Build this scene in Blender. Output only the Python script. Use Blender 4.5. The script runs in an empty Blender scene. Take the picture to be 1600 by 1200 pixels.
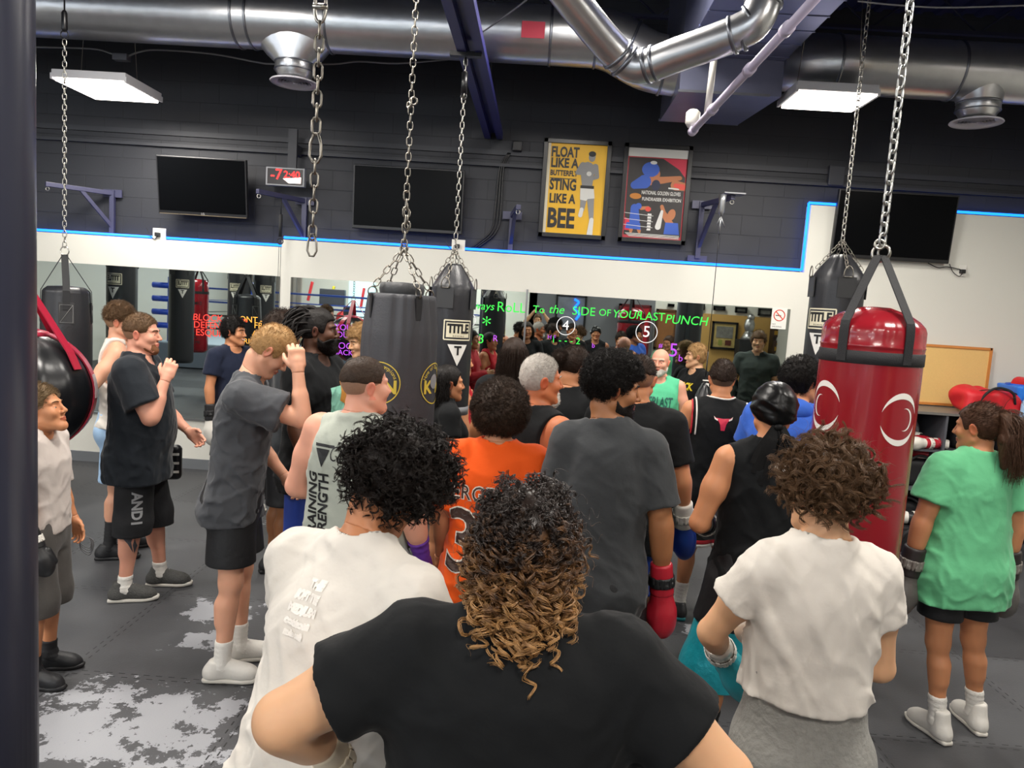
import bpy, bmesh, math, random
import numpy as np
from mathutils import Vector, Matrix, Euler

sc = bpy.context.scene
COL = sc.collection
R = math.radians

# ------------------------------------------------------------------ camera
EYE = 1.98                       # lens height, WALL = distance of the mirrored wall
WALL = 7.65
FPX, YAW, PITCH, ROLL = 1135.4, .02903, .10631, .06505
def _cam_axes():
    cy, sy, cp, sp = math.cos(YAW), math.sin(YAW), math.cos(PITCH), math.sin(PITCH)
    f = Vector((-sy*cp, cy*cp, -sp)); r0 = Vector((cy, sy, 0)); u0 = r0.cross(f)
    c, s = math.cos(ROLL), math.sin(ROLL)
    return c*r0 + s*u0, -s*r0 + c*u0, f
_r, _u, _f = _cam_axes()
cd = bpy.data.cameras.new('camera'); cam = bpy.data.objects.new('camera', cd); COL.objects.link(cam)
cd.sensor_fit = 'HORIZONTAL'; cd.sensor_width = 36; cd.lens = 36*FPX/1600; cd.clip_start = .03; cd.clip_end = 100
m = Matrix.Identity(4)
for i in range(3):
    m[i][0], m[i][1], m[i][2] = _r[i], _u[i], -_f[i]
m[2][3] = EYE
cam.matrix_world = m
sc.camera = cam
def at(px, py, Y):
    """world point at depth Y seen at that place of the frame (for measuring the place)"""
    d = _f*FPX + _r*(px-800) - _u*(py-600)
    return Vector((d.x/d.y*Y, Y, EYE + d.z/d.y*Y))
def floor_at(px, py, z=0):
    d = _f*FPX + _r*(px-800) - _u*(py-600)
    t = (z-EYE)/d.z
    return Vector((d.x*t, d.y*t, z))

# ------------------------------------------------------------------ world, exposure
w = bpy.data.worlds.new('world'); sc.world = w; w.use_nodes = True
w.node_tree.nodes['Background'].inputs[0].default_value = (.55, .62, .75, 1)
w.node_tree.nodes['Background'].inputs[1].default_value = .25
sc.view_settings.view_transform = 'Standard'; sc.view_settings.look = 'None'
sc.view_settings.gamma = 1; sc.view_settings.use_curve_mapping = False
sc.view_settings.exposure = 0.24
try:
    sc.cycles.max_bounces = 7; sc.cycles.diffuse_bounces = 3; sc.cycles.glossy_bounces = 4
    sc.cycles.use_denoising = True; sc.cycles.sample_clamp_indirect = 6
    sc.cycles.caustics_reflective = False; sc.cycles.caustics_refractive = False
except Exception: pass

# ceiling fixtures: (x, y, z, sizex, sizey); every one has its own lamp
FIXTURES = [(-4.05, 6.75, 3.7, .66, .62), (2.21, 6.17, 3.79, .63, .46), (.35, 4.9, 4.4, .60, .60), (-2.9, 4.7, 4.4, .70, .66),  # last two here are unseen, added to brighten faces in the mirror
            (-4.0, 2.6, 3.9, .70, .66), (-1.2, 3.4, 3.95, .70, .66), (2.2, 2.3, 3.95, .70, .66),
            (.6, -.6, 3.95, .70, .66), (-3.4, -1.0, 3.9, .70, .66), (3.4, -1.8, 3.95, .70, .66), (-2.4, -5.0, 3.95, .70, .66), (-6.5, -3.0, 3.95, .70, .66), (-6.5, -7.5, 3.95, .70, .66), (-2.8, -8, 3.95, .70, .66), (-7.2, 2.2, 3.95, .7, .66), (4.3, 4.3, 3.95, .7, .66)]  # final panel is out of view, added to brighten the right wall
LAMP_W = 56

# ------------------------------------------------------------------ helpers
def lin(h):
    if isinstance(h, str):
        h = h.lstrip('#'); c = [int(h[i:i+2], 16)/255 for i in (0, 2, 4)]
    else: c = h
    return tuple(((v+.055)/1.055)**2.4 if v > .04045 else v/12.92 for v in c) + (1,)
MATS = {}
def mat(name, col, rough=.6, metal=0, bump=0, scale=40, vary=0, spec=.5, sheen=0, stretch=None, coat=0, emit=None, emits=0, sss=0, bd=.01):
    if name in MATS: return MATS[name]
    M = bpy.data.materials.new(name); M.use_nodes = True; MATS[name] = M
    nt = M.node_tree; b = nt.nodes['Principled BSDF']
    c = lin(col); b.inputs['Base Color'].default_value = c
    b.inputs['Roughness'].default_value = rough; b.inputs['Metallic'].default_value = metal
    b.inputs['Specular IOR Level'].default_value = spec
    if sheen:
        b.inputs['Sheen Weight'].default_value = sheen; b.inputs['Sheen Roughness'].default_value = .4
    if coat: b.inputs['Coat Weight'].default_value = coat; b.inputs['Coat Roughness'].default_value = .08
    if sss:
        b.inputs['Subsurface Weight'].default_value = sss
        b.inputs['Subsurface Radius'].default_value = (.012, .004, .002); b.inputs['Subsurface Scale'].default_value = 1
    if emit:
        b.inputs['Emission Color'].default_value = lin(emit); b.inputs['Emission Strength'].default_value = emits
    if bump or vary:
        tc = nt.nodes.new('ShaderNodeTexCoord'); mp = nt.nodes.new('ShaderNodeMapping')
        nt.links.new(tc.outputs['Object'], mp.inputs[0])
        if stretch: mp.inputs['Scale'].default_value = stretch
        n = nt.nodes.new('ShaderNodeTexNoise'); n.inputs['Scale'].default_value = scale; n.inputs['Detail'].default_value = 4
        nt.links.new(mp.outputs[0], n.inputs['Vector'])
        if bump:
            bp = nt.nodes.new('ShaderNodeBump'); bp.inputs['Strength'].default_value = bump; bp.inputs['Distance'].default_value = bd
            nt.links.new(n.outputs[0], bp.inputs['Height']); nt.links.new(bp.outputs[0], b.inputs['Normal'])
        if vary:
            mx = nt.nodes.new('ShaderNodeMix'); mx.data_type = 'RGBA'
            mx.inputs[6].default_value = tuple(v*(1-vary) for v in c[:3])+(1,); mx.inputs[7].default_value = tuple(min(1, v*(1+vary)) for v in c[:3])+(1,)
            nt.links.new(n.outputs[0], mx.inputs[0]); nt.links.new(mx.outputs[2], b.inputs['Base Color'])
    return M

def tag(o, label=None, cat=None, group=None, kind=None):
    if label: o['label'] = label
    if cat: o['category'] = cat
    if group: o['group'] = group
    if kind: o['kind'] = kind
    return o
def empty(name, loc=(0, 0, 0), rz=0):
    o = bpy.data.objects.new(name, None); COL.objects.link(o); o.location = loc; o.rotation_euler = (0, 0, rz); o.empty_display_size = .1
    return o
def mesh_obj(name, V, F, m=None, parent=None, smooth=True, loc=None, rot=None, mi=None):
    me = bpy.data.meshes.new(name)
    V = np.asarray(V, np.float32)
    if isinstance(F, np.ndarray):
        n, k = F.shape
        me.vertices.add(len(V)); me.vertices.foreach_set('co', V.ravel())
        me.loops.add(n*k); me.loops.foreach_set('vertex_index', F.astype(np.int32).ravel())
        me.polygons.add(n); me.polygons.foreach_set('loop_start', np.arange(0, n*k, k, dtype=np.int32))
        me.polygons.foreach_set('loop_total', np.full(n, k, np.int32))
    else:
        me.from_pydata([tuple(map(float, v)) for v in V], [], [tuple(int(i) for i in f) for f in F])
    if m is not None:
        for q in (m if isinstance(m, (list, tuple)) else [m]): me.materials.append(q)
    if mi is not None: me.polygons.foreach_set('material_index', np.asarray(mi, np.int32))
    me.update(calc_edges=True)
    me.polygons.foreach_set('use_smooth', np.full(len(me.polygons), bool(smooth)))
    o = bpy.data.objects.new(name, me); COL.objects.link(o)
    if parent: o.parent = parent
    if loc is not None: o.location = loc
    if rot is not None: o.rotation_euler = rot
    return o
class MB:
    """collects shapes into one mesh"""
    def __init__(s): s.V = []; s.F = []; s.n = 0; s.S = []; s.mi = []; s.cur = 0
    def add(s, V, F, smooth=True):
        V = np.asarray(V, float)
        s.V.append(V); s.F += [tuple(i+s.n for i in f) for f in F]; s.S += [smooth]*len(F); s.mi += [s.cur]*len(F); s.n += len(V); return s
    def box(s, c, size, rot=None, bev=0):
        x, y, z = [v/2 for v in size]
        if bev:
            bm = bmesh.new(); bmesh.ops.create_cube(bm, size=1); bmesh.ops.scale(bm, vec=size, verts=bm.verts)
            bmesh.ops.bevel(bm, geom=bm.edges[:], offset=bev, segments=2, affect='EDGES', profile=.6)
            bm.verts.index_update(); V = np.array([v.co[:] for v in bm.verts]); F = [[v.index for v in f.verts] for f in bm.faces]; bm.free()
        else:
            V = np.array([(i, j, k) for i in (-x, x) for j in (-y, y) for k in (-z, z)])
            F = [(0, 1, 3, 2), (4, 6, 7, 5), (0, 4, 5, 1), (2, 3, 7, 6), (0, 2, 6, 4), (1, 5, 7, 3)]
        if rot is not None:
            M3 = np.array(rot.to_matrix() if hasattr(rot, 'to_matrix') else (Euler(rot).to_matrix())); V = V@M3.T
        return s.add(V+np.array(c), F, False)
    def bar(s, a, b, w_, h_, up=(0, 0, 1), bev=0):
        a, b = Vector(a), Vector(b); d = b-a; L = d.length; d.normalize(); up = Vector(up)
        x = d.cross(up)
        if x.length < 1e-4: x = d.cross(Vector((1, 0, 0)))
        x.normalize(); z = x.cross(d)
        M3 = Matrix((x, d, z)).transposed()
        return s.box((a+b)/2, (w_, L, h_), M3 if False else _M(M3), bev)
    def tube(s, pts, r, n=12, caps=True, closed=False, flat=1):
        V, F = tube_geo(pts, r, n, caps, closed); return s.add(V, F)
    def lathe(s, prof, n=32, c=(0, 0, 0), axis=None, caps=True):
        V = []; F = []
        for r_, z in prof:
            for k in range(n):
                a = 2*math.pi*k/n; V.append((r_*math.cos(a), r_*math.sin(a), z))
        for i in range(len(prof)-1):
            for k in range(n):
                k2 = (k+1) % n; F.append((i*n+k, i*n+k2, (i+1)*n+k2, (i+1)*n+k))
        if caps:
            F.append(tuple(range(n-1, -1, -1))); F.append(tuple((len(prof)-1)*n+k for k in range(n)))
        V = np.array(V)
        if axis is not None:
            q = Vector((0, 0, 1)).rotation_difference(Vector(axis)); V = V@np.array(q.to_matrix()).T
        return s.add(V+np.array(c), F)
    def torus(s, c, R_, r_, axis=(0, 0, 1), n=24, k=8):
        V = []; F = []
        for i in range(n):
            a = 2*math.pi*i/n
            for j in range(k):
                b = 2*math.pi*j/k; V.append(((R_+r_*math.cos(b))*math.cos(a), (R_+r_*math.cos(b))*math.sin(a), r_*math.sin(b)))
                F.append((i*k+j, ((i+1) % n)*k+j, ((i+1) % n)*k+(j+1) % k, i*k+(j+1) % k))
        q = Vector((0, 0, 1)).rotation_difference(Vector(axis)); V = np.array(V)@np.array(q.to_matrix()).T
        return s.add(V+np.array(c), F)
    def ball(s, c, rad, n=16, m_=10, rot=None):
        rx, ry, rz = rad if hasattr(rad, '__len__') else (rad,)*3
        V = [(0, 0, rz)]; F = []
        for i in range(1, m_):
            t = math.pi*i/m_
            for k in range(n):
                a = 2*math.pi*k/n; V.append((rx*math.sin(t)*math.cos(a), ry*math.sin(t)*math.sin(a), rz*math.cos(t)))
        V.append((0, 0, -rz)); L = len(V)-1
        for k in range(n):
            F.append((0, 1+k, 1+(k+1) % n)); F.append((L, 1+(m_-2)*n+(k+1) % n, 1+(m_-2)*n+k))
            for i in range(m_-2): F.append((1+i*n+k, 1+(i+1)*n+k, 1+(i+1)*n+(k+1) % n, 1+i*n+(k+1) % n))
        V = np.array(V)
        if rot is not None: V = V@np.array(Euler(rot).to_matrix()).T
        return s.add(V+np.array(c), F)
    def build(s, name, m=None, parent=None, loc=None, rot=None):
        V = np.concatenate(s.V)
        o = mesh_obj(name, V, s.F, m, parent, True, loc, rot, s.mi if isinstance(m, (list, tuple)) else None)
        o.data.polygons.foreach_set('use_smooth', np.array(s.S, bool))
        return o
class _M:
    def __init__(s, m): s.m = m
    def to_matrix(s): return s.m
def tube_geo(pts, r, n=12, caps=True, closed=False):
    P = [Vector(p) for p in pts]; N = len(P)
    rs = r if hasattr(r, '__len__') else [r]*N
    T = []
    for i in range(N):
        if closed: t = P[(i+1) % N]-P[(i-1) % N]
        else: t = P[min(i+1, N-1)]-P[max(i-1, 0)]
        T.append(t.normalized())
    u = T[0].cross(Vector((0, 0, 1)))
    if u.length < .1: u = T[0].cross(Vector((1, 0, 0)))
    u.normalize(); V = []; F = []
    for i in range(N):
        u = (u-T[i]*u.dot(T[i])).normalized(); v = T[i].cross(u)
        for k in range(n):
            a = 2*math.pi*k/n; V.append(P[i]+(u*math.cos(a)+v*math.sin(a))*rs[i])
    M_ = N if closed else N-1
    for i in range(M_):
        j = (i+1) % N
        for k in range(n): F.append((i*n+k, i*n+(k+1) % n, j*n+(k+1) % n, j*n+k))
    if caps and not closed: F.append(tuple(range(n-1, -1, -1))); F.append(tuple((N-1)*n+k for k in range(n)))
    return np.array([v[:] for v in V]), F
def smooth_path(pts, n=8):
    """Catmull-Rom through pts"""
    P = [Vector(p) for p in pts]; P = [P[0]*2-P[1]]+P+[P[-1]*2-P[-2]]; out = []
    for i in range(1, len(P)-2):
        for k in range(n):
            t = k/n; a, b, c, d = P[i-1], P[i], P[i+1], P[i+2]
            out.append(.5*((2*b)+(c-a)*t+(2*a-5*b+4*c-d)*t*t+(3*b-a-3*c+d)*t**3))
    out.append(P[-2]); return out
def chain_geo(mb, a, b, link=.045, r=.0035, wid=.013):
    """a run of oval chain links from a to b"""
    a, b = Vector(a), Vector(b); d = b-a; L = d.length; d.normalize()
    pitch = link-2.2*r; n = max(1, int(round(L/pitch))); pitch = L/n
    x = d.cross(Vector((0, 1, 0)))
    if x.length < .1: x = d.cross(Vector((1, 0, 0)))
    x.normalize(); y = d.cross(x)
    for i in range(n):
        c = a+d*pitch*(i+.5); ang = (i % 2)*math.pi/2+.35; s_ = x*math.cos(ang)+y*math.sin(ang)
        h_ = link/2-wid*.9; pts = []
        for k in range(5):
            t = math.pi*k/4; pts.append(c+d*(h_+wid*.9*math.sin(t))+s_*wid*math.cos(t))
        for k in range(5):
            t = math.pi+math.pi*k/4; pts.append(c+d*(-h_+wid*.9*math.sin(t))+s_*wid*math.cos(t))
        V, F = tube_geo(pts, r, 5, False, True); mb.add(V, F)
def text_geo(s, size=.1, ext=.0008, align='CENTER', sx=1, bold=0, shear=0, spacing=1):
    """text outline as arrays, in the xy plane"""
    cu = bpy.data.curves.new('t', 'FONT'); cu.body = s; cu.size = size; cu.extrude = ext; cu.align_x = align; cu.align_y = 'CENTER'
    cu.resolution_u = 3; cu.offset = bold; cu.shear = shear; cu.space_character = spacing
    o = bpy.data.objects.new('t', cu); COL.objects.link(o)
    dg = bpy.context.evaluated_depsgraph_get(); dg.update()
    me = bpy.data.meshes.new_from_object(o.evaluated_get(dg), depsgraph=dg)
    V = np.array([v.co[:] for v in me.vertices]).reshape(-1, 3); F = [tuple(p.vertices) for p in me.polygons]
    bpy.data.objects.remove(o); bpy.data.curves.remove(cu); bpy.data.meshes.remove(me)
    if len(V): V[:, 0] *= sx
    return V, F
def densify(V, F, maxlen):
    bm = bmesh.new(); vs = [bm.verts.new(v) for v in V]
    for f in F:
        try: bm.faces.new([vs[i] for i in f])
        except ValueError: pass
    bmesh.ops.triangulate(bm, faces=bm.faces[:])
    for _ in range(6):
        es = [e for e in bm.edges if e.calc_length() > maxlen]
        if not es: break
        bmesh.ops.subdivide_edges(bm, edges=es, cuts=1); bmesh.ops.triangulate(bm, faces=[f for f in bm.faces if len(f.verts) > 3])
    bm.verts.index_update(); V2 = np.array([v.co[:] for v in bm.verts]); F2 = [tuple(v.index for v in f.verts) for f in bm.faces]; bm.free()
    return V2, F2
def wall_text(mb, s, x, y, z, size, **k):
    """writing on the plane facing -Y"""
    V, F = text_geo(s, size, **k)
    rot = k.get('rot', 0)
    W = np.stack([V[:, 0]+x, y-V[:, 2], V[:, 1]+z], 1); mb.add(W, F, False)
def ribbon(mb, pts, w_, t=.002, up=(0, 1, 0), wid=None):
    """flat band through pts; up = direction of its thickness"""
    P = [Vector(p) for p in pts]; V = []; F = []; up = up if callable(up) else Vector(up)
    for i, p in enumerate(P):
        T = (P[min(i+1, len(P)-1)]-P[max(i-1, 0)]).normalized(); u_ = up(p) if callable(up) else up
        s_ = T.cross(Vector(u_)).normalized(); n_ = s_.cross(T).normalized(); ww = wid[i] if wid else w_
        for a, b in ((-.5, -.5), (.5, -.5), (.5, .5), (-.5, .5)): V.append(p+s_*a*ww+n_*b*t)
    for i in range(len(P)-1):
        for k in range(4): F.append((i*4+k, i*4+(k+1) % 4, i*4+4+(k+1) % 4, i*4+4+k))
    F += [(3, 2, 1, 0), tuple(len(V)-4+k for k in range(4))]
    mb.add(np.array([v[:] for v in V]), F, False)

# ------------------------------------------------------------------ implicit surfaces
def rc(P, a, b, r1, r2):
    a = np.asarray(a, np.float32); ab = np.asarray(b, np.float32)-a; q = P-a
    h = np.clip(q@ab/max(1e-9, float(ab@ab)), 0, 1)
    return np.sqrt(((q-h[:, None]*ab)**2).sum(1))-(r1+(r2-r1)*h)
def sp(P, c, r): return np.sqrt(((P-np.asarray(c, np.float32))**2).sum(1))-r
def ell(P, c, r, M=None):
    q = P-np.asarray(c, np.float32)
    if M is not None: q = q@np.asarray(M, np.float32)
    r = np.asarray(r, np.float32); k0 = np.sqrt(((q/r)**2).sum(1)); k1 = np.sqrt(((q/(r*r))**2).sum(1))+1e-6
    return k0*(k0-1)/k1
def smin(a, b, k):
    h = np.clip(.5+.5*(b-a)/k, 0, 1); return b+(a-b)*h-k*h*(1-h)
def smax(a, b, k): return -smin(-a, -b, k)
def rbox(P, c, h, r, M=None):
    q = P-np.asarray(c, np.float32)
    if M is not None: q = q@np.asarray(M, np.float32)
    q = np.abs(q)-(np.asarray(h, np.float32)-r)
    return np.sqrt((np.maximum(q, 0)**2).sum(1))+np.minimum(q.max(1), 0)-r
def rotm(x=0, y=0, z=0): return np.array(Euler((R(x), R(y), R(z)), 'XYZ').to_matrix(), np.float32)
def wav(P, seed, f=30., n=5, warp=1.5):
    """smooth noise in -1..1 as a sum of warped waves"""
    rg = np.random.RandomState(seed); s = np.zeros(len(P), np.float32)
    for i in range(n):
        k = rg.normal(size=3); k = (k/np.linalg.norm(k)*f*(.6+.8*rg.rand())).astype(np.float32)
        k2 = (rg.normal(size=3)*f*.35).astype(np.float32)
        s += np.sin(P@k+warp*np.sin(P@k2+rg.rand()*6)+rg.rand()*6.28)
    return s/n*1.3
def surf(f, lo, hi, v):
    """mesh of f=0 inside the box (surface nets); faces point outwards"""
    lo = np.asarray(lo, np.float32)-2*v; hi = np.asarray(hi, np.float32)+2*v
    B = 6; nb = np.maximum(1, np.ceil((hi-lo)/(v*B)).astype(int)); n = nb*B+1
    I = np.stack(np.meshgrid(*[np.arange(k) for k in nb], indexing='ij'), -1).reshape(-1, 3)
    cen = lo+(I+.5)*v*B; d = f(cen.astype(np.float32)); act = np.abs(d) < v*B*.87*1.35+.012
    G = np.empty(n, np.float32)
    blk = np.where(act, 0, np.where(d > 0, 1, -1)).astype(np.int8).reshape(nb)
    big = np.repeat(np.repeat(np.repeat(blk, B, 0), B, 1), B, 2)
    G[:-1, :-1, :-1] = big; G[-1] = 1; G[:, -1] = 1; G[:, :, -1] = 1
    # active corners
    A = np.zeros(n, bool); a8 = blk.reshape(nb) == 0
    a8b = np.repeat(np.repeat(np.repeat(a8, B, 0), B, 1), B, 2)
    for dx in (0, 1):
        for dy in (0, 1):
            for dz in (0, 1): A[dx:n[0]-1+dx, dy:n[1]-1+dy, dz:n[2]-1+dz] |= a8b
    idx = np.argwhere(A); val = np.empty(len(idx), np.float32)
    for s in range(0, len(idx), 150000):
        val[s:s+150000] = f((lo+idx[s:s+150000]*v).astype(np.float32))
    G[A] = val
    S = G < 0
    c = S[:-1, :-1, :-1].astype(np.int8)
    cnt = np.zeros_like(c)
    for dx in (0, 1):
        for dy in (0, 1):
            for dz in (0, 1): cnt += S[dx:n[0]-1+dx, dy:n[1]-1+dy, dz:n[2]-1+dz]
    cells = np.argwhere((cnt > 0) & (cnt < 8))
    if not len(cells): return np.zeros((0, 3)), np.zeros((0, 4), int)
    cid = np.full(cnt.shape, -1, np.int32); cid[tuple(cells.T)] = np.arange(len(cells))
    acc = np.zeros((len(cells), 3)); num = np.zeros(len(cells))
    cor = [(i, j, k) for i in (0, 1) for j in (0, 1) for k in (0, 1)]
    for a in cor:
        for ax in range(3):
            if a[ax]: continue
            b = list(a); b[ax] = 1
            ga = G[tuple((cells+a).T)]; gb = G[tuple((cells+b).T)]; m_ = (ga < 0) != (gb < 0)
            t = ga[m_]/(ga[m_]-gb[m_]); p = np.tile(np.array(a, float), (m_.sum(), 1)); p[:, ax] = t
            acc[m_] += p; num[m_] += 1
    V = lo+(cells+acc/num[:, None])*v
    F = []
    for ax in range(3):
        o1, o2 = [(1, 2), (2, 0), (0, 1)][ax]
        sl0 = [slice(None)]*3; sl1 = [slice(None)]*3; sl0[ax] = slice(0, -1); sl1[ax] = slice(1, None)
        E_ = S[tuple(sl0)] != S[tuple(sl1)]
        e = np.argwhere(E_); e = e[(e[:, o1] > 0) & (e[:, o2] > 0) & (e[:, o1] < n[o1]-1) & (e[:, o2] < n[o2]-1)]
        if not len(e): continue
        def g(d1, d2):
            q = e.copy(); q[:, o1] += d1; q[:, o2] += d2; return cid[tuple(q.T)]
        quad = np.stack([g(-1, -1), g(0, -1), g(0, 0), g(-1, 0)], 1)
        flip = ~S[tuple(e.T)]; quad[flip] = quad[flip][:, ::-1]; F.append(quad)
    F = np.concatenate(F); F = F[(F >= 0).all(1)]
    return V, F
def vnormals(V, F):
    N = np.zeros_like(V); a = np.cross(V[F[:, 2]]-V[F[:, 0]], V[F[:, 3]]-V[F[:, 1]])
    for k in range(4): np.add.at(N, F[:, k], a)
    return N/(np.linalg.norm(N, axis=1)[:, None]+1e-9)
def strands(roots, dirs, L, T=14, r=.0009, grav=0, curl=0, turns=3, comb=None, seed=0, jit=.3, flat=False, taper=.35, lvar=.35, sides=3, clump=1, cw=.0022):
    """many hair strands as thin tubes; returns V, F"""
    rg = np.random.RandomState(seed); S = len(roots)
    d = dirs+rg.normal(size=(S, 3))*jit
    if comb is not None: d = d+(comb(roots) if callable(comb) else np.asarray(comb))
    d /= np.linalg.norm(d, axis=1)[:, None]+1e-9
    L = (L(roots) if callable(L) else L)*(1-lvar*rg.rand(S)); st = (L/(T-1))[:, None]
    P = np.zeros((S, T, 3)); P[:, 0] = roots; D = d.copy()
    for i in range(1, T):
        D = D+np.array([0, 0, -grav])*st*30+rg.normal(size=(S, 3))*.06
        D /= np.linalg.norm(D, axis=1)[:, None]; P[:, i] = P[:, i-1]+D*st
    if curl:
        u = np.cross(d, rg.normal(size=(S, 3))); u /= np.linalg.norm(u, axis=1)[:, None]+1e-9
        ph = rg.rand(S, 1)*6.28; tt = np.linspace(0, 1, T)[None]; tn = turns*(.7+.6*rg.rand(S, 1))*6.28*np.where(rg.rand(S, 1) < .5, 1, -1)
        cr = curl*(.6+.8*rg.rand(S, 1)); ramp = np.minimum(1, tt*3)
        a = ph+tn*tt
        Tn = np.gradient(P, axis=1); Tn /= np.linalg.norm(Tn, axis=2)[..., None]+1e-9
        U = u[:, None]-Tn*(u[:, None]*Tn).sum(2)[..., None]; U /= np.linalg.norm(U, axis=2)[..., None]+1e-9; W = np.cross(Tn, U)
        P = P+(cr*ramp)[..., None]*(U*(np.cos(a)-np.cos(ph))[..., None]+W*(np.sin(a)-np.sin(ph))[..., None])
    if clump > 1:
        P = np.repeat(P, clump, 0); S *= clump; tt = np.linspace(0, 1, T)[None, :, None]
        P = P+rg.normal(size=(S, 1, 3))*cw*(.6+.4*np.sin(tt*9+rg.rand(S, 1, 1)*6.28))+rg.normal(size=(S, 1, 3))*cw*.5*tt
    Tn = np.gradient(P, axis=1); Tn /= np.linalg.norm(Tn, axis=2)[..., None]+1e-9
    ref = np.where(np.abs(Tn[..., 2:3]) > .9, np.array([1., 0, 0]), np.array([0, 0, 1.])); U = np.cross(Tn, ref); U /= np.linalg.norm(U, axis=2)[..., None]+1e-9; W = np.cross(Tn, U)
    rad = r*(1-(1-taper)*np.linspace(0, 1, T)**2)[None, :, None]*(.7+.6*rg.rand(S, 1, 1))
    ring = [P+rad*(U*math.cos(2*math.pi*k/sides)+W*math.sin(2*math.pi*k/sides)) for k in range(sides)]
    V = np.stack(ring, 2).reshape(-1, 3)
    base = (np.arange(S)[:, None]*T+np.arange(T-1)[None]).reshape(-1)*sides; F = []
    for k in range(sides):
        k2 = (k+1) % sides; F.append(np.stack([base+k, base+k2, base+sides+k2, base+sides+k], 1))
    return V, np.concatenate(F)
def sample_surf(V, F, n, seed=0, keep=None):
    rg = np.random.RandomState(seed); c = V[F].mean(1); nr = np.cross(V[F[:, 2]]-V[F[:, 0]], V[F[:, 3]]-V[F[:, 1]]); ar = np.linalg.norm(nr, axis=1)+1e-12
    pr = ar.copy()
    if keep is not None: pr = pr*keep(c)
    i = rg.choice(len(F), n, p=pr/pr.sum()); wt = rg.dirichlet((1, 1, 1, 1), n)
    return (V[F[i]]*wt[..., None]).sum(1), nr[i]/ar[i][:, None]
def join(parts):
    Vs = []; Fs = []; n = 0
    for V, F in parts:
        if len(V) == 0: continue
        Vs.append(V); Fs.append(F+n); n += len(V)
    return np.concatenate(Vs), np.concatenate(Fs)
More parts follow.
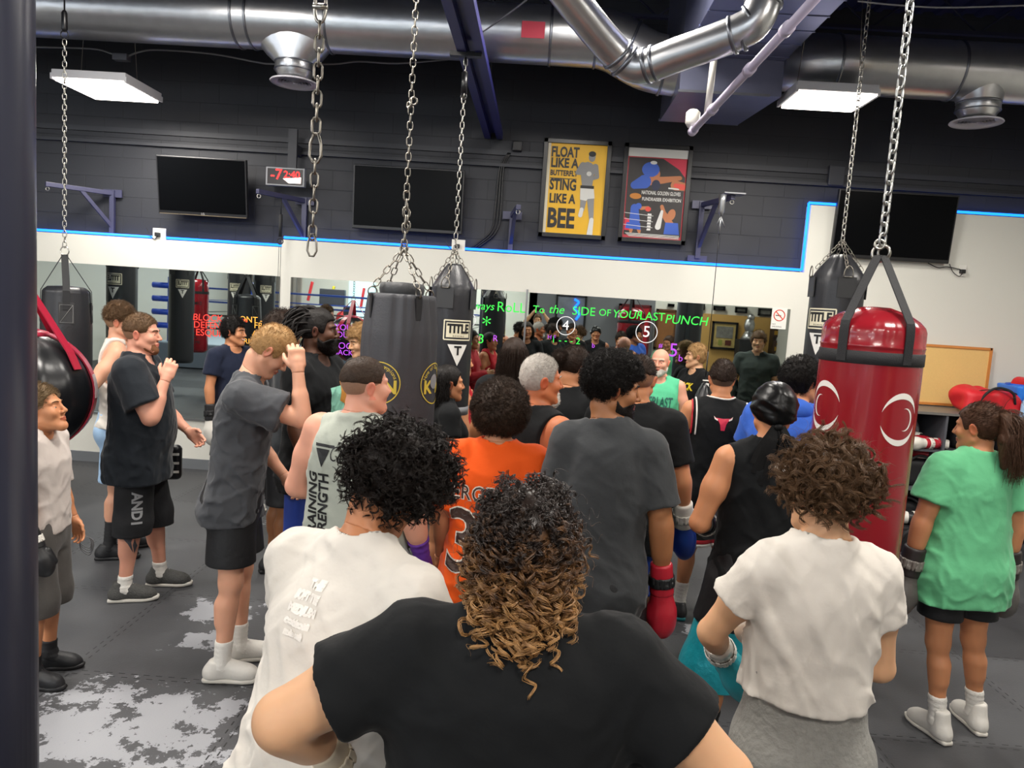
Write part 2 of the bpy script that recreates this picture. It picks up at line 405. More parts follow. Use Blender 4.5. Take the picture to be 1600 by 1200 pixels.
# ================================================================== MATERIALS
def nodes_of(name, rough=.8):
    M = bpy.data.materials.new(name); M.use_nodes = True; MATS[name] = M
    return M, M.node_tree, M.node_tree.nodes['Principled BSDF']
def mnode(nt, op, a, b=None, c=None):
    n = nt.nodes.new('ShaderNodeMath'); n.operation = op
    for i, v in enumerate((a, b, c)):
        if v is None: continue
        if isinstance(v, (int, float)): n.inputs[i].default_value = v
        else: nt.links.new(v, n.inputs[i])
    return n.outputs[0]
def floor_material():
    M, nt, b = nodes_of('rubber_floor')
    tc = nt.nodes.new('ShaderNodeTexCoord'); sep = nt.nodes.new('ShaderNodeSeparateXYZ'); nt.links.new(tc.outputs['Object'], sep.inputs[0])
    X, Y = sep.outputs[0], sep.outputs[1]
    def seam(U, Vv, off):
        z = mnode(nt, 'PINGPONG', Vv, .032); z = mnode(nt, 'GREATER_THAN', z, .016); z = mnode(nt, 'MULTIPLY', mnode(nt, 'SUBTRACT', z, .5), .035)
        u = mnode(nt, 'ADD', mnode(nt, 'ADD', U, off), z)
        f = mnode(nt, 'ABSOLUTE', mnode(nt, 'SUBTRACT', mnode(nt, 'FRACT', u), .5))
        return mnode(nt, 'LESS_THAN', f, .0035)
    s = mnode(nt, 'MAXIMUM', seam(X, Y, 20.75), seam(Y, X, 20.07))
    # tile tone
    cx = mnode(nt, 'FLOOR', mnode(nt, 'ADD', X, 20.25)); cy = mnode(nt, 'FLOOR', mnode(nt, 'ADD', Y, 20.57))
    cmb = nt.nodes.new('ShaderNodeCombineXYZ'); nt.links.new(cx, cmb.inputs[0]); nt.links.new(cy, cmb.inputs[1])
    wn = nt.nodes.new('ShaderNodeTexWhiteNoise'); nt.links.new(cmb.outputs[0], wn.inputs['Vector'])
    n1 = nt.nodes.new('ShaderNodeTexNoise'); n1.inputs['Scale'].default_value = 1.3; n1.inputs['Detail'].default_value = 6; n1.inputs['Roughness'].default_value = .65
    nt.links.new(tc.outputs['Object'], n1.inputs['Vector'])
    n2 = nt.nodes.new('ShaderNodeTexNoise'); n2.inputs['Scale'].default_value = 90; n2.inputs['Detail'].default_value = 3; nt.links.new(tc.outputs['Object'], n2.inputs['Vector'])
    t = mnode(nt, 'ADD', mnode(nt, 'MULTIPLY', wn.outputs[0], .35), mnode(nt, 'MULTIPLY', n1.outputs[0], .8))
    cr = nt.nodes.new('ShaderNodeValToRGB'); cr.color_ramp.elements[0].position = .25; cr.color_ramp.elements[0].color = lin('#252528')
    cr.color_ramp.elements[1].position = .85; cr.color_ramp.elements[1].color = lin('#4f5053'); nt.links.new(t, cr.inputs[0])
    # worn white patches where the coating has come off
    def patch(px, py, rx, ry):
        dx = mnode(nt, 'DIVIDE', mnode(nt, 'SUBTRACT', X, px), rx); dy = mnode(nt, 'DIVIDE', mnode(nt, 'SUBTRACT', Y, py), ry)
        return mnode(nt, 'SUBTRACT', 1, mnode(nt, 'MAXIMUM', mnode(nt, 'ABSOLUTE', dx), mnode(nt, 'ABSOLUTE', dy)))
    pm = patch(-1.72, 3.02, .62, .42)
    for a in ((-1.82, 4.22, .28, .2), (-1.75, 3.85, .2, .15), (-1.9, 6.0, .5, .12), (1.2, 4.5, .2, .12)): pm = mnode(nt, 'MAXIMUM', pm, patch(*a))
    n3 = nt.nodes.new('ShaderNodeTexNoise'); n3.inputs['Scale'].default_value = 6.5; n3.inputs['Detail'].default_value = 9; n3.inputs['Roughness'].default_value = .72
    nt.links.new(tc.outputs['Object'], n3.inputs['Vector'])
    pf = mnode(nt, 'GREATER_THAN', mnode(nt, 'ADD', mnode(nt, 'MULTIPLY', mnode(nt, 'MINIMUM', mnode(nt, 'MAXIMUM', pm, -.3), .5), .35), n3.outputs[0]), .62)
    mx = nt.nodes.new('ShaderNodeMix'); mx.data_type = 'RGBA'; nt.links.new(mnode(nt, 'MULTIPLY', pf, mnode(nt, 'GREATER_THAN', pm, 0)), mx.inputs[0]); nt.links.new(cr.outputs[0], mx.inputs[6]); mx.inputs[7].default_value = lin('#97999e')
    mx2 = nt.nodes.new('ShaderNodeMix'); mx2.data_type = 'RGBA'; nt.links.new(s, mx2.inputs[0]); nt.links.new(mx.outputs[2], mx2.inputs[6]); mx2.inputs[7].default_value = lin('#17181a')
    nt.links.new(mx2.outputs[2], b.inputs['Base Color'])
    rr = nt.nodes.new('ShaderNodeMapRange'); rr.inputs[3].default_value = .38; rr.inputs[4].default_value = .72; nt.links.new(n1.outputs[0], rr.inputs[0]); nt.links.new(rr.outputs[0], b.inputs['Roughness'])
    bp = nt.nodes.new('ShaderNodeBump'); bp.inputs['Strength'].default_value = .25; bp.inputs['Distance'].default_value = .004
    nt.links.new(mnode(nt, 'SUBTRACT', n2.outputs[0], mnode(nt, 'MULTIPLY', s, 2)), bp.inputs['Height']); nt.links.new(bp.outputs[0], b.inputs['Normal'])
    return M
def block_material():
    M, nt, b = nodes_of('painted_block')
    tc = nt.nodes.new('ShaderNodeTexCoord'); mp = nt.nodes.new('ShaderNodeMapping'); mp.inputs['Rotation'].default_value = (R(90), 0, 0); nt.links.new(tc.outputs['Object'], mp.inputs[0])
    br = nt.nodes.new('ShaderNodeTexBrick'); br.inputs['Scale'].default_value = 1; br.inputs['Brick Width'].default_value = .41; br.inputs['Row Height'].default_value = .205
    br.inputs['Mortar Size'].default_value = .004; br.inputs['Mortar Smooth'].default_value = .6; br.inputs['Color1'].default_value = lin('#2c2e34'); br.inputs['Color2'].default_value = lin('#292b31'); br.inputs['Mortar'].default_value = lin('#25272c')
    nt.links.new(mp.outputs[0], br.inputs['Vector']); nt.links.new(br.outputs[0], b.inputs['Base Color'])
    bp = nt.nodes.new('ShaderNodeBump'); bp.inputs['Strength'].default_value = .5; bp.inputs['Distance'].default_value = .006; bp.invert = True
    n2 = nt.nodes.new('ShaderNodeTexNoise'); n2.inputs['Scale'].default_value = 60; nt.links.new(tc.outputs['Object'], n2.inputs['Vector'])
    nt.links.new(mnode(nt, 'ADD', br.outputs[1], mnode(nt, 'MULTIPLY', n2.outputs[0], .25)), bp.inputs['Height']); nt.links.new(bp.outputs[0], b.inputs['Normal']); b.inputs['Roughness'].default_value = .6
    return M
FLOORM = floor_material(); BLOCK = block_material()
WHITEW = mat('white_wall_paint', '#dcdbd2', .55, bump=.08, scale=150)
DARKM = mat('dark_paint', '#33353b', .55)
NAVY = mat('navy_painted_steel', '#2b2c6b', .4, vary=.1, scale=20)
BLACKM = mat('black_plastic', '#141417', .35)
TVS = mat('tv_screen', '#07080a', .25, spec=.05)
STEEL = mat('galvanised_sheet', '#cfd0d2', .30, .92, bump=.12, scale=9, vary=.12, bd=.02)
STEELD = mat('galvanised_sheet_dull', '#8f9299', .36, 1, bump=.1, scale=14, vary=.15, bd=.02)
CHROME = mat('chain_steel', '#b5b2aa', .28, 1)
CHAIND = mat('dark_chain_steel', '#8a857c', .34, 1, vary=.2, scale=30)
CHAINH = mat('heavy_chain_steel', '#c2c3c0', .3, 1)
LED = mat('blue_led', '#1b5cff', .5, emit='#1468ff', emits=3.6)
MIRROR = mat('mirror_glass', '#c9d3d0', .012, 1)
CEILM = mat('ceiling_paint', '#2a2d4a', .7)
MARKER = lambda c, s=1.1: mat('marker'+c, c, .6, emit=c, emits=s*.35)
def structure(o): o['kind'] = 'structure'; return o

# ================================================================== ROOM
structure(MB().box((-2.5, -1, -.05), (17, 18.2, .1)).build('floor', FLOORM))
mb = MB(); CZ = 5.15
mb.box((-2.5, -1, CZ+.08), (17, 18.2, .1))
for i in range(84): # corrugated roof deck
    x = -10.8+i*.2
    mb.add([(x-.07, -10, CZ+.04), (x-.03, -10, CZ), (x+.03, -10, CZ), (x+.07, -10, CZ+.04), (x-.07, 8, CZ+.04), (x-.03, 8, CZ), (x+.03, 8, CZ), (x+.07, 8, CZ+.04)], [(0, 4, 5, 1), (1, 5, 6, 2), (2, 6, 7, 3)], False)
structure(mb.build('ceiling', CEILM))
# upper wall of painted block, set back behind the white furred-out wall
structure(MB().box((-2.5, WALL+.23, 2.6), (17, .2, 5.3)).build('wall_back', BLOCK))
mb = MB()
mb.box(((-10.9-2.73)/2, WALL+.065, 1.22), (8.17, .13, 2.44))
mb.box(((-2.73+2.70)/2, WALL+.065, 1.26), (5.43, .13, 2.52))
mb.box(((2.70+6)/2, WALL+.065, 1.6), (3.3, .13, 3.2))
structure(mb.build('wall_front_lining', WHITEW))
structure(MB().box((-10.9, -1, 2.6), (.2, 18, 5.3)).build('wall_left', WHITEW))
structure(MB().box((6, -1, 2.6), (.2, 18, 5.3)).build('wall_right', mat('grey_wall_paint', '#b9b8b0', .6)))
mb = MB(); mb.box((-2.4, WALL-.008, .055), (16.8, .016, .11))
structure(mb.build('baseboard_back', mat('grey_vinyl', '#6f7377', .5)))
# steel rails along the upper wall
mb = MB(); mb.box((-2.5, WALL+.12, 3.56), (17, .03, .05)); mb.box((-2.5, WALL+.11, 3.43), (17, .05, .03)); mb.box((2.95, WALL+.09, 3.52), (.16, .06, .2), bev=.01)
structure(mb.build('trim_1', DARKM))
# blue LED strips along the top edge of the lining
mb = MB(); z = .012
for a, b in [((-10.5, 2.462), (-2.74, 2.462)), ((-2.72, 2.545), (2.68, 2.545)), ((2.685, 2.545), (2.685, 3.225)), ((2.685, 3.225), (5.9, 3.225))]:
    mb.tube([(a[0], WALL+.03, a[1]), (b[0], WALL+.03, b[1])], .013, 8)
tag(mb.build('led_strip', LED), 'glowing blue light strip along the top edge of the white wall', 'light strip')

# ceiling lamps
for k, (x, y, z, sx, sy) in enumerate(FIXTURES):
    e = empty('ceiling_light', (x, y, z))
    mb = MB(); mb.box((0, 0, .045), (sx, sy, .07), bev=.01); mb.box((-sx/2, 0, .02), (.02, sy, .05)); mb.box((sx/2, 0, .02), (.02, sy, .05))
    mb.build('housing', mat('white_metal', '#c8c8cc', .4), e)
    mb = MB(); mb.box((0, 0, -.002), (sx-.05, sy-.03, .03), bev=.006); mb.build('diffuser', mat('lit_diffuser', '#ffffff', .5, emit='#fff4ea', emits=9), e)
    mb = MB()
    for s in (-1, 1):
        mb.tube([(s*sx*.4, 0, .08), (s*sx*.25, 0, CZ-z)], .003, 5)
    mb.build('hanging_wire', CHAIND, e)
    ld = bpy.data.lights.new('lamp', 'AREA'); ld.shape = 'RECTANGLE'; ld.size = sx-.05; ld.size_y = sy-.03; ld.energy = LAMP_W*(2.2 if y < -2 or x < -6 else 1 if y < 6 else .8); ld.color = (1, .95, .875)
    lo = bpy.data.objects.new('lamp', ld); COL.objects.link(lo); lo.parent = e; lo.location = (0, 0, -.025)
    if y < 1: lab = 'ceiling light panel behind the viewpoint'
    else: lab = 'glowing ceiling light panel'
    tag(e, ['glowing rectangular light panel above the wall television and angled bag bracket, left side', 'glowing rectangular light panel beside the chain near the round air duct, right side'][k] if k < 2 else 'unseen square light panel overhead, in a set with added fill panels', 'ceiling light', 'hanging light panels' if k > 1 else None)

# main column in front, at the left edge
cp = at(22, 600, 1.35)
o = MB().lathe([(.073, 0), (.073, CZ)], 40).build('steel_column', mat('column_paint', '#3a3c4c', .3, vary=.06, scale=6), loc=(at(48, 700, 1.35).x-.075, 1.35, 0))
tag(o, 'grey blue round steel column standing close at the picture edge', 'column')

# ------------------------------------------------------------------ ducts
DY, DZ = 6.45, 4.28
def duct(name, label, pts, r, rings, m=STEEL, sm=8):
    o = empty(name, Vector(pts[0])); inv = -Vector(pts[0])
    path = smooth_path(pts, sm) if len(pts) > 2 else [Vector(p) for p in pts]
    MB().tube([p+inv for p in path], r, 40).build('duct_pipe', m, o)
    for c, ax in rings:
        ax = Vector(ax).normalized(); mb = MB(); q = Vector(c)+inv
        mb.tube([q-ax*.012, q-ax*.008, q+ax*.008, q+ax*.012], [r+.002, r+.009, r+.009, r+.002], 40); mb.build('joint_ring', STEELD, o)
    return tag(o, label, 'air duct')
x0 = (1, 0, 0)
duct('air_duct', 'large round silver duct running along the wall above the posters and televisions',
     [(-6.4, DY, DZ), (-4.0, DY, DZ), (-2.0, DY, DZ), (.1, DY, DZ), (.45, DY, DZ-.02), (.8, DY+.02, DZ-.16), (1.15, DY+.02, DZ-.2)], .235,
     [((-2.72, DY, DZ), x0), ((-2.60, DY, DZ), x0), ((-1.93, DY, DZ), x0), ((-.05, DY, DZ), x0), ((.33, DY, DZ), x0), ((-4.9, DY, DZ), x0), ((.62, DY, DZ-.08), (1, 0, -.35)), ((.92, DY+.02, DZ-.185), (1, 0, -.1))], STEEL, 10)
duct('air_duct', 'large round silver duct running right from the box plenum above the wide television',
     [(1.9, 6.5, DZ-.09), (4, 6.5, DZ-.09), (5.9, 6.5, DZ-.09)], .235, [((2.35, 6.5, DZ-.09), x0), ((3.35, 6.5, DZ-.09), x0), ((4.05, 6.5, DZ-.09), x0), ((4.13, 6.5, DZ-.09), x0)], STEEL, 3)
# spread saddle and diffuser vents
def vent(px, py, y, label, wide):
    c = at(px, py, y); o = empty('duct_vent', c); h = DZ-.1-c.z
    n = 28; mb = MB(); prof = []
    V = []; F = []
    levels = 7
    for i in range(levels):
        t = i/(levels-1); rx = .16+(wide-.16)*t**.8; ry = .16+.05*t; z = .15+(h+.02)*t*(1 if wide > .4 else .55)
        for k in range(n):
            a = 2*math.pi*k/n; V.append((rx*math.cos(a), ry*math.sin(a), z))
    for i in range(levels-1):
        for k in range(n): F.append((i*n+k, i*n+(k+1) % n, (i+1)*n+(k+1) % n, (i+1)*n+k))
    mb.add(V, F); mb.lathe([(.12, .02), (.17, .10), (.165, .16)], 36, caps=False); mb.build('saddle', STEEL, o)
    mb = MB(); mb.torus((0, 0, .16), .165, .008, n=36); mb.torus((0, 0, .095), .168, .006, n=36); mb.build('joint_ring', STEELD, o)
    mb = MB(); mb.lathe([(.20, -.006), (.205, .0), (.20, .008), (.13, .03), (.13, .015), (.14, .0), (.15, -.006)], 40, caps=False)
    for r_ in (.13, .105, .08, .055, .03):
        mb.lathe([(r_, .0), (r_-.018, .018), (r_-.02, .016), (r_-.003, -.003)], 36, caps=False)
    mb.lathe([(.012, -.004), (.012, .02)], 12); mb.build('round_grille', mat('white_grille', '#d6d3dc', .4), o)
    MB().lathe([(.13, .03), (.13, .032)], 24).build('vent_core', BLACKM, o)
    tag(o, label, 'vent')
vent(460, 130, 6.45, 'round silver duct vent between two chains above the lit clock', .52)
vent(1525, 192, 6.5, 'round silver duct vent above the wide television at right', .26)
# two smaller branch ducts in a V, with an elbow going up
pv = [at(850, -60, 4.3), at(905, 15, 4.45), at(965, 85, 4.6), at(1000, 105, 4.6), at(1060, 85, 4.5), at(1150, 52, 4.35), at(1185, 25, 4.3), at(1200, -40, 4.3)]
def ax(i): return (pv[i+1]-pv[i-1])
mb_r = [(pv[2], pv[2]-pv[1]), (at(975, 95, 4.6), pv[3]-pv[1]), (at(1010, 103, 4.58), pv[4]-pv[3]), (at(1022, 99, 4.57), pv[4]-pv[3]), (at(1145, 55, 4.36), pv[5]-pv[4]), (at(1160, 50, 4.35), pv[5]-pv[4]), (at(1176, 35, 4.32), pv[6]-pv[5]), (at(1193, 5, 4.3), pv[7]-pv[6])]
duct('branch_duct', 'smaller round silver duct bending in a V in front of the box plenum', pv, .098, mb_r, STEEL, 8)
# box plenum coming towards us from the wall
o = empty('box_duct', (1.6, 6.9, 3.95))
zb = 3.93
fl = at(1016, 180, 6.95); fr = at(1133, 190, 6.95); nl = at(1040, 128, 5.9); nr = at(1176, 140, 6.1)
zz = (fl.z+fr.z)/2; W0 = Vector((1.6, 6.9, 3.95))
pts = [(1.02, 7.1, zz), (1.74, 7.1, zz), (1.84, 6.15, zz+.0), (1.02, 6.15, zz)]
mb = MB(); V = [Vector(p)-W0 for p in pts]+[Vector((p[0], p[1], 5.1))-W0 for p in pts]
mb.add([v[:] for v in V], [(3, 2, 1, 0), (4, 5, 6, 7), (0, 1, 5, 4), (1, 2, 6, 5), (2, 3, 7, 6), (3, 0, 4, 7)], False); mb.build('plenum', mat('blue_lit_sheet', '#8b8fa8', .38, .85, vary=.12, scale=6), o)  # violet blue sheet colour carries the blue strip's light
mb = MB(); pl = [at(1035, 130, 6.15).x, at(1160, 130, 6.15).x]
mb.box((1.43-W0.x, 5.0-W0.y, 4.45-W0.z), (.82, 2.3, .75), bev=.008)
for i in range(9): mb.box((1.43-W0.x, 3.9+i*.27-W0.y, 4.075-W0.z), (.83, .012, .012))
mb.build('trunk_duct', mat('blue_lit_sheet_2', '#7f84a4', .4, .8, vary=.15, scale=5), o)  # trunk colour holds the same blue light tint
mb = MB(); mb.box((1.38-W0.x, 6.15-W0.y, zz+.005-W0.z), (.74, .012, .02)); mb.box((1.38-W0.x, 7.1-W0.y, zz+.01-W0.z), (.74, .012, .02)); mb.build('flange', STEELD, o)
tag(o, 'boxy sheet metal duct hanging above the two framed posters', 'air duct')
# white drain pipe with drop fittings
a = at(1083, 204, 5.3); b_ = at(1290, -20, 3.3)
o = empty('drain_pipe', a); mb = MB(); d = b_-a
mb.tube([Vector((0, 0, 0)), d*.3, d], .024, 16); mb.tube([d*.995, d*1.05], .024, 16)
mb.build('pipe', mat('pale_pipe', '#c9bfd6', .4), o)
for t in (0.0, .22, .55, .8):
    q = d*t; mb = MB(); dn = d.normalized(); mb.tube([q-dn*.03, q+dn*.03], .032, 16); mb.build('coupling', mat('pale_pipe', '#c9bfd6'), o)
mb = MB(); q = d*.16; mb.tube([q, q+Vector((.02, 0, .55))], .022, 12); mb.build('riser', mat('white_pipe', '#dcdad2', .4), o)
mb = MB(); q = Vector((0, 0, 0)); mb.lathe([(.03, 0), (.05, .03), (.05, .1), (.03, .12)], 20, c=(q.x-.01, q.y, q.z+.02)); mb.build('cap_fitting', mat('white_pipe', '#dcdad2', .4), o)
tag(o, 'pale slanting drain pipe with white cap end in front of the boxy duct', 'pipe')
# strut rail hung under the ceiling, running to the wall
mb = MB(); xr = at(765, 222, 7.5).x; zr = 3.72; xs = xr+.02
for s in (-1, 1):
    mb.box((xs+s*.062, 3.9, zr), (.065, 7.7, .06)); mb.box((xs+s*.03, 3.9, zr+.02), (.006, 7.7, .05))
mb.box((xs, 3.9, zr+.035), (.18, 7.7, .008))
tag(mb.build('ceiling_rail', NAVY), 'dark blue double steel rail running under the ducts to the wall', 'rail')
mb = MB()
for y in (-3, 1.2, 4.6, 6.9):
    mb.tube([(xs, y, zr+.04), (xs, y, CZ)], .008, 6)
tag(mb.build('rail_hanger', BLACKM), 'thin rods holding the blue ceiling rail', 'hanger')
# roof joists
for k, y in enumerate((7.1, 5.6, 4.1, 2.6)):
    mb = MB(); z1, z2 = CZ-.02, CZ-.42
    mb.box((-2.5, y, z1), (16.8, .06, .04)); mb.box((-2.5, y, z2), (16.8, .05, .03))
    n = 34; pts = [(-10.8+16.6*i/n, y, z1 if i % 2 else z2) for i in range(n+1)]
    for i in range(n): mb.tube([pts[i], pts[i+1]], .01, 5)
    tag(mb.build('roof_joist', mat('joist_paint', '#22243a', .6)), ['dark open web roof joist nearest the mirrored wall', 'second dark open web roof joist from the mirrored wall', 'third dark open web roof joist from the mirrored wall', 'fourth dark open web roof joist from the mirrored wall'][k], 'joist')
# flexible cable across the dark wall and its junction box
o = empty('ceiling_cable', (-3.9, 6.9, 4.0)); P0 = Vector((-3.9, 6.9, 4.0))
pts = [at(x, y, 6.9)-P0 for x, y in ((20, 73), (140, 76), (175, 84), (197, 88), (215, 82), (245, 78), (330, 84), (400, 97), (430, 100), (520, 100), (560, 96), (620, 99), (700, 93))]
MB().tube(smooth_path(pts, 5), .008, 6).build('cable', mat('grey_cable', '#8b8b8b', .4), o)
MB().box(at(190, 90, 6.9)-P0, (.14, .08, .06), bev=.008).build('junction_box', mat('box_grey', '#5c5c62', .4), o)
tag(o, 'grey cable sagging under the duct with a small junction box', 'cable')
mb = MB(); mb.tube(smooth_path([at(1340, 2, 4.5), at(1400, 8, 4.5), at(1480, 12, 4.5), at(1620, 8, 4.5)], 6), .005, 5)
tag(mb.build('ceiling_cable', mat('grey_cable', '#8b8b8b')), 'thin grey cable crossing the ceiling at the top right', 'cable')
mb = MB(); mb.tube(smooth_path([at(728, 68, 6.0), at(780, 32, 5.6), at(820, 2, 5.2), at(850, -25, 5)], 5), .006, 5)
tag(mb.build('ceiling_cable', mat('grey_cable', '#8b8b8b')), 'thin cable rising from the blue rail across the large duct', 'cable')
# wall conduits between television and the yellow poster
mb = MB()
for i, dx in enumerate((0, .03, .06)):
    mb.tube(smooth_path([(-.42+dx*.4, WALL+.11, 3.56), (-.5+dx*.7, WALL+.10, 3.40), (-.52+dx, WALL+.10, 3.0), (-.55+dx, WALL+.10, 2.75), (-.75+dx, WALL+.10, 2.56)], 6), .009, 6)
tag(mb.build('wall_conduit', BLACKM), 'bundle of black cables curving down the dark wall beside the yellow poster', 'cable')
mb = MB(); q = at(808, 226, WALL); mb.box((q.x, WALL+.09, q.z), (.1, .08, .1), bev=.01)
tag(mb.build('junction_box', BLACKM), 'small black box on the dark wall left of the yellow poster', 'box')
o = MB().box(at(833, 39, 6.1)-Vector((0, -.1, 0)), (.19, .004, .13)).build('duct_sticker', mat('red_sticker', '#c43c50', .6)); tag(o, 'red square sticker on the large silver duct', 'sticker')

# ------------------------------------------------------------------ mirrors
def mirror(x0, x1, z0, z1, label):
    o = empty('wall_mirror', ((x0+x1)/2, WALL, z0)); cx = (x0+x1)/2
    MB().box((0, -.006, (z1-z0)/2), (x1-x0, .008, z1-z0)).build('glass', MIRROR, o)
    MB().box((0, -.011, -.006), (x1-x0, .02, .02)).build('bottom_channel', mat('channel_metal', '#9b9d9c', .3, .9), o)
    tag(o, label, 'mirror'); return o
ZB, ZT = .55, 2.135
mirror(-8.6, -5.02, ZB, ZT, 'wall mirror panel behind the column at the left end')
mirror(-5.0, -2.74, ZB, ZT, 'wall mirror panel behind the boxers at the left, below the angled television')
mirror(-2.62, -.135, ZB, ZT, 'middle wall mirror panel behind the two black hanging bags')
mirror(-.115, 2.60, ZB, ZT, 'wall mirror panel with green writing to the left of the no smoking sign')
mb = MB(); mb.box((-.125, WALL-.012, (ZB+ZT)/2+.01), (.02, .014, ZT-ZB+.04)); structure(mb.build('trim_2', mat('channel_metal', '#9b9d9c')))
mb = MB(); mb.box((-5.01, WALL-.012, (ZB+ZT)/2), (.016, .012, ZT-ZB)); structure(mb.build('trim_3', mat('white_metal', '#c8c8cc')))
# marker writing on the glass
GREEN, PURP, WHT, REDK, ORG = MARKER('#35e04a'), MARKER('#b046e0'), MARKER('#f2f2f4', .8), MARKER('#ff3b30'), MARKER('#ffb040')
def writing(items, name, m, label):
    mb = MB(); c0 = None
    for it in items:
        s, px, py, size = it[:4]; k = it[4] if len(it) > 4 else {}
        rot = k.pop('rot', 0); P = at(px, py, WALL)
        V, F = text_geo(s, size, ext=.0006, **k)
        ca, sa = math.cos(R(rot)), math.sin(R(rot)); X = V[:, 0]*ca-V[:, 1]*sa; Z = V[:, 0]*sa+V[:, 1]*ca
        mb.add(np.stack([X+P.x, WALL-.0115-V[:, 2], Z+P.z], 1), F, False)
    return tag(mb.build(name, m), label, 'writing')
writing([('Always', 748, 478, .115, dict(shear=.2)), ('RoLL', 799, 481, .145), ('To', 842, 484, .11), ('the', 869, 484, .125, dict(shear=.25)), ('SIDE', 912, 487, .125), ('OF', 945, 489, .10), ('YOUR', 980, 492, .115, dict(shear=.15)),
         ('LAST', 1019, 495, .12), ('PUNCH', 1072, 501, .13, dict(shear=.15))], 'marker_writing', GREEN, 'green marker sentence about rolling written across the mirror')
for s, px, py, r_ in (('3', 733, 500, .07), ('4', 884, 509, .095), ('5', 1010, 519, .11)):
    mb = MB(); P = at(px, py, WALL); V, F = text_geo(s, r_*1.5, .0006); mb.add(np.stack([V[:, 0]+P.x, WALL-.0115-V[:, 2], V[:, 1]+P.z], 1), F, False)
    mb.torus((P.x, WALL-.012, P.z), r_, .004, (0, 1, 0), 32, 4)
    tag(mb.build('marker_number', WHT), 'white circled number %s drawn on the mirror' % {'3': 'three', '4': 'four', '5': 'five'}[s], 'writing')
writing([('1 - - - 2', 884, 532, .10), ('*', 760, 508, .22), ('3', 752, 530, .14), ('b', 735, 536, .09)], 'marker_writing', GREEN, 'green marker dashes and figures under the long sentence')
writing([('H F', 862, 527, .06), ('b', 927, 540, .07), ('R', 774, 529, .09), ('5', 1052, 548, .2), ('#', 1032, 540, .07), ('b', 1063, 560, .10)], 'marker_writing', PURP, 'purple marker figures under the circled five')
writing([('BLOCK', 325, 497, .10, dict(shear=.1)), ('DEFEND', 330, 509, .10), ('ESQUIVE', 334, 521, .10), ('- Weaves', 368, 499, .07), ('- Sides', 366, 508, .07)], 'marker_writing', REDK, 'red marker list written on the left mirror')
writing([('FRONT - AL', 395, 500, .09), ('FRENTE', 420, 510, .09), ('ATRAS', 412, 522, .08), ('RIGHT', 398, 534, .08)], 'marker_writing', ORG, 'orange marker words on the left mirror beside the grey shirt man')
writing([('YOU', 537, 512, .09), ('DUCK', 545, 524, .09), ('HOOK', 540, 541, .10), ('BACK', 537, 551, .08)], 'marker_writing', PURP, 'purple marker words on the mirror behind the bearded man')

# ------------------------------------------------------------------ televisions
def tv(px, py, w_, h_, tilt, out, label, m=TVS, logo=None, stand=True):
    P = at(px, py, WALL-out); e = empty('television', P); e.rotation_euler = (R(tilt), 0, 0)
    MB().box((0, 0, 0), (w_, .05, h_), bev=.008).build('casing', BLACKM, e)
    MB().box((0, -.0262, .01), (w_-.03, .002, h_-.05)).build('screen', m, e)
    if logo:
        V, F = text_geo(logo, .03, .0005); MB().add(np.stack([V[:, 0], -.0275-V[:, 2], V[:, 1]-h_/2+.018], 1), F, False).build('badge', mat('badge_grey', '#b0b0b0', .4), e)
        MB().box((0, -.026, -h_/2+.004), (w_-.02, .004, .006)).build('lower_trim', mat('gold_trim', '#8d7f68', .4, .6), e)
    MB().box((0, (out+.12)/2+.02, 0), (.12, out+.14, .3), bev=.005).build('mount', DARKM, e)
    tag(e, label, 'television'); return e
tv(317, 292, .93, .58, 8, .14, 'wall television with a thin gold lower edge, left of the red clock', logo='LG')
tv(638, 312, 1.15, .65, 3, .0, 'dark wall television between the chains, right of the red clock')
tv(1396, 354, 1.18, .67, 4, .08, 'wide television mounted across the white wall edge behind the chains at right')
# scoreboard clock on its post
P = at(447, 277, WALL-.1); e = empty('gym_timer', P)
MB().box((0, 0, 0), (.40, .06, .185), bev=.006).build('casing', mat('timer_case', '#8d8f94', .4), e)
MB().box((0, -.031, 0), (.365, .003, .155)).build('face', mat('timer_face', '#120508', .3), e)
mb = MB(); V, F = text_geo('-7', .15, .0005); mb.add(np.stack([V[:, 0]-.09, -.034-V[:, 2], V[:, 1]+.015], 1), F, False); V, F = text_geo('2:40', .10, .0005); mb.add(np.stack([V[:, 0]+.07, -.034-V[:, 2], V[:, 1]+.02], 1), F, False)
mb.build('red_digits', mat('red_digit', '#ff2020', .5, emit='#ff1818', emits=5), e)
mb = MB(); mb.add(*(lambda q: (np.array(q), [(0, 1, 2, 3)]))([(-.02, -.0345, -.02), (.165, -.0345, .0), (.165, -.0345, -.06), (.04, -.0345, -.062)])); mb.build('lit_segment', mat('white_digit', '#ffe9e0', .5, emit='#ffe0d8', emits=3), e)
MB().box((.05, .03, .28), (.09, .03, .42)).build('post', DARKM, e); MB().box((.05, .13, .3), (.06, .2, .1)).build('post_mount', DARKM, e)
tag(e, 'red digit gym timer on the dark wall between two televisions', 'timer')

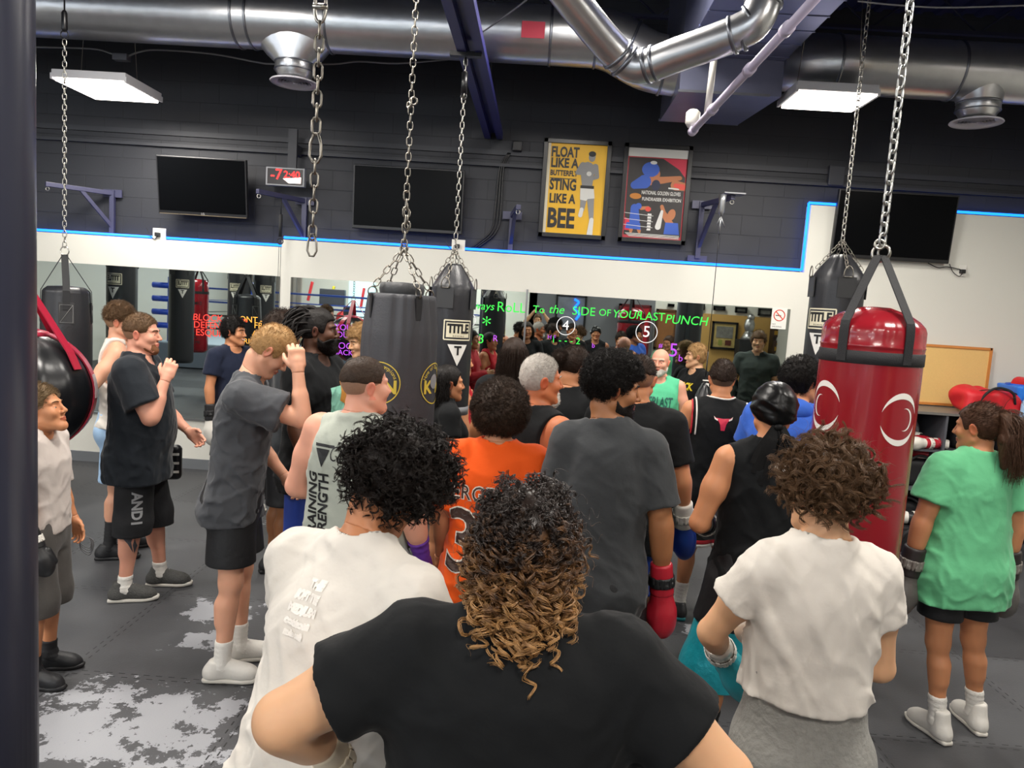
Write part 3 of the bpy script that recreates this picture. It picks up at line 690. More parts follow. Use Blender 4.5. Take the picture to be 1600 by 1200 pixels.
# ------------------------------------------------------------------ framed posters
def frame_poster(x0, x1, z0, z1, label, art):
    cx, cz, w_, h_ = (x0+x1)/2, (z0+z1)/2, x1-x0, z1-z0
    e = empty('framed_poster', (cx, WALL+.085, cz)); mb = MB(); t = .045
    for s in (-1, 1):
        mb.box((s*(w_/2+t/2), -.012, 0), (t, .03, h_+2*t), bev=.004); mb.box((0, -.012, s*(h_/2+t/2)), (w_+2*t, .03, t), bev=.004); mb.box((0, .022, s*h_*.3), (w_*.8, .035, .03))
    mb.build('frame', mat('black_frame', '#0d0e12', .35), e); art(e, w_, h_); tag(e, label, 'poster')
PY = -.012
LAY = [0]
def flat(mb, pts, y=PY-.001):
    LAY[0] = (LAY[0]+1) % 12; y = y-LAY[0]*3e-5; mb.add([(p[0], y, p[1]) for p in pts], [tuple(range(len(pts)))], False)
def blob(mb, c, rx, ry, y, a=0, n=20):
    ca, sa = math.cos(R(a)), math.sin(R(a))
    flat(mb, [(c[0]+rx*math.cos(t)*ca-ry*math.sin(t)*sa, c[1]+rx*math.cos(t)*sa+ry*math.sin(t)*ca) for t in [2*math.pi*k/n for k in range(n)]], y)
def limb(mb, a, b, r1, r2, y):
    a, b = Vector(a), Vector(b); d = (b-a).normalized(); n_ = Vector((-d.y, d.x))
    flat(mb, [a+n_*r1, a-n_*r1, b-n_*r2, b+n_*r2], y); blob(mb, a, r1, r1, y, n=12); blob(mb, b, r2, r2, y, n=12)
def art1(e, w_, h_):
    MB().box((0, 0, 0), (w_, .02, h_)).build('paper', mat('poster_yellow', '#e8b41c', .5, vary=.05, scale=8), e)
    mb = MB(); flat(mb, [(-w_/2, -h_/2), (-w_/2+.03, -h_/2), (-w_/2+.03, h_/2), (-w_/2, h_/2)]); mb.build('paper_edge', mat('poster_cream', '#d8d0b8', .6), e)
    mb = MB()
    for s, z, size, wd in (('FLOAT', .365, .14, .285), ('LIKE A', .255, .13, .285), ('BUTTERFLY', .155, .075, .285), ('STING', .035, .15, .275), ('LIKE A', -.105, .13, .27), ('BEE', -.31, .27, .28)):
        V, F = text_geo(s, size, .0004, bold=size*.035); V[:, 0] *= wd/np.ptp(V[:, 0]); mb.add(np.stack([V[:, 0]-.125, PY-.002-V[:, 2], V[:, 1]+z], 1), F, False)
    flat(mb, [(-.265, .098), (.01, .098), (.01, .106), (-.265, .106)], PY-.002); mb.build('printed_words', mat('ink_black', '#141416', .5), e)
    g = mat('print_grey', '#8f8f8f', .6); g2 = mat('print_pale', '#d9d9d4', .6); g3 = mat('print_dark', '#2a2a2c', .6); y = PY-.003
    mb = MB(); X = .135
    limb(mb, (X-.02, .21), (X-.01, .02), .075, .05, y); limb(mb, (X-.07, .25), (X-.12, .17), .03, .022, y); limb(mb, (X-.12, .17), (X-.02, .17), .022, .018, y)
    limb(mb, (X+.06, .24), (X+.085, .14), .03, .022, y); limb(mb, (X+.085, .14), (X+.04, .12), .022, .018, y)
    blob(mb, (X+.02, .335), .035, .048, y); limb(mb, (X-.035, -.05), (X-.045, -.2), .038, .022, y); limb(mb, (X+.03, -.05), (X+.06, -.32), .04, .02, y); mb.build('printed_boxer', g, e)
    mb = MB(); flat(mb, [(X-.08, .02), (X+.06, .02), (X+.075, -.08), (X+.005, -.09), (X-.01, -.11), (X-.075, -.10)], y-.001); limb(mb, (X-.05, -.2), (X-.06, -.26), .02, .022, y-.001); limb(mb, (X+.06, -.3), (X+.05, -.45), .022, .03, y-.001)
    blob(mb, (X-.0, .165), .026, .024, y-.001); mb.build('printed_trunks', g2, e)
    mb = MB(); blob(mb, (X+.02, .365), .038, .028, y-.001); flat(mb, [(X-.08, .045), (X+.06, .045), (X+.06, .015), (X-.08, .015)], y-.002); mb.build('printed_hair', g3, e)
frame_poster(-.01, .60, 2.77, 3.68, 'black framed yellow poster with a boxer and large words ending BEE', art1)
def art2(e, w_, h_):
    y = PY-.001
    MB().box((0, 0, 0), (w_, .02, h_)).build('paper', mat('poster_red', '#b3303c', .5), e)
    mb = MB(); flat(mb, [(-w_/2+.012, -h_/2+.03), (w_/2-.012, -h_/2+.03), (w_/2-.012, .36), (-w_/2+.012, .36)], y); mb.build('printed_ground', mat('print_charcoal', '#2b2727', .5, vary=.5, scale=9), e)
    mb = MB(); flat(mb, [(-w_/2, .37), (w_/2, .37), (w_/2, h_/2), (-w_/2, h_/2)], y); mb.build('blank_band', mat('print_white', '#d8d8d4', .6), e)
    mb = MB(); flat(mb, [(w_/2-.25, .36), (w_/2-.012, .36), (w_/2-.012, .18), (w_/2-.08, .26)], y-.0005); flat(mb, [(-.29, -.38), (-.2, -.38), (-.22, -.28), (-.29, -.25)], y-.0005); mb.build('printed_red', mat('print_red', '#d02a48', .5), e)
    sk = mat('print_skin', '#b9764e', .6); bl = mat('print_blue', '#2f58b8', .5)
    mb = MB(); y -= .001
    limb(mb, (-.13, .12), (.06, .145), .045, .035, y); limb(mb, (.06, .145), (.24, .175), .035, .022, y); limb(mb, (.2, .1), (.29, .09), .05, .04, y); blob(mb, (.0, .2), .035, .05, y); limb(mb, (.11, -.2), (.2, -.32), .03, .035, y); blob(mb, (.185, -.2), .04, .06, y, -15)
    limb(mb, (.11, -.2), (.08, -.12), .024, .018, y); limb(mb, (-.13, -.15), (-.06, -.14), .018, .015, y); blob(mb, (-.22, -.36), .02, .05, y); blob(mb, (-.14, -.36), .02, .05, y, 15); mb.build('printed_skin', sk, e)
    mb = MB(); y -= .0005
    blob(mb, (-.065, .245), .09, .075, y); limb(mb, (-.22, .08), (-.12, .12), .04, .07, y); limb(mb, (-.2, -.15), (-.19, -.28), .04, .055, y); blob(mb, (-.16, -.13), .032, .032, y); flat(mb, [(-.27, -.3), (-.13, -.3), (-.12, -.37), (-.28, -.36)], y)
    flat(mb, [(.13, -.28), (.26, -.28), (.28, -.40), (.12, -.40)], y); mb.build('printed_vest', bl, e)
    mb = MB(); blob(mb, (.0, .09), .045, .055, y-.0005); mb.build('printed_glove', mat('print_navy', '#1a2140', .4), e)
    mb = MB(); y -= .001
    for s, x, z, size in (('NATIONAL GOLDEN GLOVES', .06, .01, .052), ('FUNDRAISER EXHIBITION', .07, -.055, .048)):
        V, F = text_geo(s, size, .0003, bold=.001); V[:, 0] *= .40/np.ptp(V[:, 0]); mb.add(np.stack([V[:, 0]+x, y-V[:, 2], V[:, 1]+z], 1), F, False)
    blob(mb, (-.04, .315), .035, .018, y); flat(mb, [(.13, .06), (.24, .055), (.24, .07), (.13, .075)], y)
    for i in range(5): flat(mb, [(-.28+.01*i, -.405-.008*i), (.28, -.41-.008*i), (.28, -.414-.008*i), (-.28+.01*i, -.409-.008*i)], y)
    for i in range(3): flat(mb, [(-.3, -.2-.06*i), (.0, -.22-.06*i), (.0, -.225-.06*i), (-.3, -.205-.06*i)], y)
    for i in range(6): flat(mb, [(-.06+.001*i, -.2-.03*i), (-.02, -.2-.03*i), (-.02, -.222-.03*i), (-.06, -.222-.03*i)], y)
    limb(mb, (.055, -.33), (.085, -.17), .03, .014, y); mb.build('printed_words', mat('print_white', '#d8d8d4', .6), e)
    mb = MB(); blob(mb, (-.2, -.03), .06, .03, y); mb.build('printed_badge', mat('print_orange', '#c07a28', .5), e)
    mb = MB(); blob(mb, (-.06, -.155), .03, .025, y); limb(mb, (.2, .1), (.28, .085), .02, .03, y-.0003); mb.build('printed_red_glove', mat('print_red2', '#d8483a', .5), e)
frame_poster(.82, 1.43, 2.77, 3.68, 'black framed boxing event poster with blue headgear boxer and white band', art2)

# no smoking sign
e = empty('no_smoking_sign', (2.49, WALL-.0135, 2.035))
MB().box((0, 0, 0), (.155, .003, .22)).build('plate', mat('sign_white', '#e8e6e0', .4), e)
mb = MB(); mb.torus((0, -.0025, .03), .055, .005, (0, 1, 0), 32, 4); mb.bar((-.036, -.003, .066), (.036, -.003, -.006), .002, .009, up=(1, 0, 1)); mb.build('red_ring', mat('sign_red', '#d8432c', .5), e)
mb = MB(); mb.box((-.01, -.002, .028), (.055, .001, .009)); V, F = text_geo('NO', .022, .0003, align='LEFT'); mb.add(np.stack([V[:, 0]-.065, -.002-V[:, 2], V[:, 1]-.063], 1), F, False); V, F = text_geo('SMOKING', .022, .0003, align='LEFT'); mb.add(np.stack([V[:, 0]-.065, -.002-V[:, 2], V[:, 1]-.088], 1), F, False); mb.build('printed_cigarette', BLACKM, e)
tag(e, 'white no smoking sign on the mirror corner', 'sign')
# outlets
for px, py, wy, lab in ((248, 365, WALL-.004, 'white double outlet with plug under the left television'), (716, 383, WALL-.004, 'white outlet on the lit ledge right of the black bag chains'), (1503, 423, WALL-.004, 'white outlet on the white wall under the wide television'), (405, 382, WALL-.004, 'small white outlet on the blue lit ledge left of the hanging strap')):
    if px == 405: continue
    P = at(px, py, WALL); e = empty('wall_outlet', (P.x, wy if P.z < 2.4 or px > 1400 else WALL+.02, P.z)); wide = .14 if px < 1000 else .075
    MB().box((0, -.004, 0), (wide, .012, .115), bev=.003).build('cover', mat('outlet_white', '#e4e2da', .4), e)
    mb = MB(); mb.box((-.01, -.025, -.01), (.05, .04, .04), bev=.006); mb.tube(smooth_path([(-.01, -.03, -.03), (-.04, -.03, -.06), (-.1, -.02, -.02), (-.14, -.01, .06)], 5), .004, 5); mb.build('plug', BLACKM, e)
    tag(e, lab, 'outlet')
mb = MB(); mb.tube(smooth_path([at(1450, 411, WALL-.02), at(1465, 418, WALL-.03), at(1480, 417, WALL-.03), at(1500, 421, WALL-.02)], 6), .005, 5); tag(mb.build('power_cord', BLACKM), 'black power cord hanging from the wide television to the outlet', 'cord')

# cork board
e = empty('cork_board', (3.98, WALL-.02, 1.56)); 
MB().box((0, 0, 0), (1.38, .012, .6)).build('cork_face', mat('cork', '#e8c17a', .8, bump=.3, scale=120, vary=.08), e)
mb = MB()
for s in (-1, 1): mb.box((s*.685, -.005, 0), (.025, .024, .625)); mb.box((0, -.005, s*.3), (1.38, .024, .025))
mb.build('wooden_frame', mat('pine_frame', '#cf8640', .5), e); tag(e, 'cork notice board with orange wooden frame on the white wall', 'board')
# ================================================================== EQUIPMENT
LEATH = mat('black_vinyl', '#26272b', .38, bump=.12, scale=60)
CANV = mat('black_canvas', '#3a3b40', .55, bump=.15, scale=90)
REDV = mat('red_vinyl', '#8a1722', .25, bump=.06, scale=9, coat=.3)
STRAP = mat('black_webbing', '#1c1d20', .7, bump=.2, scale=200)
CREAM = mat('cream_print', '#e3dcc0', .6); WPRINT = mat('white_print', '#e6e4de', .5); BPRINT = mat('black_print', '#111113', .5); YPRINT = mat('yellow_print', '#d8c24a', .5)
def wrap(V, rad, ang, z, off=.001):
    a = R(ang)+V[:, 0]/rad; r_ = rad+off+V[:, 2]
    return np.stack([r_*np.cos(a), r_*np.sin(a), V[:, 1]+z], 1)
def decal(mb, V, F, rad, ang, z, off=.001, ml=.03):
    V, F = densify(V, F, ml); mb.add(wrap(V, rad, ang, z, off), F, False)
def poly2(pts, ext=0): return np.array([(x, y, 0.) for x, y in pts]), [tuple(range(len(pts)))]
def arc_strip(r0, r1, a0, a1, n=24, c=(0, 0), shift=0):
    V = []; F = []
    for i in range(n+1):
        t = i/n; a = R(a0+(a1-a0)*t); k = math.sin(math.pi*t) if shift else 1
        ri = r1-(r1-r0)*k
        V += [(c[0]+r1*math.cos(a), c[1]+r1*math.sin(a), 0.), (c[0]+ri*math.cos(a), c[1]+ri*math.sin(a), 0.)]
        if i: F.append((2*i-2, 2*i-1, 2*i+1, 2*i))
    return np.array(V), F
def surf_rev(prof, n=72, fold=None):
    V = []; F = []
    for i, (r_, z) in enumerate(prof):
        for k in range(n):
            a = 2*math.pi*k/n; q = r_*(1+(fold(a, i/(len(prof)-1), z) if fold else 0)); V.append((q*math.cos(a), q*math.sin(a), z))
    for i in range(len(prof)-1):
        for k in range(n): F.append((i*n+k, i*n+(k+1) % n, (i+1)*n+(k+1) % n, (i+1)*n+k))
    F.append(tuple(range(n-1, -1, -1))); F.append(tuple((len(prof)-1)*n+k for k in range(n)))
    return np.array(V), F
def prof_interp(keys, n=40):
    z = np.linspace(keys[0][1], keys[-1][1], n); return [(float(np.interp(q, [k[1] for k in keys], [k[0] for k in keys])), float(q)) for q in z]
def title_marks(e, r_, ang, ztop, sc_=1.0):
    mb = MB(); w_, h_, t = .21*sc_, .135*sc_, .009
    for x, y, a, b in ((0, h_/2, w_, t), (0, -h_/2, w_, t), (-w_/2, 0, t, h_), (w_/2, 0, t, h_)):
        V, F = poly2([(x-a/2, y-b/2), (x+a/2, y-b/2), (x+a/2, y+b/2), (x-a/2, y+b/2)]); decal(mb, V, F, r_, ang, ztop, .0015)
    V, F = poly2([(-w_/2+.016, -h_/2+.016), (w_/2-.016, -h_/2+.016), (w_/2-.016, h_/2-.016), (-w_/2+.016, h_/2-.016)]); decal(mb, V, F, r_, ang, ztop, .0015)
    mb.build('brand_panel', CREAM, e)
    mb = MB(); V, F = text_geo('TITLE', .085*sc_, .0003, bold=.004); V[:, 0] *= (w_-.045)/np.ptp(V[:, 0]); decal(mb, V, F, r_, ang, ztop+.008, .003)
    V, F = text_geo('B O X I N G', .016, .0002); decal(mb, V, F, r_, ang, ztop-.042*sc_, .003); mb.build('brand_words', BPRINT, e)
    mb = MB(); V, F = poly2([(-.075*sc_, 0), (.0, -.15*sc_), (.075*sc_, 0)]); decal(mb, V, F, r_, ang, ztop-.10*sc_, .0015); mb.build('triangle_mark', WPRINT, e)
    mb = MB(); V, F = text_geo('T', .085*sc_, .0003, bold=.003); decal(mb, V, F, r_, ang, ztop-.145*sc_, .003); mb.build('letter_mark', BPRINT, e)
def hang_chain(e, z0, z1, link, r_, wd, m, name='chain', lean=(0, 0)):
    mb = MB(); chain_geo(mb, (0, 0, z0), (lean[0], lean[1], z1), link, r_, wd); mb.build(name, m, e)
def gathered_bag(label, x, y, r_, ztop, zshould, zbot, ang, marks=True, chaintop=None, strip=None, group=None, ch=(.042, .0028, .011)):
    """long vinyl bag whose cloth is gathered up to one point"""
    e = empty('punching_bag', (x, y, 0))
    fold = lambda a, t, z: (.055*max(0, (z-zshould)/(ztop-zshould))+.006)*math.sin(7*a+2*math.sin(3*a))
    keys = [(r_*.9, zbot), (r_, zbot+.04), (r_, zshould-.05), (r_*.96, zshould), (r_*.70, zshould+(ztop-zshould)*.45), (r_*.42, zshould+(ztop-zshould)*.85), (r_*.3, ztop)]
    V, F = surf_rev(prof_interp(keys, 60), 72, fold); MB().add(V, F).build('bag_body', LEATH, e)
    mb = MB()
    for k in range(4): # leather patch with D ring
        a = R(ang-40)+k*math.pi/2; c, s = math.cos(a), math.sin(a); q = Vector((c, s, 0)); up = Vector((0, 0, 1))
        z = zshould-.06; mb.bar(q*(r_+.001)+up*(z-.09), q*(r_+.002)+up*(z+.05), .12, .006, up=q)
    mb.build('anchor_patch', mat('patch_vinyl', '#2d2e30', .5), e)
    for k in range(4):
        a = R(ang-40)+k*math.pi/2; q = Vector((math.cos(a), math.sin(a), 0)); z = zshould-.01; mb = MB()
        t = q.cross(Vector((0, 0, 1)))
        pts = [q*(r_+.012)+t*sx*.03*1+Vector((0, 0, z+dz)) for sx, dz in ((-1, 0), (-.9, .04), (-.3, .07), (.3, .07), (.9, .04), (1, 0))]
        mb.tube(smooth_path(pts, 3), .004, 6, closed=False); mb.tube([pts[0], pts[-1]], .004, 6)
        chain_geo(mb, q*(r_*.9)+Vector((0, 0, z+.06)), (0, 0, ztop+.10), *ch); mb.build('ring_and_chain', CHAIND, e)
    hang_chain(e, ztop+.09, chaintop or CZ-.1, .05, .0038, .013, CHROME)
    if strip: MB().add(*surf_rev([(r_+.003, zbot), (r_+.003, zbot+strip)], 48)).build('grey_tape', mat('grey_tape', '#7b7d80', .6), e)
    if marks: title_marks(e, r_, ang, zshould-.30)
    tag(e, label, 'punching bag', group); return e
# the bag beside the girl, with the cream box mark
def px_x(px, py, y): return at(px, py, y).x
y = 5.2; tb = (px_x(704, 520, y), y)
gathered_bag('black punching bag with cream brand box and white triangle, next to the dark haired girl', tb[0], y, .155, at(702, 412, y).z, at(702, 448, y).z, at(702, 645, y).z, -62, strip=.06, chaintop=3.65)
# hook cover on its chain
y = 5.2; tb2 = (px_x(1305, 480, y), y)
gathered_bag('tall grey black punching bag with cream brand box, partly behind the red bag', tb2[0], y, .175, at(1305, 398, y).z, at(1305, 432, y).z, .55, -143)
# centre black bag: wide canvas, open top pulled up by four chains
y = 3.7; cx_ = px_x(624, 540, y); ztb = at(625, 458, y).z; zr = ztb-.0
e = empty('punching_bag', (cx_, y, 0)); r_ = .185
def fold(a, t, z):
    d = max(0, (z-(ztb-.38))/.38); pull = math.cos(2*(a-R(-50)))**2
    return .10*d**.7*(abs(math.sin(6*a+1.2*math.sin(2*a)))**.7-.6) + .03*d*math.sin(17*a+2*math.sin(5*a)) - .05*d*d + .006*math.sin(5*a+z*6)
keys = [(.17, .72), (.195, .78), (.195, ztb-.5), (.19, ztb-.2), (.178, ztb-.06), (.170, ztb-.02), (.155, ztb-.025), (.15, ztb-.06)]
P_ = [(.17, .72), (.192, .76)]+[(.195, z) for z in np.linspace(.8, ztb-.5, 14)]+[(float(np.interp(z, [ztb-.5, ztb-.2, ztb-.03], [.195, .192, .178])), float(z)) for z in np.linspace(ztb-.48, ztb-.03, 22)]+[(.176, ztb-.01), (.165, ztb-.005), (.16, ztb-.03), (.05, ztb-.035)]
V, F = surf_rev(P_, 120, fold); MB().add(V, F).build('bag_body', CANV, e)
mb = MB(); mb.lathe([(.10, ztb-.06), (.115, ztb+.02), (.108, ztb+.05), (.02, ztb+.055)], 40); mb.build('inner_bundle', mat('inner_canvas', '#3b3c3e', .6, bump=.3, scale=30), e)
apex = Vector((0, 0, at(631, 388, y).z))
for k in range(4):
    a = R(-50)+k*math.pi/2+(.0 if k else 0); q = Vector((math.cos(a), math.sin(a), 0)); mb = MB()
    chain_geo(mb, q*.155+Vector((0, 0, ztb+.03)), apex, .047, .0032, .012)
    mb.torus(q*.165+Vector((0, 0, ztb-.0)), .024, .004, q.cross(Vector((0, 0, 1))), 16, 6); mb.build('chain', CHAIND, e)
    mb = MB(); mb.bar(q*.176+Vector((0, 0, ztb-.13)), q*.172+Vector((0, 0, ztb-.01)), .034, .008, up=q, bev=.002); mb.build('webbing_tab', STRAP, e)
mb = MB(); mb.torus(apex, .018, .005, (0, 1, 0), 16, 6); chain_geo(mb, apex+Vector((0, 0, .0)), (0, 0, apex.z+.28), .05, .0045, .014); chain_geo(mb, (0.012, 0, apex.z+.1), (0.005, 0, apex.z+.22), .04, .004, .014)
chain_geo(mb, (0, 0, apex.z+.28), (0, 0, CZ), .045, .0034, .0125); mb.torus((.012, 0, apex.z+.72), .018, .005, (0, 1, 0), 14, 6); mb.torus((-.01, 0, apex.z+.7), .014, .005, (1, 1, 0), 14, 6); mb.build('long_chain', CHAIND, e)
for nm, ang in (('round_emblem', -106), ('round_emblem', -14)):
    z = at(600, 592, y).z; mb = MB(); V, F = arc_strip(.100, .105, 0, 360, 48); decal(mb, V, F, .195, ang, z, .004)
    for s, a0, a1, sz in (('Home of Champions', 160, 20, .028),):
        for i, chh in enumerate(s):
            if chh == ' ': continue
            a = R(a0+(a1-a0)*i/(len(s)-1)); V, F = text_geo(chh, sz, .0002); rr = .083
            ca, sa = math.cos(a-math.pi/2), math.sin(a-math.pi/2); X = V[:, 0]*ca-V[:, 1]*sa+rr*math.cos(a); Y_ = V[:, 0]*sa+V[:, 1]*ca+rr*math.sin(a)
            decal(mb, np.stack([X, Y_, V[:, 2]], 1), F, .195, ang, z, .004)
    for sx in (-1, 1):
        V, F = text_geo('N' if sx > 0 else 'K', .09, .0002, bold=.003); V[:, 0] += sx*.055; V[:, 1] -= .02; decal(mb, V, F, .195, ang, z, .004)
    mb.build(nm, YPRINT, e)
    mb = MB(); V, F = arc_strip(.001, .038, 0, 360, 24, c=(0, .01)); decal(mb, V, F, .195, ang, z, .005); mb.build('emblem_centre', mat('grey_print', '#8d8f92', .5), e)
tag(e, 'wide black punching bag on four chains with round yellow emblems, centre', 'punching bag')
# red bag
y = 3.35; rx = px_x(1355, 600, y); e = empty('punching_bag', (rx, y, 0)); rr = .214; zt = at(1360, 472, y).z; zs = at(1360, 512, y).z
def foldr(a, t, z): return (.010*math.sin(26*a+3*math.sin(4*a))*max(0, 1-abs(z-zs)/.05))
P_ = [(.2, .72), (rr-.01, .73), (rr, .76)]+[(rr, z) for z in np.linspace(.8, zs-.1, 12)]+[(rr+.001, zs-.085), (rr+.004, zs-.08), (rr+.001, zs-.075), (rr, zs-.03), (rr-.001, zs-.01), (rr-.008, zs+.01), (rr-.03, zs+.035), (rr-.07, zs+.062), (rr-.12, zs+.08), (.06, zs+.092), (.005, zs+.095)]
V, F = surf_rev(P_, 120, foldr); MB().add(V, F).build('bag_body', REDV, e)
zb_ = at(1350, 553, y).z-.01
mb = MB(); mb.lathe([(rr+.001, zb_-.028), (rr+.004, zb_-.026), (rr+.004, zb_+.026), (rr+.001, zb_+.028)], 72, caps=False); mb.build('webbing_band', STRAP, e)
apx = Vector((-.012, 0, at(1378, 400, y).z)); apx.x = px_x(1376, 400, y)-rx
for k, aa in enumerate((-146, -74, 20, 104)):
    a = R(aa); q = Vector((math.cos(a), math.sin(a), 0)); mb = MB()
    pts = [q*(rr+.004)+Vector((0, 0, zb_-.02)), q*(rr+.005)+Vector((0, 0, zs-.02)), q*(rr-.0)+Vector((0, 0, zs+.025)), q*.02+apx]
    mb.V = mb.V; ribbon(mb, smooth_path(pts[:3], 4)+[pts[3]], .042, .005, up=lambda p: (p.x+1e-3, p.y, .3)); mb.build('hanging_strap', STRAP, e)
mb = MB(); mb.torus(apx+Vector((0, 0, .012)), .036, .006, (0.6, 1, 0), 24, 8); mb.torus(apx+Vector((.012, 0, .018)), .03, .005, (1, .5, 0), 24, 8); mb.torus(apx+Vector((-.01, 0, .05)), .02, .006, (.3, 1, 0), 16, 8); mb.build('shackle', CHROME, e)
top = at(1423, -10, y); mb = MB(); chain_geo(mb, apx+Vector((0, 0, .05)), (apx.x, 0, CZ), .058, .006, .0165); mb.build('heavy_chain', CHAINH, e)
for ang, fl_ in ((-166, 1), (-72, -1)):
    z = at(1290, 632, y).z if fl_ > 0 else at(1410, 648, y).z; mb = MB()
    for rr_, th, c, a0, a1 in ((.115, .026, (0, 0), 14, 168), (.115, .026, (0, 0), 192, 346), (.05, .012, (-.03, 0), 70, 290)):
        V, F = arc_strip(rr_-th, rr_, a0, a1, 18, c, shift=1); V[:, 0] *= fl_*.8; decal(mb, V, [f if fl_ > 0 else f[::-1] for f in F], rr, ang, z, .0015)
    mb.build('crescent_mark', WPRINT, e)
tag(e, 'big glossy red punching bag with black straps and white crescent marks', 'punching bag')
# left bag on a triangle of straps
y = 5.8; lx = px_x(104, 520, y); e = empty('punching_bag', (lx, y, 0)); zt = at(103, 452, y).z; r_ = .175
def foldl(a, t, z): return .012*math.sin(9*a+2*math.sin(3*a))*max(0, (z-zt+.3)/.3)
P_ = [(.15, .80), (.18, .83)]+[(float(np.interp(z, [.85, zt-.3, zt-.03], [.185, .185, .168])), float(z)) for z in np.linspace(.85, zt-.03, 24)]+[(.168, zt-.02), (.16, zt-.005), (.13, zt+.02), (.01, zt+.03)]
V, F = surf_rev(P_, 96, foldl); MB().add(V, F).build('bag_body', LEATH, e)
apx = Vector((px_x(101, 398, y)-lx, 0, at(101, 398, y).z))
for a in (-57, 33, 123, 213):
    q = Vector((math.cos(R(a)), math.sin(R(a)), 0)); mb = MB(); ribbon(mb, [q*(r_+.006)+Vector((0, 0, zt-.16)), q*(r_-.0)+Vector((0, 0, zt-.01)), q*.012+apx], .05, .006, up=lambda p: (p.x+1e-3, p.y-.001, .3)); mb.build('hanging_strap', STRAP, e)
    mb = MB(); mb.bar(q*(r_+.004)+Vector((0, 0, zt-.27)), q*(r_-.001)+Vector((0, 0, zt-.10)), .11, .006, up=q); mb.build('stitched_patch', mat('patch_vinyl', '#2d2e30'), e)
    s_ = q.cross(Vector((0, 0, 1))); mb = MB(); P0 = q*(r_+.009); g = [P0+s_*.045+Vector((0, 0, zt-.26)), P0-s_*.045+Vector((0, 0, zt-.26)), P0-s_*.045+Vector((0, 0, zt-.12)), P0+s_*.045+Vector((0, 0, zt-.12)), P0+s_*.045+Vector((0, 0, zt-.26)), P0-s_*.045+Vector((0, 0, zt-.12))]
    mb.tube(g, .0018, 4); mb.build('stitching', mat('stitch', '#8c8c8a', .6), e)
mb = MB(); mb.torus(apx+Vector((0, 0, .03)), .035, .005, (0, 1, 0), 20, 6); mb.build('steel_ring', CHROME, e)
mb = MB(); chain_geo(mb, apx+Vector((0, 0, .06)), (apx.x, 0, at(103, 62, y).z), .05, .004, .0135); mb.build('chain', CHROME, e)
zc = at(103, 50, y).z; mb = MB(); mb.torus((apx.x, 0, zc-.02), .03, .005, (0, 1, 0), 18, 6); mb.tube([(apx.x, 0, zc), (apx.x, 0, zc+.02), (apx.x, 0, zc+.14), (apx.x, 0, zc+.16)], [.012, .022, .022, .012], 14); mb.tube([(apx.x, 0, zc+.15), (apx.x, 0, CZ)], .006, 8); mb.build('swivel', BLACKM, e)
mb = MB(); mb.tube([(-.03, 0, .81), (-.035, 0, .18)], .008, 8); mb.torus((-.035, 0, .15), .025, .004, (0, 1, 0), 14, 6); mb.box((-.035, 0, .2), (.025, .02, .07), bev=.004); mb.build('tie_down_cord', STRAP, e)
tag(e, 'black punching bag on four straps at the left, with a stitched square patch', 'punching bag')
# big round bag, black with red bands
y = 4.0; c = at(36, 612, y); e = empty('uppercut_bag', (c.x, y, c.z)); Rb = .36
V, F = surf_rev([(Rb*math.cos(R(t))*(1.0 if t > 0 else 1), Rb*math.sin(R(t))*.98) for t in np.linspace(-89, 76, 34)], 96, lambda a, t, z: .012*math.sin(16*a)*abs(math.sin(2*t*3))); MB().add(V, F).build('bag_body', mat('black_glossy_vinyl', '#111215', .28, bump=.15, scale=14), e)
REDB = mat('red_band', '#9c1c34', .35)
for a in (20, 110, 200, 290):
    mb = MB(); pts = [Vector((Rb*1.012*math.cos(R(t))*math.cos(R(a)), Rb*1.012*math.cos(R(t))*math.sin(R(a)), Rb*.99*math.sin(R(t)))) for t in np.linspace(-85, 74, 24)]
    ribbon(mb, pts, .075, .008, up=lambda p: (p.x, p.y, p.z)); mb.build('red_band', REDB, e)
mb = MB(); mb.lathe([(Rb*.40, Rb*.90), (Rb*.34, Rb*.96), (Rb*.2, Rb*1.0), (.01, Rb*1.0)], 40); mb.build('red_crown', mat('red_crown', '#b03048', .35), e)
apx = Vector((at(39, 447, y).x-c.x, 0, at(39, 447, y).z-c.z))
for a in (-4, 86, 176, 266):
    mb = MB(); q = Vector((math.cos(R(a)), math.sin(R(a)), 0)); ribbon(mb, [q*Rb*.93+Vector((0, 0, Rb*.42)), q*Rb*.80+Vector((0, 0, Rb*.68)), q*.02+apx], .055, .006, up=lambda p: (p.x+1e-3, p.y, .4), wid=[.055, .055, .05]); mb.build('hanging_strap', REDB, e)
mb = MB(); q = Vector((math.cos(R(20)), math.sin(R(20)), 0)); pts = [q*Rb*1.03*math.cos(R(t))+Vector((0, 0, Rb*1.0*math.sin(R(t)))) for t in np.linspace(-4, 18, 6)]; ribbon(mb, pts, .05, .006, up=lambda p: (p.x, p.y, p.z)); mb.build('grey_label', mat('label_grey', '#b9aeb0', .5), e)
mb = MB(); mb.torus(apx+Vector((0, 0, .015)), .028, .005, (0, 1, 0), 18, 6); chain_geo(mb, apx+Vector((0, 0, .03)), (apx.x, 0, CZ-c.z), .045, .004, .0135); mb.build('chain', CHAIND, e)
tag(e, 'large round black bag with dark red bands hanging behind the boy', 'punching bag')

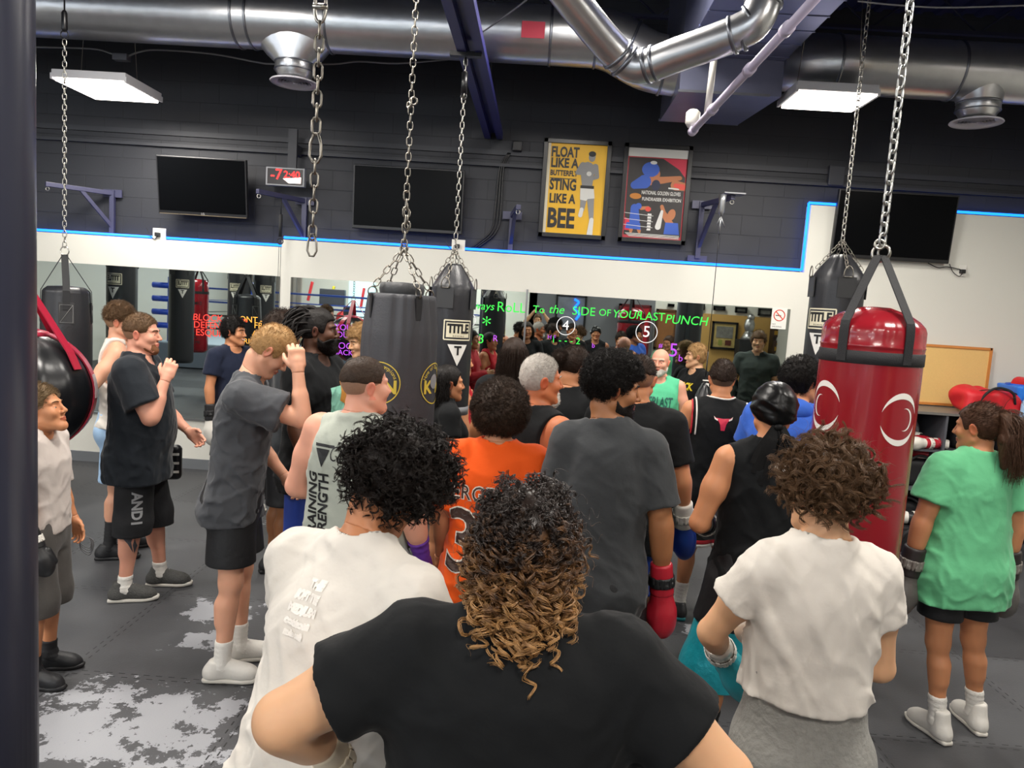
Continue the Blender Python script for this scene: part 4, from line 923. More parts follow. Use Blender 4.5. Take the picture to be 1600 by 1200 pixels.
# free hanging chain with carabiners
y = 3.0; b0 = at(487, 400, y); e = empty('hanging_chain', (b0.x, y, b0.z)); H_ = CZ-b0.z
def biner(mb, z, s=1.0):
    pts = [(-.008, 0, 0), (-.018, 0, .02), (-.016, 0, .055), (-.006, 0, .085), (.006, 0, .085), (.016, 0, .055), (.018, 0, .02), (.008, 0, 0)]
    mb.tube([Vector(p)*s+Vector((0, 0, z)) for p in pts], .0045*s, 8, closed=True)
z1 = at(491, 250, y).z-b0.z; z2 = at(495, 208, y).z-b0.z; z3 = at(498, 35, y).z-b0.z
mb = MB(); biner(mb, 0, 1.05); mb.build('carabiner', CHROME if False else CHAIND, e)
mb = MB(); chain_geo(mb, (0, 0, .07), (0, 0, z1), .06, .005, .0145); mb.build('chain', CHAIND, e)
mb = MB(); biner(mb, z1-.01, 1.35); mb.build('carabiner', CHAIND, e)
mb = MB(); chain_geo(mb, (0, 0, z2), (0, 0, z3), .068, .0055, .016); mb.build('chain', CHAIND, e)
mb = MB(); mb.tube(smooth_path([(-.02, 0, z3+.15), (-.02, 0, z3+.03), (0, 0, z3), (.02, 0, z3+.03), (.02, 0, z3+.15)], 4), .007, 8); mb.tube([(-.028, 0, z3+.06), (.028, 0, z3+.06)], .012, 12); mb.build('u_bolt', CHROME, e)
mb = MB(); chain_geo(mb, (0, 0, z3+.1), (0, 0, H_), .068, .0055, .016); mb.build('chain', CHAIND, e)
tag(e, 'empty steel chain with carabiners hanging in front of the red clock', 'chain')
# black cord hanging on the edge of the left mirror
e = empty('hanging_rope', (px_x(437, 400, 7.45), 7.45, 0)); z0, z1 = 1.2, at(436, 300, 7.45).z
mb = MB()
for s in (-1, 1): mb.tube([(s*.012, 0, z0), (s*.010, 0, at(437, 385, 7.45).z)], .0025, 5)
mb.torus((0, 0, at(437, 377, 7.45).z), .03, .006, (0, 1, 0), 16, 6); mb.tube([(0, 0, at(437, 370, 7.45).z), (0, 0, at(437, 335, 7.45).z)], .018, 10); mb.tube([(0, 0, at(437, 335, 7.45).z), (0, 0, z1)], .006, 6); mb.build('rope', STRAP, e)
tag(e, 'black doubled cord hanging from the wall bracket below the red clock', 'cord')
# wall brackets
def bracket(label, px, py, dirx, L, hgt, cord=None):
    P = at(px, py, WALL); e = empty('wall_bracket', (P.x, WALL+.1, P.z)); out = Vector((dirx, -1, 0)).normalized(); tip = out*L
    M_ = mat('bracket_paint', '#3b3c58', .4)
    mb = MB(); mb.bar((0, 0, 0), tip, .045, .045, bev=.003); mb.build('arm', M_, e)
    mb = MB(); mb.bar((0, 0, -hgt), out*L*.5, .035, .035); mb.build('brace', M_, e)
    mb = MB(); mb.bar((0, -.01, .03), (0, -.01, -hgt-.1), .05, .035, up=(0, 1, 0)); mb.box((0, -.005, .0), (.2, .012, .08)); mb.box((0, -.005, -hgt-.1), (.2, .012, .06)); mb.build('wall_plate', M_, e)
    mb = MB(); mb.torus(tip*.97+Vector((0, 0, -.045)), .018, .004, (0, 1, 0), 14, 6); mb.build('eye_bolt', CHROME, e)
    tag(e, label, 'bracket'); return e, P+tip+Vector((0, .1, 0))
bracket('grey triangular bag bracket on the dark wall, above the left punching bag', 168, 300, -.95, .62, .36)
bracket('blue triangular bag bracket under the red clock', 472, 312, -.55, .62, .38)
e, tip = bracket('blue bag bracket with square plate right of the event poster', 1100, 318, .28, .62, .45)
mb = MB(); mb.box((tip.x, tip.y+.02, tip.z+.03), (.2, .16, .012)); mb.build('bracket_plate', mat('bracket_grey', '#77787c', .4)); o = bpy.data.objects['bracket_plate']; tag(o, 'square grey plate on top of the right wall bracket', 'plate')
bracket('dark blue bracket seen end on between television and yellow poster', 800, 335, .12, .7, .30)
# speed ball on a long cord
sx, sy = px_x(1098, 640, 7.05), 7.05; zt = at(1108, 598, sy).z; e = empty('speed_ball', (sx, sy, zt)); 
pr = [(.004, -.36), (.05, -.35), (.085, -.31), (.10, -.25), (.098, -.2), (.08, -.12), (.05, -.05), (.03, -.01), (.018, .0)]
V, F = surf_rev(pr, 40, lambda a, t, z: .012*math.cos(8*a)); MB().add(V, F).build('ball', mat('black_leather', '#15161a', .28), e)
mb = MB(); mb.box((0.01, 0, .02), (.07, .015, .012)); mb.box((.015, -.03, -.05), (.03, .004, .09)); mb.build('white_tag', WPRINT, e)
zc = at(1122, 400, sy).z-zt; tipx = tip.x-sx
mb = MB(); mb.tube([(0, 0, .0), (.0, 0, zc), (.0, 0, tip.z-zt-.35)], .0035, 6); mb.tube([(0, 0, .0), (.0, 0, .3)], .006, 6); mb.build('cord', BLACKM, e)
mb = MB(); z = tip.z-zt; mb.tube([(0, 0, z-.36), (0, 0, z-.2)], .008, 8); mb.tube([(0, 0, z-.2), (0, 0, z-.16), (0, 0, z-.06), (0, 0, z+.0)], [.01, .028, .032, .036], 16); mb.tube([(.0, 0, z-.2), (.045, 0, z-.3)], .006, 6); mb.tube([(.0, 0, z-.2), (-.03, 0, z-.28)], .006, 6); mb.build('swivel_hook', mat('grey_metal', '#96989a', .35, .8), e)
tag(e, 'black speed ball with white tag hanging on a long cord before the mirror', 'speed ball')
# hanger on the ceiling rail for the brand box bag
mb = MB(); q = at(716, 100, 5.2); mb.box((tb[0], 5.2, 3.68), (.22, .05, .03)); mb.tube([(tb[0], 5.2, 3.66), (tb[0], 5.2, 3.58)], .008, 8); mb.tube([(tb[0], 5.2, 3.56), (tb[0], 5.2, 3.42)], .022, 12); mb.torus((tb[0], 5.2, 3.40), .02, .005, (0, 1, 0), 14, 6)
tag(mb.build('rail_swivel', BLACKM), 'black swivel hanger on the blue ceiling rail above the brand box bag', 'swivel')

# ------------------------------------------------------------------ shelf unit with gear
SX0, SX1, SY0, SZ = 3.05, 5.9, 7.02, 1.235
e = empty('shelf_unit', ((SX0+SX1)/2, 7.33, 0)); SM = mat('grey_laminate', '#53555c', .5, vary=.05, scale=3); O_ = Vector(e.location)
MB().box(((SX0+SX1)/2-O_.x, 0, SZ-.012), (SX1-SX0, .62, .024)).build('top_board', mat('top_laminate', '#6d6a66', .45, bump=.1, scale=30), e)
for z in (.86, .47, .06): MB().box((0, 0, z), (SX1-SX0, .6, .022)).build('shelf_board', SM, e)
for x in (SX0+.01, 3.98, 4.9, SX1-.01): MB().box((x-O_.x, 0, SZ/2), (.022, .6, SZ-.03)).build('divider', SM, e)
MB().box((0, .305, SZ/2), (SX1-SX0, .01, SZ-.03)).build('back_board', mat('shelf_dark', '#1a1b1e', .8), e)
tag(e, 'low grey cubby shelf full of boxing gear along the white wall', 'shelf')
def sdf_part(name, f, lo, hi, v, m, parent=None, loc=None, rot=None):
    V, F = surf(f, lo, hi, v); return mesh_obj(name, V, F, m, parent, True, loc, rot)
def glove_sdf(P):
    """closed boxing glove: wrist at the origin, fist towards +Y, palm towards -Z, thumb on +X"""
    d = smin(ell(P, (0, .155, .005), (.068, .085, .055)), rc(P, (0, .0, 0), (0, .10, 0), .045, .052), .04)
    d = smin(d, ell(P, (0, .135, -.03), (.055, .055, .038)), .02)
    th = rc(P, (.05, .07, -.008), (.052, .155, -.02), .022, .027); d = smin(d, th, .008)
    return d
def glove_cuff(P): return smax(rc(P, (0, -.09, 0), (0, .06, 0), .046, .052), P[:, 1]-.035, .004)
def glove_strap(P): return smax(np.abs(rc(P, (0, -.09, 0), (0, .06, 0), .050, .055))-.003, np.abs(P[:, 1]+.025)-.026, .004)
_GL = {}
def glove(parent, loc, M3, m, mcuff, mstrap, s=1.0, mirror_=False, name='boxing_glove', shell=None):
    if 'g' not in _GL:
        _GL['g'] = [surf(f, (-.12, -.13, -.12), (.12, .28, .12), .006) for f in (glove_sdf, lambda P: smax(glove_cuff(P), -.1-P[:, 1], .004), lambda P: smax(smax(glove_strap(P), P[:, 1]-.005, .002), -.052-P[:, 1], .002))]
    out = []
    for i, (nm, mm) in enumerate(((name, m), ('cuff', mcuff), ('wrist_strap', mstrap))):
        V, F = _GL['g'][i]; V = V.copy()*s
        if mirror_: V[:, 0] *= -1; F = F[:, ::-1]
        if i == 0: V2 = V@np.asarray(M3 if shell is None else shell, float).T+np.array(loc); g = mesh_obj(nm, V2, F, mm, parent); out.append(g)
        else: V2 = V@np.asarray(M3, float).T+np.array(loc); out.append(mesh_obj(nm, V2, F, mm, out[0]))
    return out[0]
GW = mat('white_leather', '#e4e1d8', .35, bump=.15, scale=30); GR = mat('red_leather', '#b01f30', .35, bump=.15, scale=30); GB = mat('black_glove', '#1d1e20', .4, bump=.15, scale=30)
def gym_bag(label, x, y, z, L, h_, m, rz=0, seed=1, trim=WPRINT, cat='bag', floppy=.012):
    e = empty('gym_bag', (x, y, z), R(rz))
    f = lambda P: smax(rbox(P, (0, 0, h_/2), (L/2, .14, h_/2), min(.07, h_*.42))+floppy*wav(P, seed, 18), -P[:, 2], .01)
    sdf_part('bag_body', f, (-L/2-.04, -.2, -.02), (L/2+.04, .2, h_+.05), .014, m, e)
    mb = MB(); mb.tube(smooth_path([(-L*.3, -.14, h_*.5), (-L*.2, -.17, h_*.95), (L*.0, -.15, h_*1.12), (L*.2, -.17, h_*.95), (L*.3, -.14, h_*.5)], 5), .012, 8); mb.build('carry_handle', STRAP, e)
    mb = MB(); mb.tube(smooth_path([(-L*.48, -.1, h_*.75), (-L*.2, -.12, h_*1.0), (L*.2, -.12, h_*1.0), (L*.48, -.1, h_*.75)], 5), .005, 6); mb.build('piping', trim, e)
    return tag(e, label, cat)
RBAG = mat('red_nylon', '#d01f2b', .5, bump=.3, scale=14); BBAG = mat('black_nylon', '#1b1c20', .5, bump=.3, scale=14); BLB = mat('blue_plastic', '#2b7ae0', .35)
q = lambda px, z, y=7.3: at(px, 660, y).x
gym_bag('red duffel bag with black handle lying on top of the shelf', q(1533, 0), 7.25, SZ, .60, .24, RBAG, 4, 3, STRAP, 'bag', .034)
f = lambda P: smax(smax(rbox(P*np.stack([1+.5*(.3-P[:, 2]), 1+0*P[:, 2], 1+0*P[:, 2]], 1), (0, 0, .17), (.28, .18, .17), .05)+.008*wav(P, 5, 16), P[:, 2]-.30, .01), -(rbox(P, (0, 0, .25), (.24, .15, .17), .05)), .01)
e = empty('tote_bag', (q(1600, 0)+.06, 7.3, SZ)); sdf_part('tub', f, (-.36, -.24, -.02), (.36, .24, .34), .014, BLB, e); mb = MB(); mb.torus((0, 0, 0), 1, .05, n=40, k=6)
V = np.array(mb.V[0])*np.array([.265, .175, .25])+np.array([0, 0, .30]); MB().add(V, mb.F).build('rim', mat('blue_rim', '#1d55c8', .4), e); tag(e, 'bright blue plastic tote bag on the shelf end', 'bag')
gym_bag('red and black bundle stuffed in the blue tote bag', q(1600, 0)+.06, 7.28, SZ+.17, .4, .22, RBAG, 0, 8, STRAP, 'bag', .02)
e = empty('water_bottle', (at(1597, 650, 7.1).x, 7.08, SZ)); mb = MB(); mb.lathe([(.032, 0), (.034, .02), (.033, .13), (.018, .17), (.014, .19)], 20); mb.build('bottle_body', mat('clear_plastic', '#9fc4e8', .15), e); MB().lathe([(.016, .19), (.016, .215)], 16).build('bottle_cap', WPRINT, e); tag(e, 'small clear water bottle at the right end of the shelf top', 'bottle')
MI = np.eye(3)
def loose_glove(label, x, y, z, rz, m, mc, ms, s=1.0, tilt=0):
    e = empty('boxing_glove', (x, y, z), R(rz)); g = glove(e, (0, 0, .055*s), rotm(tilt, 0, 0), m, mc, ms, s, name='glove_shell'); return tag(e, label, 'glove')
z1, z2, z3, z4 = .87, .48, .07, .0
loose_glove('red boxing glove with white cuff on the upper shelf', q(1452, 0), 7.12, z1, 70, GR, GW, GR)
loose_glove('white and red boxing glove at the front of the upper shelf', q(1432, 0), 7.06, z1, 100, GW, GR, GW)
loose_glove('black headgear like glove stacked behind the red glove on the upper shelf', q(1428, 0), 7.25, z1+.01, 40, GB, GB, GW, 1.15)
e = empty('head_guard', (q(1424, 0), 7.42, z1)); sdf_part('padding', lambda P: smax(np.abs(ell(P, (0, 0, .13), (.11, .13, .13)))-.02, -sp(P, (0, -.14, .10), .09), .02), (-.16, -.18, -.05), (.16, .18, .3), .012, mat('grey_leather', '#8f9092', .4), e); tag(e, 'grey padded head guard at the back of the upper shelf', 'head guard')
gym_bag('black gym bag with white piping on the upper shelf, right of the divider', q(1590, 0), 7.28, z1, .5, .26, BBAG, 0, 11)
gym_bag('flat black bag on the upper shelf, left side beyond the divider', q(1512, 0), 7.3, z1, .38, .18, BBAG, 0, 12, STRAP)
gym_bag('black gym bag with curved white piping on the middle shelf', q(1430, 0), 7.26, z2, .55, .28, BBAG, 0, 13)
loose_glove('red and black glove lying on the bag on the middle shelf', q(1450, 0), 7.15, z2+.27, 60, GR, GB, GR, .9)
gym_bag('limp black bag on the bottom shelf behind the white shoe', q(1420, 0), 7.3, z3, .5, .26, BBAG, 0, 14, STRAP)
loose_glove('black glove on the bottom shelf by the red bag', q(1415, 0), 7.1, z3+.0, 50, GB, GB, GW, 1.1)
gym_bag('small black bag at the floor under the shelf edge', at(1422, 860, 6.4).x, 6.55, 0, .5, .24, BBAG, 12, 15, STRAP)
loose_glove('white boxing glove on the floor bag at the foot of the shelf', at(1430, 840, 6.5).x, 6.6, .23, 80, GW, GB, GW, 1.2)
# ================================================================== THE ROOM BEHIND THE VIEWPOINT (seen in the mirrors)
def refl(px, py, y):
    """point at depth y that shows at that place of the mirror"""
    P = at(px, py, 2*WALL-y); return Vector((P.x, y, P.z))
BY = -3.2
GREYW = mat('grey_wall_paint', '#b9b8b0', .6); DGW = mat('charcoal_wall', '#74767b', .6)
xs = refl(825, 500, BY).x; xe = refl(1022, 500, BY).x
structure(MB().box(((xs+xe)/2-.0, BY-.1, 2.6), (xe-xs, .2, 5.3)).build('wall_rear_grey', DGW))
structure(MB().box(((xe+6)/2, BY-.1, 2.6), (6-xe, .2, 5.3)).build('wall_rear_right', WHITEW))
structure(MB().box((xs+.1, (BY-9.8)/2, 2.6), (.2, 9.8+BY, 5.3)).build('wall_rear_return', WHITEW))
structure(MB().box((-5, -9.9, 2.6), (12, .2, 5.3)).build('wall_rear_left', WHITEW))
# tan alcove wall
a, b = refl(1078, 487, BY), refl(1202, 640, BY)
structure(MB().box(((a.x+b.x)/2, BY+.03, a.z/2-.02), (b.x-a.x, .06, a.z)).build('wall_tan_panel', mat('tan_paint', '#c39a56', .6)))
def board(name, label, cat, px0, px1, py0, py1, m, th=.03, fm=None, off=.06, y=None):
    yy = BY if y is None else y; A, B = refl(px0, py0, yy), refl(px1, py1, yy); w_, h_ = B.x-A.x, A.z-B.z
    e = empty(name, ((A.x+B.x)/2, yy+off, (A.z+B.z)/2)); MB().box((0, 0, 0), (w_, th, h_)).build('panel', m, e)
    if fm:
        mb = MB()
        for s in (-1, 1): mb.box((s*w_/2, .01, 0), (.05, th+.03, h_+.05)); mb.box((0, .01, s*h_/2), (w_+.05, th+.03, .05))
        mb.build('frame', fm, e)
    return tag(e, label, cat), w_, h_
PHOTO = mat('sepia_print', '#b29c60', .5, vary=.5, scale=12); BWP = mat('grey_photo', '#77756f', .5, vary=.6, scale=14)
e, w_, h_ = board('framed_picture', 'large black framed memorabilia seen in the mirror on the tan wall', 'picture', 1113, 1146, 503, 545, PHOTO, .03, mat('black_frame', '#0d0e12'), .1)
MB().box((0, .02, h_*.13), (w_*.7, .01, h_*.45)).build('big_photo', BWP, e); MB().box((w_*.18, .02, -h_*.28), (w_*.25, .01, h_*.2)).build('small_photo', mat('brown_photo', '#5a2a20', .5), e); MB().box((-w_*.15, .02, -h_*.28), (w_*.16, .01, h_*.22)).build('small_photo', mat('green_photo', '#8a8f40', .5), e)
for k, (a, b) in enumerate(((1044, 1051), (1094, 1098), (1115, 1130), (1149, 1164), (1185, 1203))):
    board('framed_picture', 'small framed picture in the row high on the wall, seen in the mirror', 'picture', a, b, [476, 476, 479, 481, 483][k], [478, 483, 484, 488, 493][k], BWP, .02, mat('black_frame', '#0d0e12'), .06)[0]['group'] = 'row of small framed pictures'
board('wooden_cabinet', 'brown wooden door cabinet reflected above the fifth circle', 'cabinet', 1027, 1050, 484, 545, mat('oak', '#8a5a30', .5, vary=.2, scale=6), .1, mat('oak_dark', '#5e3a1d', .5))
board('red_locker', 'tall red locker reflected left of the wooden cabinet', 'locker', 968, 1003, 476, 600, mat('red_metal', '#a81c2a', .35), .3, mat('red_metal_dark', '#5c1018', .4), .2)
e, w_, h_ = board('neon_picture', 'boxer picture with blue glow reflected over the circled four', 'picture', 871, 912, 461, 512, mat('grey_picture', '#777c88', .4, vary=.4, scale=5), .03, mat('black_frame', '#0d0e12'), .05)
mb = MB(); mb.tube(smooth_path([(w_*.1, .03, h_*.4), (w_*.25, .03, h_*.3), (w_*.12, .03, h_*.1), (w_*.3, .03, -.05), (w_*.2, .03, -.2)], 5), .03, 6); mb.build('blue_stroke', LED, e)
board('trophy_shelf', 'dark trophy shelf reflected under the no smoking sign', 'shelf', 1204, 1228, 505, 640, mat('dark_wood', '#4a3b30', .5), .25, mat('dark_wood_2', '#2e241c', .5), .2)
for k, (px, py) in enumerate(((1214, 517), (1214, 542), (1214, 570))):
    P = refl(px, py, BY+.4); e = empty('award_plaque', P); MB().box((0, 0, 0), (.22, .03, .3)).build('plaque', mat('plaque_wood', '#3a2418', .4), e); MB().box((0, .02, -.05), (.14, .01, .1)).build('gold_plate', mat('gold_plate', '#b8923c', .3, .8), e); mb = MB(); mb.ball((0, .03, .07), .035); mb.build('gold_figure', mat('gold_plate', '#b8923c'), e)
    tag(e, ['highest wooden award plaque reflected below the no smoking sign', 'middle wooden award plaque reflected below the no smoking sign', 'lowest wooden award plaque reflected below the no smoking sign'][k], 'plaque')
P = refl(1170, 515, BY+.5); e = empty('trophy_bust', P-Vector((0, 0, .25))); mb = MB(); mb.ball((0, 0, .35), (.13, .1, .2)); mb.ball((.02, 0, .55), .09); mb.lathe([(.2, 0), (.14, .1), (.1, .2)], 20); mb.build('bust', mat('silver_cast', '#b8b8b8', .3, .9), e); tag(e, 'silver statue reflected in front of the tan wall', 'statue')
o = MB().box(P+Vector((0, 0, -.65)), (.5, .4, .8)).build('pedestal', mat('pedestal_black', '#1c1d20', .5)); tag(o, 'black pedestal under the silver statue', 'pedestal')
# boxing ring
RX0, RX1, RY0, RY1 = -8.9, -1.75, -8.6, -2.1
e = empty('boxing_ring', ((RX0+RX1)/2, (RY0+RY1)/2, 0)); O_ = Vector(e.location)
def rel(x, y, z): return (x-O_.x, y-O_.y, z)
mb = MB(); mb.box((0, 0, .3), (RX1-RX0+.6, RY1-RY0+.6, .55)); mb.build('ring_apron', mat('grey_canvas', '#6c7684', .7), e); mb = MB(); mb.box((0, 0, .585), (RX1-RX0+.5, RY1-RY0+.5, .03)); mb.build('ring_mat', mat('blue_grey_canvas', '#a8b8c4', .7), e)
BLUEP = mat('blue_ring_paint', '#1c3f93', .4)
for x, y in ((RX0, RY1), (RX1, RY1), (RX0, RY0), (RX1, RY0), (-6.9, RY1)):
    mb = MB(); mb.tube([rel(x, y, .3), rel(x, y, 2.15)], .05, 16); mb.build('corner_post', BLUEP, e)
for k, z in enumerate((.98, 1.30, 1.62, 1.94)):
    m = [mat('black_rope', '#17181c', .5), mat('black_rope', '#17181c'), BLUEP, BLUEP][k]; mb = MB()
    mb.tube([rel(RX0, RY1, z), rel(RX1, RY1, z), rel(RX1, RY0, z), rel(RX0, RY0, z)], .022, 8, closed=True); mb.build('ring_rope', m, e)
for x, y in ((RX0, RY1), (RX1, RY1), (-6.9, RY1)):
    for z in (.98, 1.30, 1.62, 1.94): mb = MB(); mb.tube([rel(x-.4, y+.02, z), rel(x+.0, y+.02, z)], .07, 12); mb.build('turnbuckle_pad', mat('blue_pad', '#2348b8', .4), e)
tag(e, 'boxing ring with blue and black ropes reflected in the mirrors', 'boxing ring')
# bags that hang outside the view on the left, seen in the left mirror
gathered_bag('black brand box punching bag reflected beside the tank top boxer', -5.35, 6.05, .18, 2.55, 2.3, .5, 95)
bz = refl(285, 440, 2.5); gathered_bag('plain dark punching bag reflected left of the small red bag', bz.x, 2.5, .21, 2.5, 2.3, .6, 60)
bz = refl(375, 440, 1.2); gathered_bag('black brand box punching bag reflected right of the small red bag', bz.x, 1.2, .21, 2.5, 2.3, .4, 92)
bz = refl(414, 440, .8); gathered_bag('dark punching bag reflected at the right end of the left mirror', bz.x, .8, .21, 2.5, 2.3, .4, 60)
bz = refl(311, 480, 1.45); zt_, zb2 = refl(311, 437, 1.45).z, refl(311, 550, 1.45).z; e = empty('punching_bag', (bz.x, 1.45, 0))
MB().add(*surf_rev([(.14, zb2), (.175, zb2+.05), (.18, zb2+.2), (.18, zt_-.15), (.17, zt_-.04), (.12, zt_), (.01, zt_+.01)], 48)).build('bag_body', REDV, e)
mb = MB(); mb.lathe([(.183, zt_-.27), (.184, zt_-.22)], 40, caps=False); mb.build('webbing_band', STRAP, e)
for a in range(4): mb = MB(); qv = Vector((math.cos(a*math.pi/2+.7), math.sin(a*math.pi/2+.7), 0)); ribbon(mb, [qv*.18+Vector((0, 0, zt_-.22)), qv*.17+Vector((0, 0, zt_)), Vector((0, 0, zt_+.25))], .04, .005, up=lambda p: (p.x+1e-3, p.y, .3)); mb.build('hanging_strap', STRAP, e)
mb = MB(); V, F = text_geo('DMOC', .09, .0003, bold=.002); decal(mb, V, F, .18, 92, zt_-.45); V, F = text_geo('SPORTS', .07, .0003, bold=.002); decal(mb, V, F, .18, 92, zb2+.2); V, F = text_geo('X', .2, .0003, bold=.002); decal(mb, V, F, .18, 92, zb2+.33); mb.build('printed_words', BPRINT, e)
mb = MB(); mb.tube([(0, 0, zt_+.25), (0, 0, CZ)], .01, 6); mb.build('chain', CHAIND, e)
tag(e, 'small red punching bag with black lettering reflected in the left mirror', 'punching bag')
# windows with striped blinds and gear on the far wall, plus added glowing strips
structure(MB().box((-9.3, -9.78, 1.6), (2.2, .04, 2.2)).build('window_1', mat('blind_stripes', '#b8b0a8', .6)))
structure(MB().box((-6.1, -9.78, 1.6), (.9, .04, 2.2)).build('window_2', mat('daylight_pane', '#bfeaf2', .5, emit='#bfeaf2', emits=1.2)))
structure(MB().box((-5.4, -9.77, 3.7), (9.5, .04, 1.5)).build('added_glow_rear', mat('added_fill_glow', '#e8f2ff', .5, emit='#e8f2ff', emits=3)))  # glowing strip added above the mirrored view to brighten the ducts
structure(MB().box((-10.78, -1.5, 3.7), (.04, 7, 1.3)).build('added_glow_left', mat('added_fill_glow', '#e8f2ff')))  # second unseen glowing strip, added as fill from the left
for i in range(9):
    o = MB().box((-10.2+i*.24, -9.7, 1.6), (.11, .02, 2.2)).build('blind_slat', mat('blind_dark', '#8f867e', .6)); tag(o, 'vertical blind slat of the far window seen in the left mirror', 'blind', 'vertical blind slats')
gear = [((525, 546), (486, 508), '#d02a30', 'round'), ((556, 572), (515, 533), '#d02a30', 'round'), ((537, 552), (480, 512), '#1c1c20', 'box'), ((516, 523), (447, 480), '#d8c830', 'bar'), ((480, 490), (440, 470), '#d02a30', 'bar'), ((500, 540), (452, 478), '#3a3c44', 'box'), ((563, 570), (450, 482), '#d02a30', 'bar')]
for k, (xx, yy, c, kind) in enumerate(gear):
    P = refl(sum(xx)/2, sum(yy)/2, -8.9); w_ = (xx[1]-xx[0])/1135*(2*WALL+8.9); h_ = (yy[1]-yy[0])/1135*(2*WALL+8.9); mb = MB()
    if kind == 'round': mb.ball((0, 0, 0), (w_/2, .12, h_/2))
    elif kind == 'bar': mb.bar((-w_*.3, 0, -h_/2), (w_*.3, 0, h_/2), .12, .08, bev=.02)
    else: mb.box((0, 0, 0), (w_, .2, h_), bev=.03)
    o = mb.build('wall_gear', mat('gear'+c, c, .5), loc=P)
    tag(o, ['larger round red pad on the far wall, reflected', 'smaller round red pad on the far wall, reflected', 'black pad beside the round red pads, reflected', 'yellow baton on the far wall, reflected', 'slanting red strap left of the yellow baton, reflected', 'grey board behind the yellow baton, reflected', 'slanting red strap right of the yellow baton, reflected'][k], 'training gear')
# ================================================================== PEOPLE
def nrm(v): v = np.asarray(v, float); return v/np.linalg.norm(v)
def frame_from(y, up):
    """3x3 with columns x, y, z: y along the limb, z as near as possible to up"""
    y = nrm(y); x = np.cross(y, up)
    if np.linalg.norm(x) < 1e-3: x = np.cross(y, [1, 0, 0])
    x = nrm(x); return np.stack([x, y, np.cross(x, y)], 1)
def loft(tab):
    zs = np.linspace(tab[0][0], tab[-1][0], 160); T = np.array(tab, float)
    C = [np.interp(zs, T[:, 0], T[:, i]) for i in range(1, 5)]
    k = np.hanning(15); k /= k.sum(); C = [np.convolve(np.pad(c, 7, 'edge'), k, 'valid') for c in C]
    z0, z1 = zs[0], zs[-1]
    def f(P, off=0, n=2.5):
        z = P[:, 2]; cx, cy, a, b = [np.interp(z, zs, c).astype(np.float32) for c in C]
        a = a+off; b = b+off
        q = ((np.abs(P[:, 0]-cx)/a)**n+(np.abs(P[:, 1]-cy)/b)**n)**(1/n)
        d = (q-1)*np.minimum(a, b); return smax(smax(d, z-z1-off, .02), z0-off-z, .02)
    return f
SKINS = {'fair': '#d9a184', 'pink': '#dd9f86', 'tan': '#c98a62', 'olive': '#bd8460', 'brown': '#9c6844', 'dark': '#5b3a28', 'sun': '#c2744c', 'light': '#d6a680', 'warm': '#b97c56'}
def skin_mats(tone):
    c = SKINS[tone]; s = mat('skin_'+tone, c, .5, vary=.07, scale=9, sss=.12, spec=.4, bump=.04)
    rgb = [int(c[i:i+2], 16)/255 for i in (1, 3, 5)]
    lip = '#%02x%02x%02x' % (int(255*rgb[0]*.86), int(255*rgb[1]*.68), int(255*rgb[2]*.70))
    return [s, mat('lips_'+tone, lip, .4), mat('ear_'+tone, '#%02x%02x%02x' % (int(255*min(1, rgb[0]*1.0)), int(255*rgb[1]*.86), int(255*rgb[2]*.84)), .5, sss=.2)]
def head_sdf(Q, fem=0, fat=0, jaw=1.0):
    d = ell(Q, (0, -.014, .030), (.076, .096, .089))
    d = smin(d, ell(Q, (0, .022, -.035), (.060+fat*.6, .066, .076)), .03)
    for s in (-1, 1):
        d = smin(d, rc(Q, (s*.054*jaw, .0, -.055), (s*.018, .068, -.096), .017+fat, .016+fat*.5), .03)
        d = smin(d, sp(Q, (s*.042, .060, -.022), .024+fat*.5), .02)
        d = smin(d, rc(Q, (s*.012, .083, .026), (s*.045, .068, .026), .010, .009), .012)
    d = smin(d, sp(Q, (0, .070, -.098), .021), .02)
    for s in (-1, 1): d = smax(d, -sp(Q, (s*.031, .104, .004), .019), .012)
    for s in (-1, 1):
        e = sp(Q, (s*.031, .0705, .001), .0145)
        lid = np.maximum(e, .0038-np.abs(Q[:, 2]+.0008)); d = smin(d, lid, .002)
    n = rc(Q, (0, .085, .014), (0, .1065, -.025), .0070, .0098)
    for s in (-1, 1): n = smin(n, sp(Q, (s*.0120, .0955, -.029), .0080), .008)
    d = smin(d, n, .008)
    m = rc(Q, (-.019, .083, -.057), (0, .0915, -.0545), .005, .0068); m = np.minimum(m, rc(Q, (.019, .083, -.057), (0, .0915, -.0545), .005, .0068))
    l = rc(Q, (-.015, .083, -.065), (0, .090, -.067), .005, .0075); l = np.minimum(l, rc(Q, (.015, .083, -.065), (0, .090, -.067), .005, .0075))
    d = smin(d, np.minimum(m, l), .005)
    for s in (-1, 1):
        q = Q-np.array((s*.079, -.010, -.004), np.float32); q = q@rotm(-12, s*14, s*-18) if True else q
        e = ell(q, (0, 0, 0), (.0085, .020, .033)); e = smax(e, -ell(q, (s*.007, .003, .003), (.006, .0115, .021)), .005)
        d = smin(d, e, .006)
    return d
def hair_mask(Q, nape=-.075, side=-.012, front=.064, rec=0):
    z = np.interp(Q[:, 1], [-.05, -.02, .0, .022, .036, .05, .07, .1], [nape, nape+.01, .012, side, side, .045+rec, front, front]).astype(np.float32)
    return (z-Q[:, 2])*.75
def cap_sdf(Q, tt=.008, ts=.006, **k):
    return smax(ell(Q, (0, -.014, .030), (.078+ts, .098+ts, .091+tt)), hair_mask(Q, **k), .008)
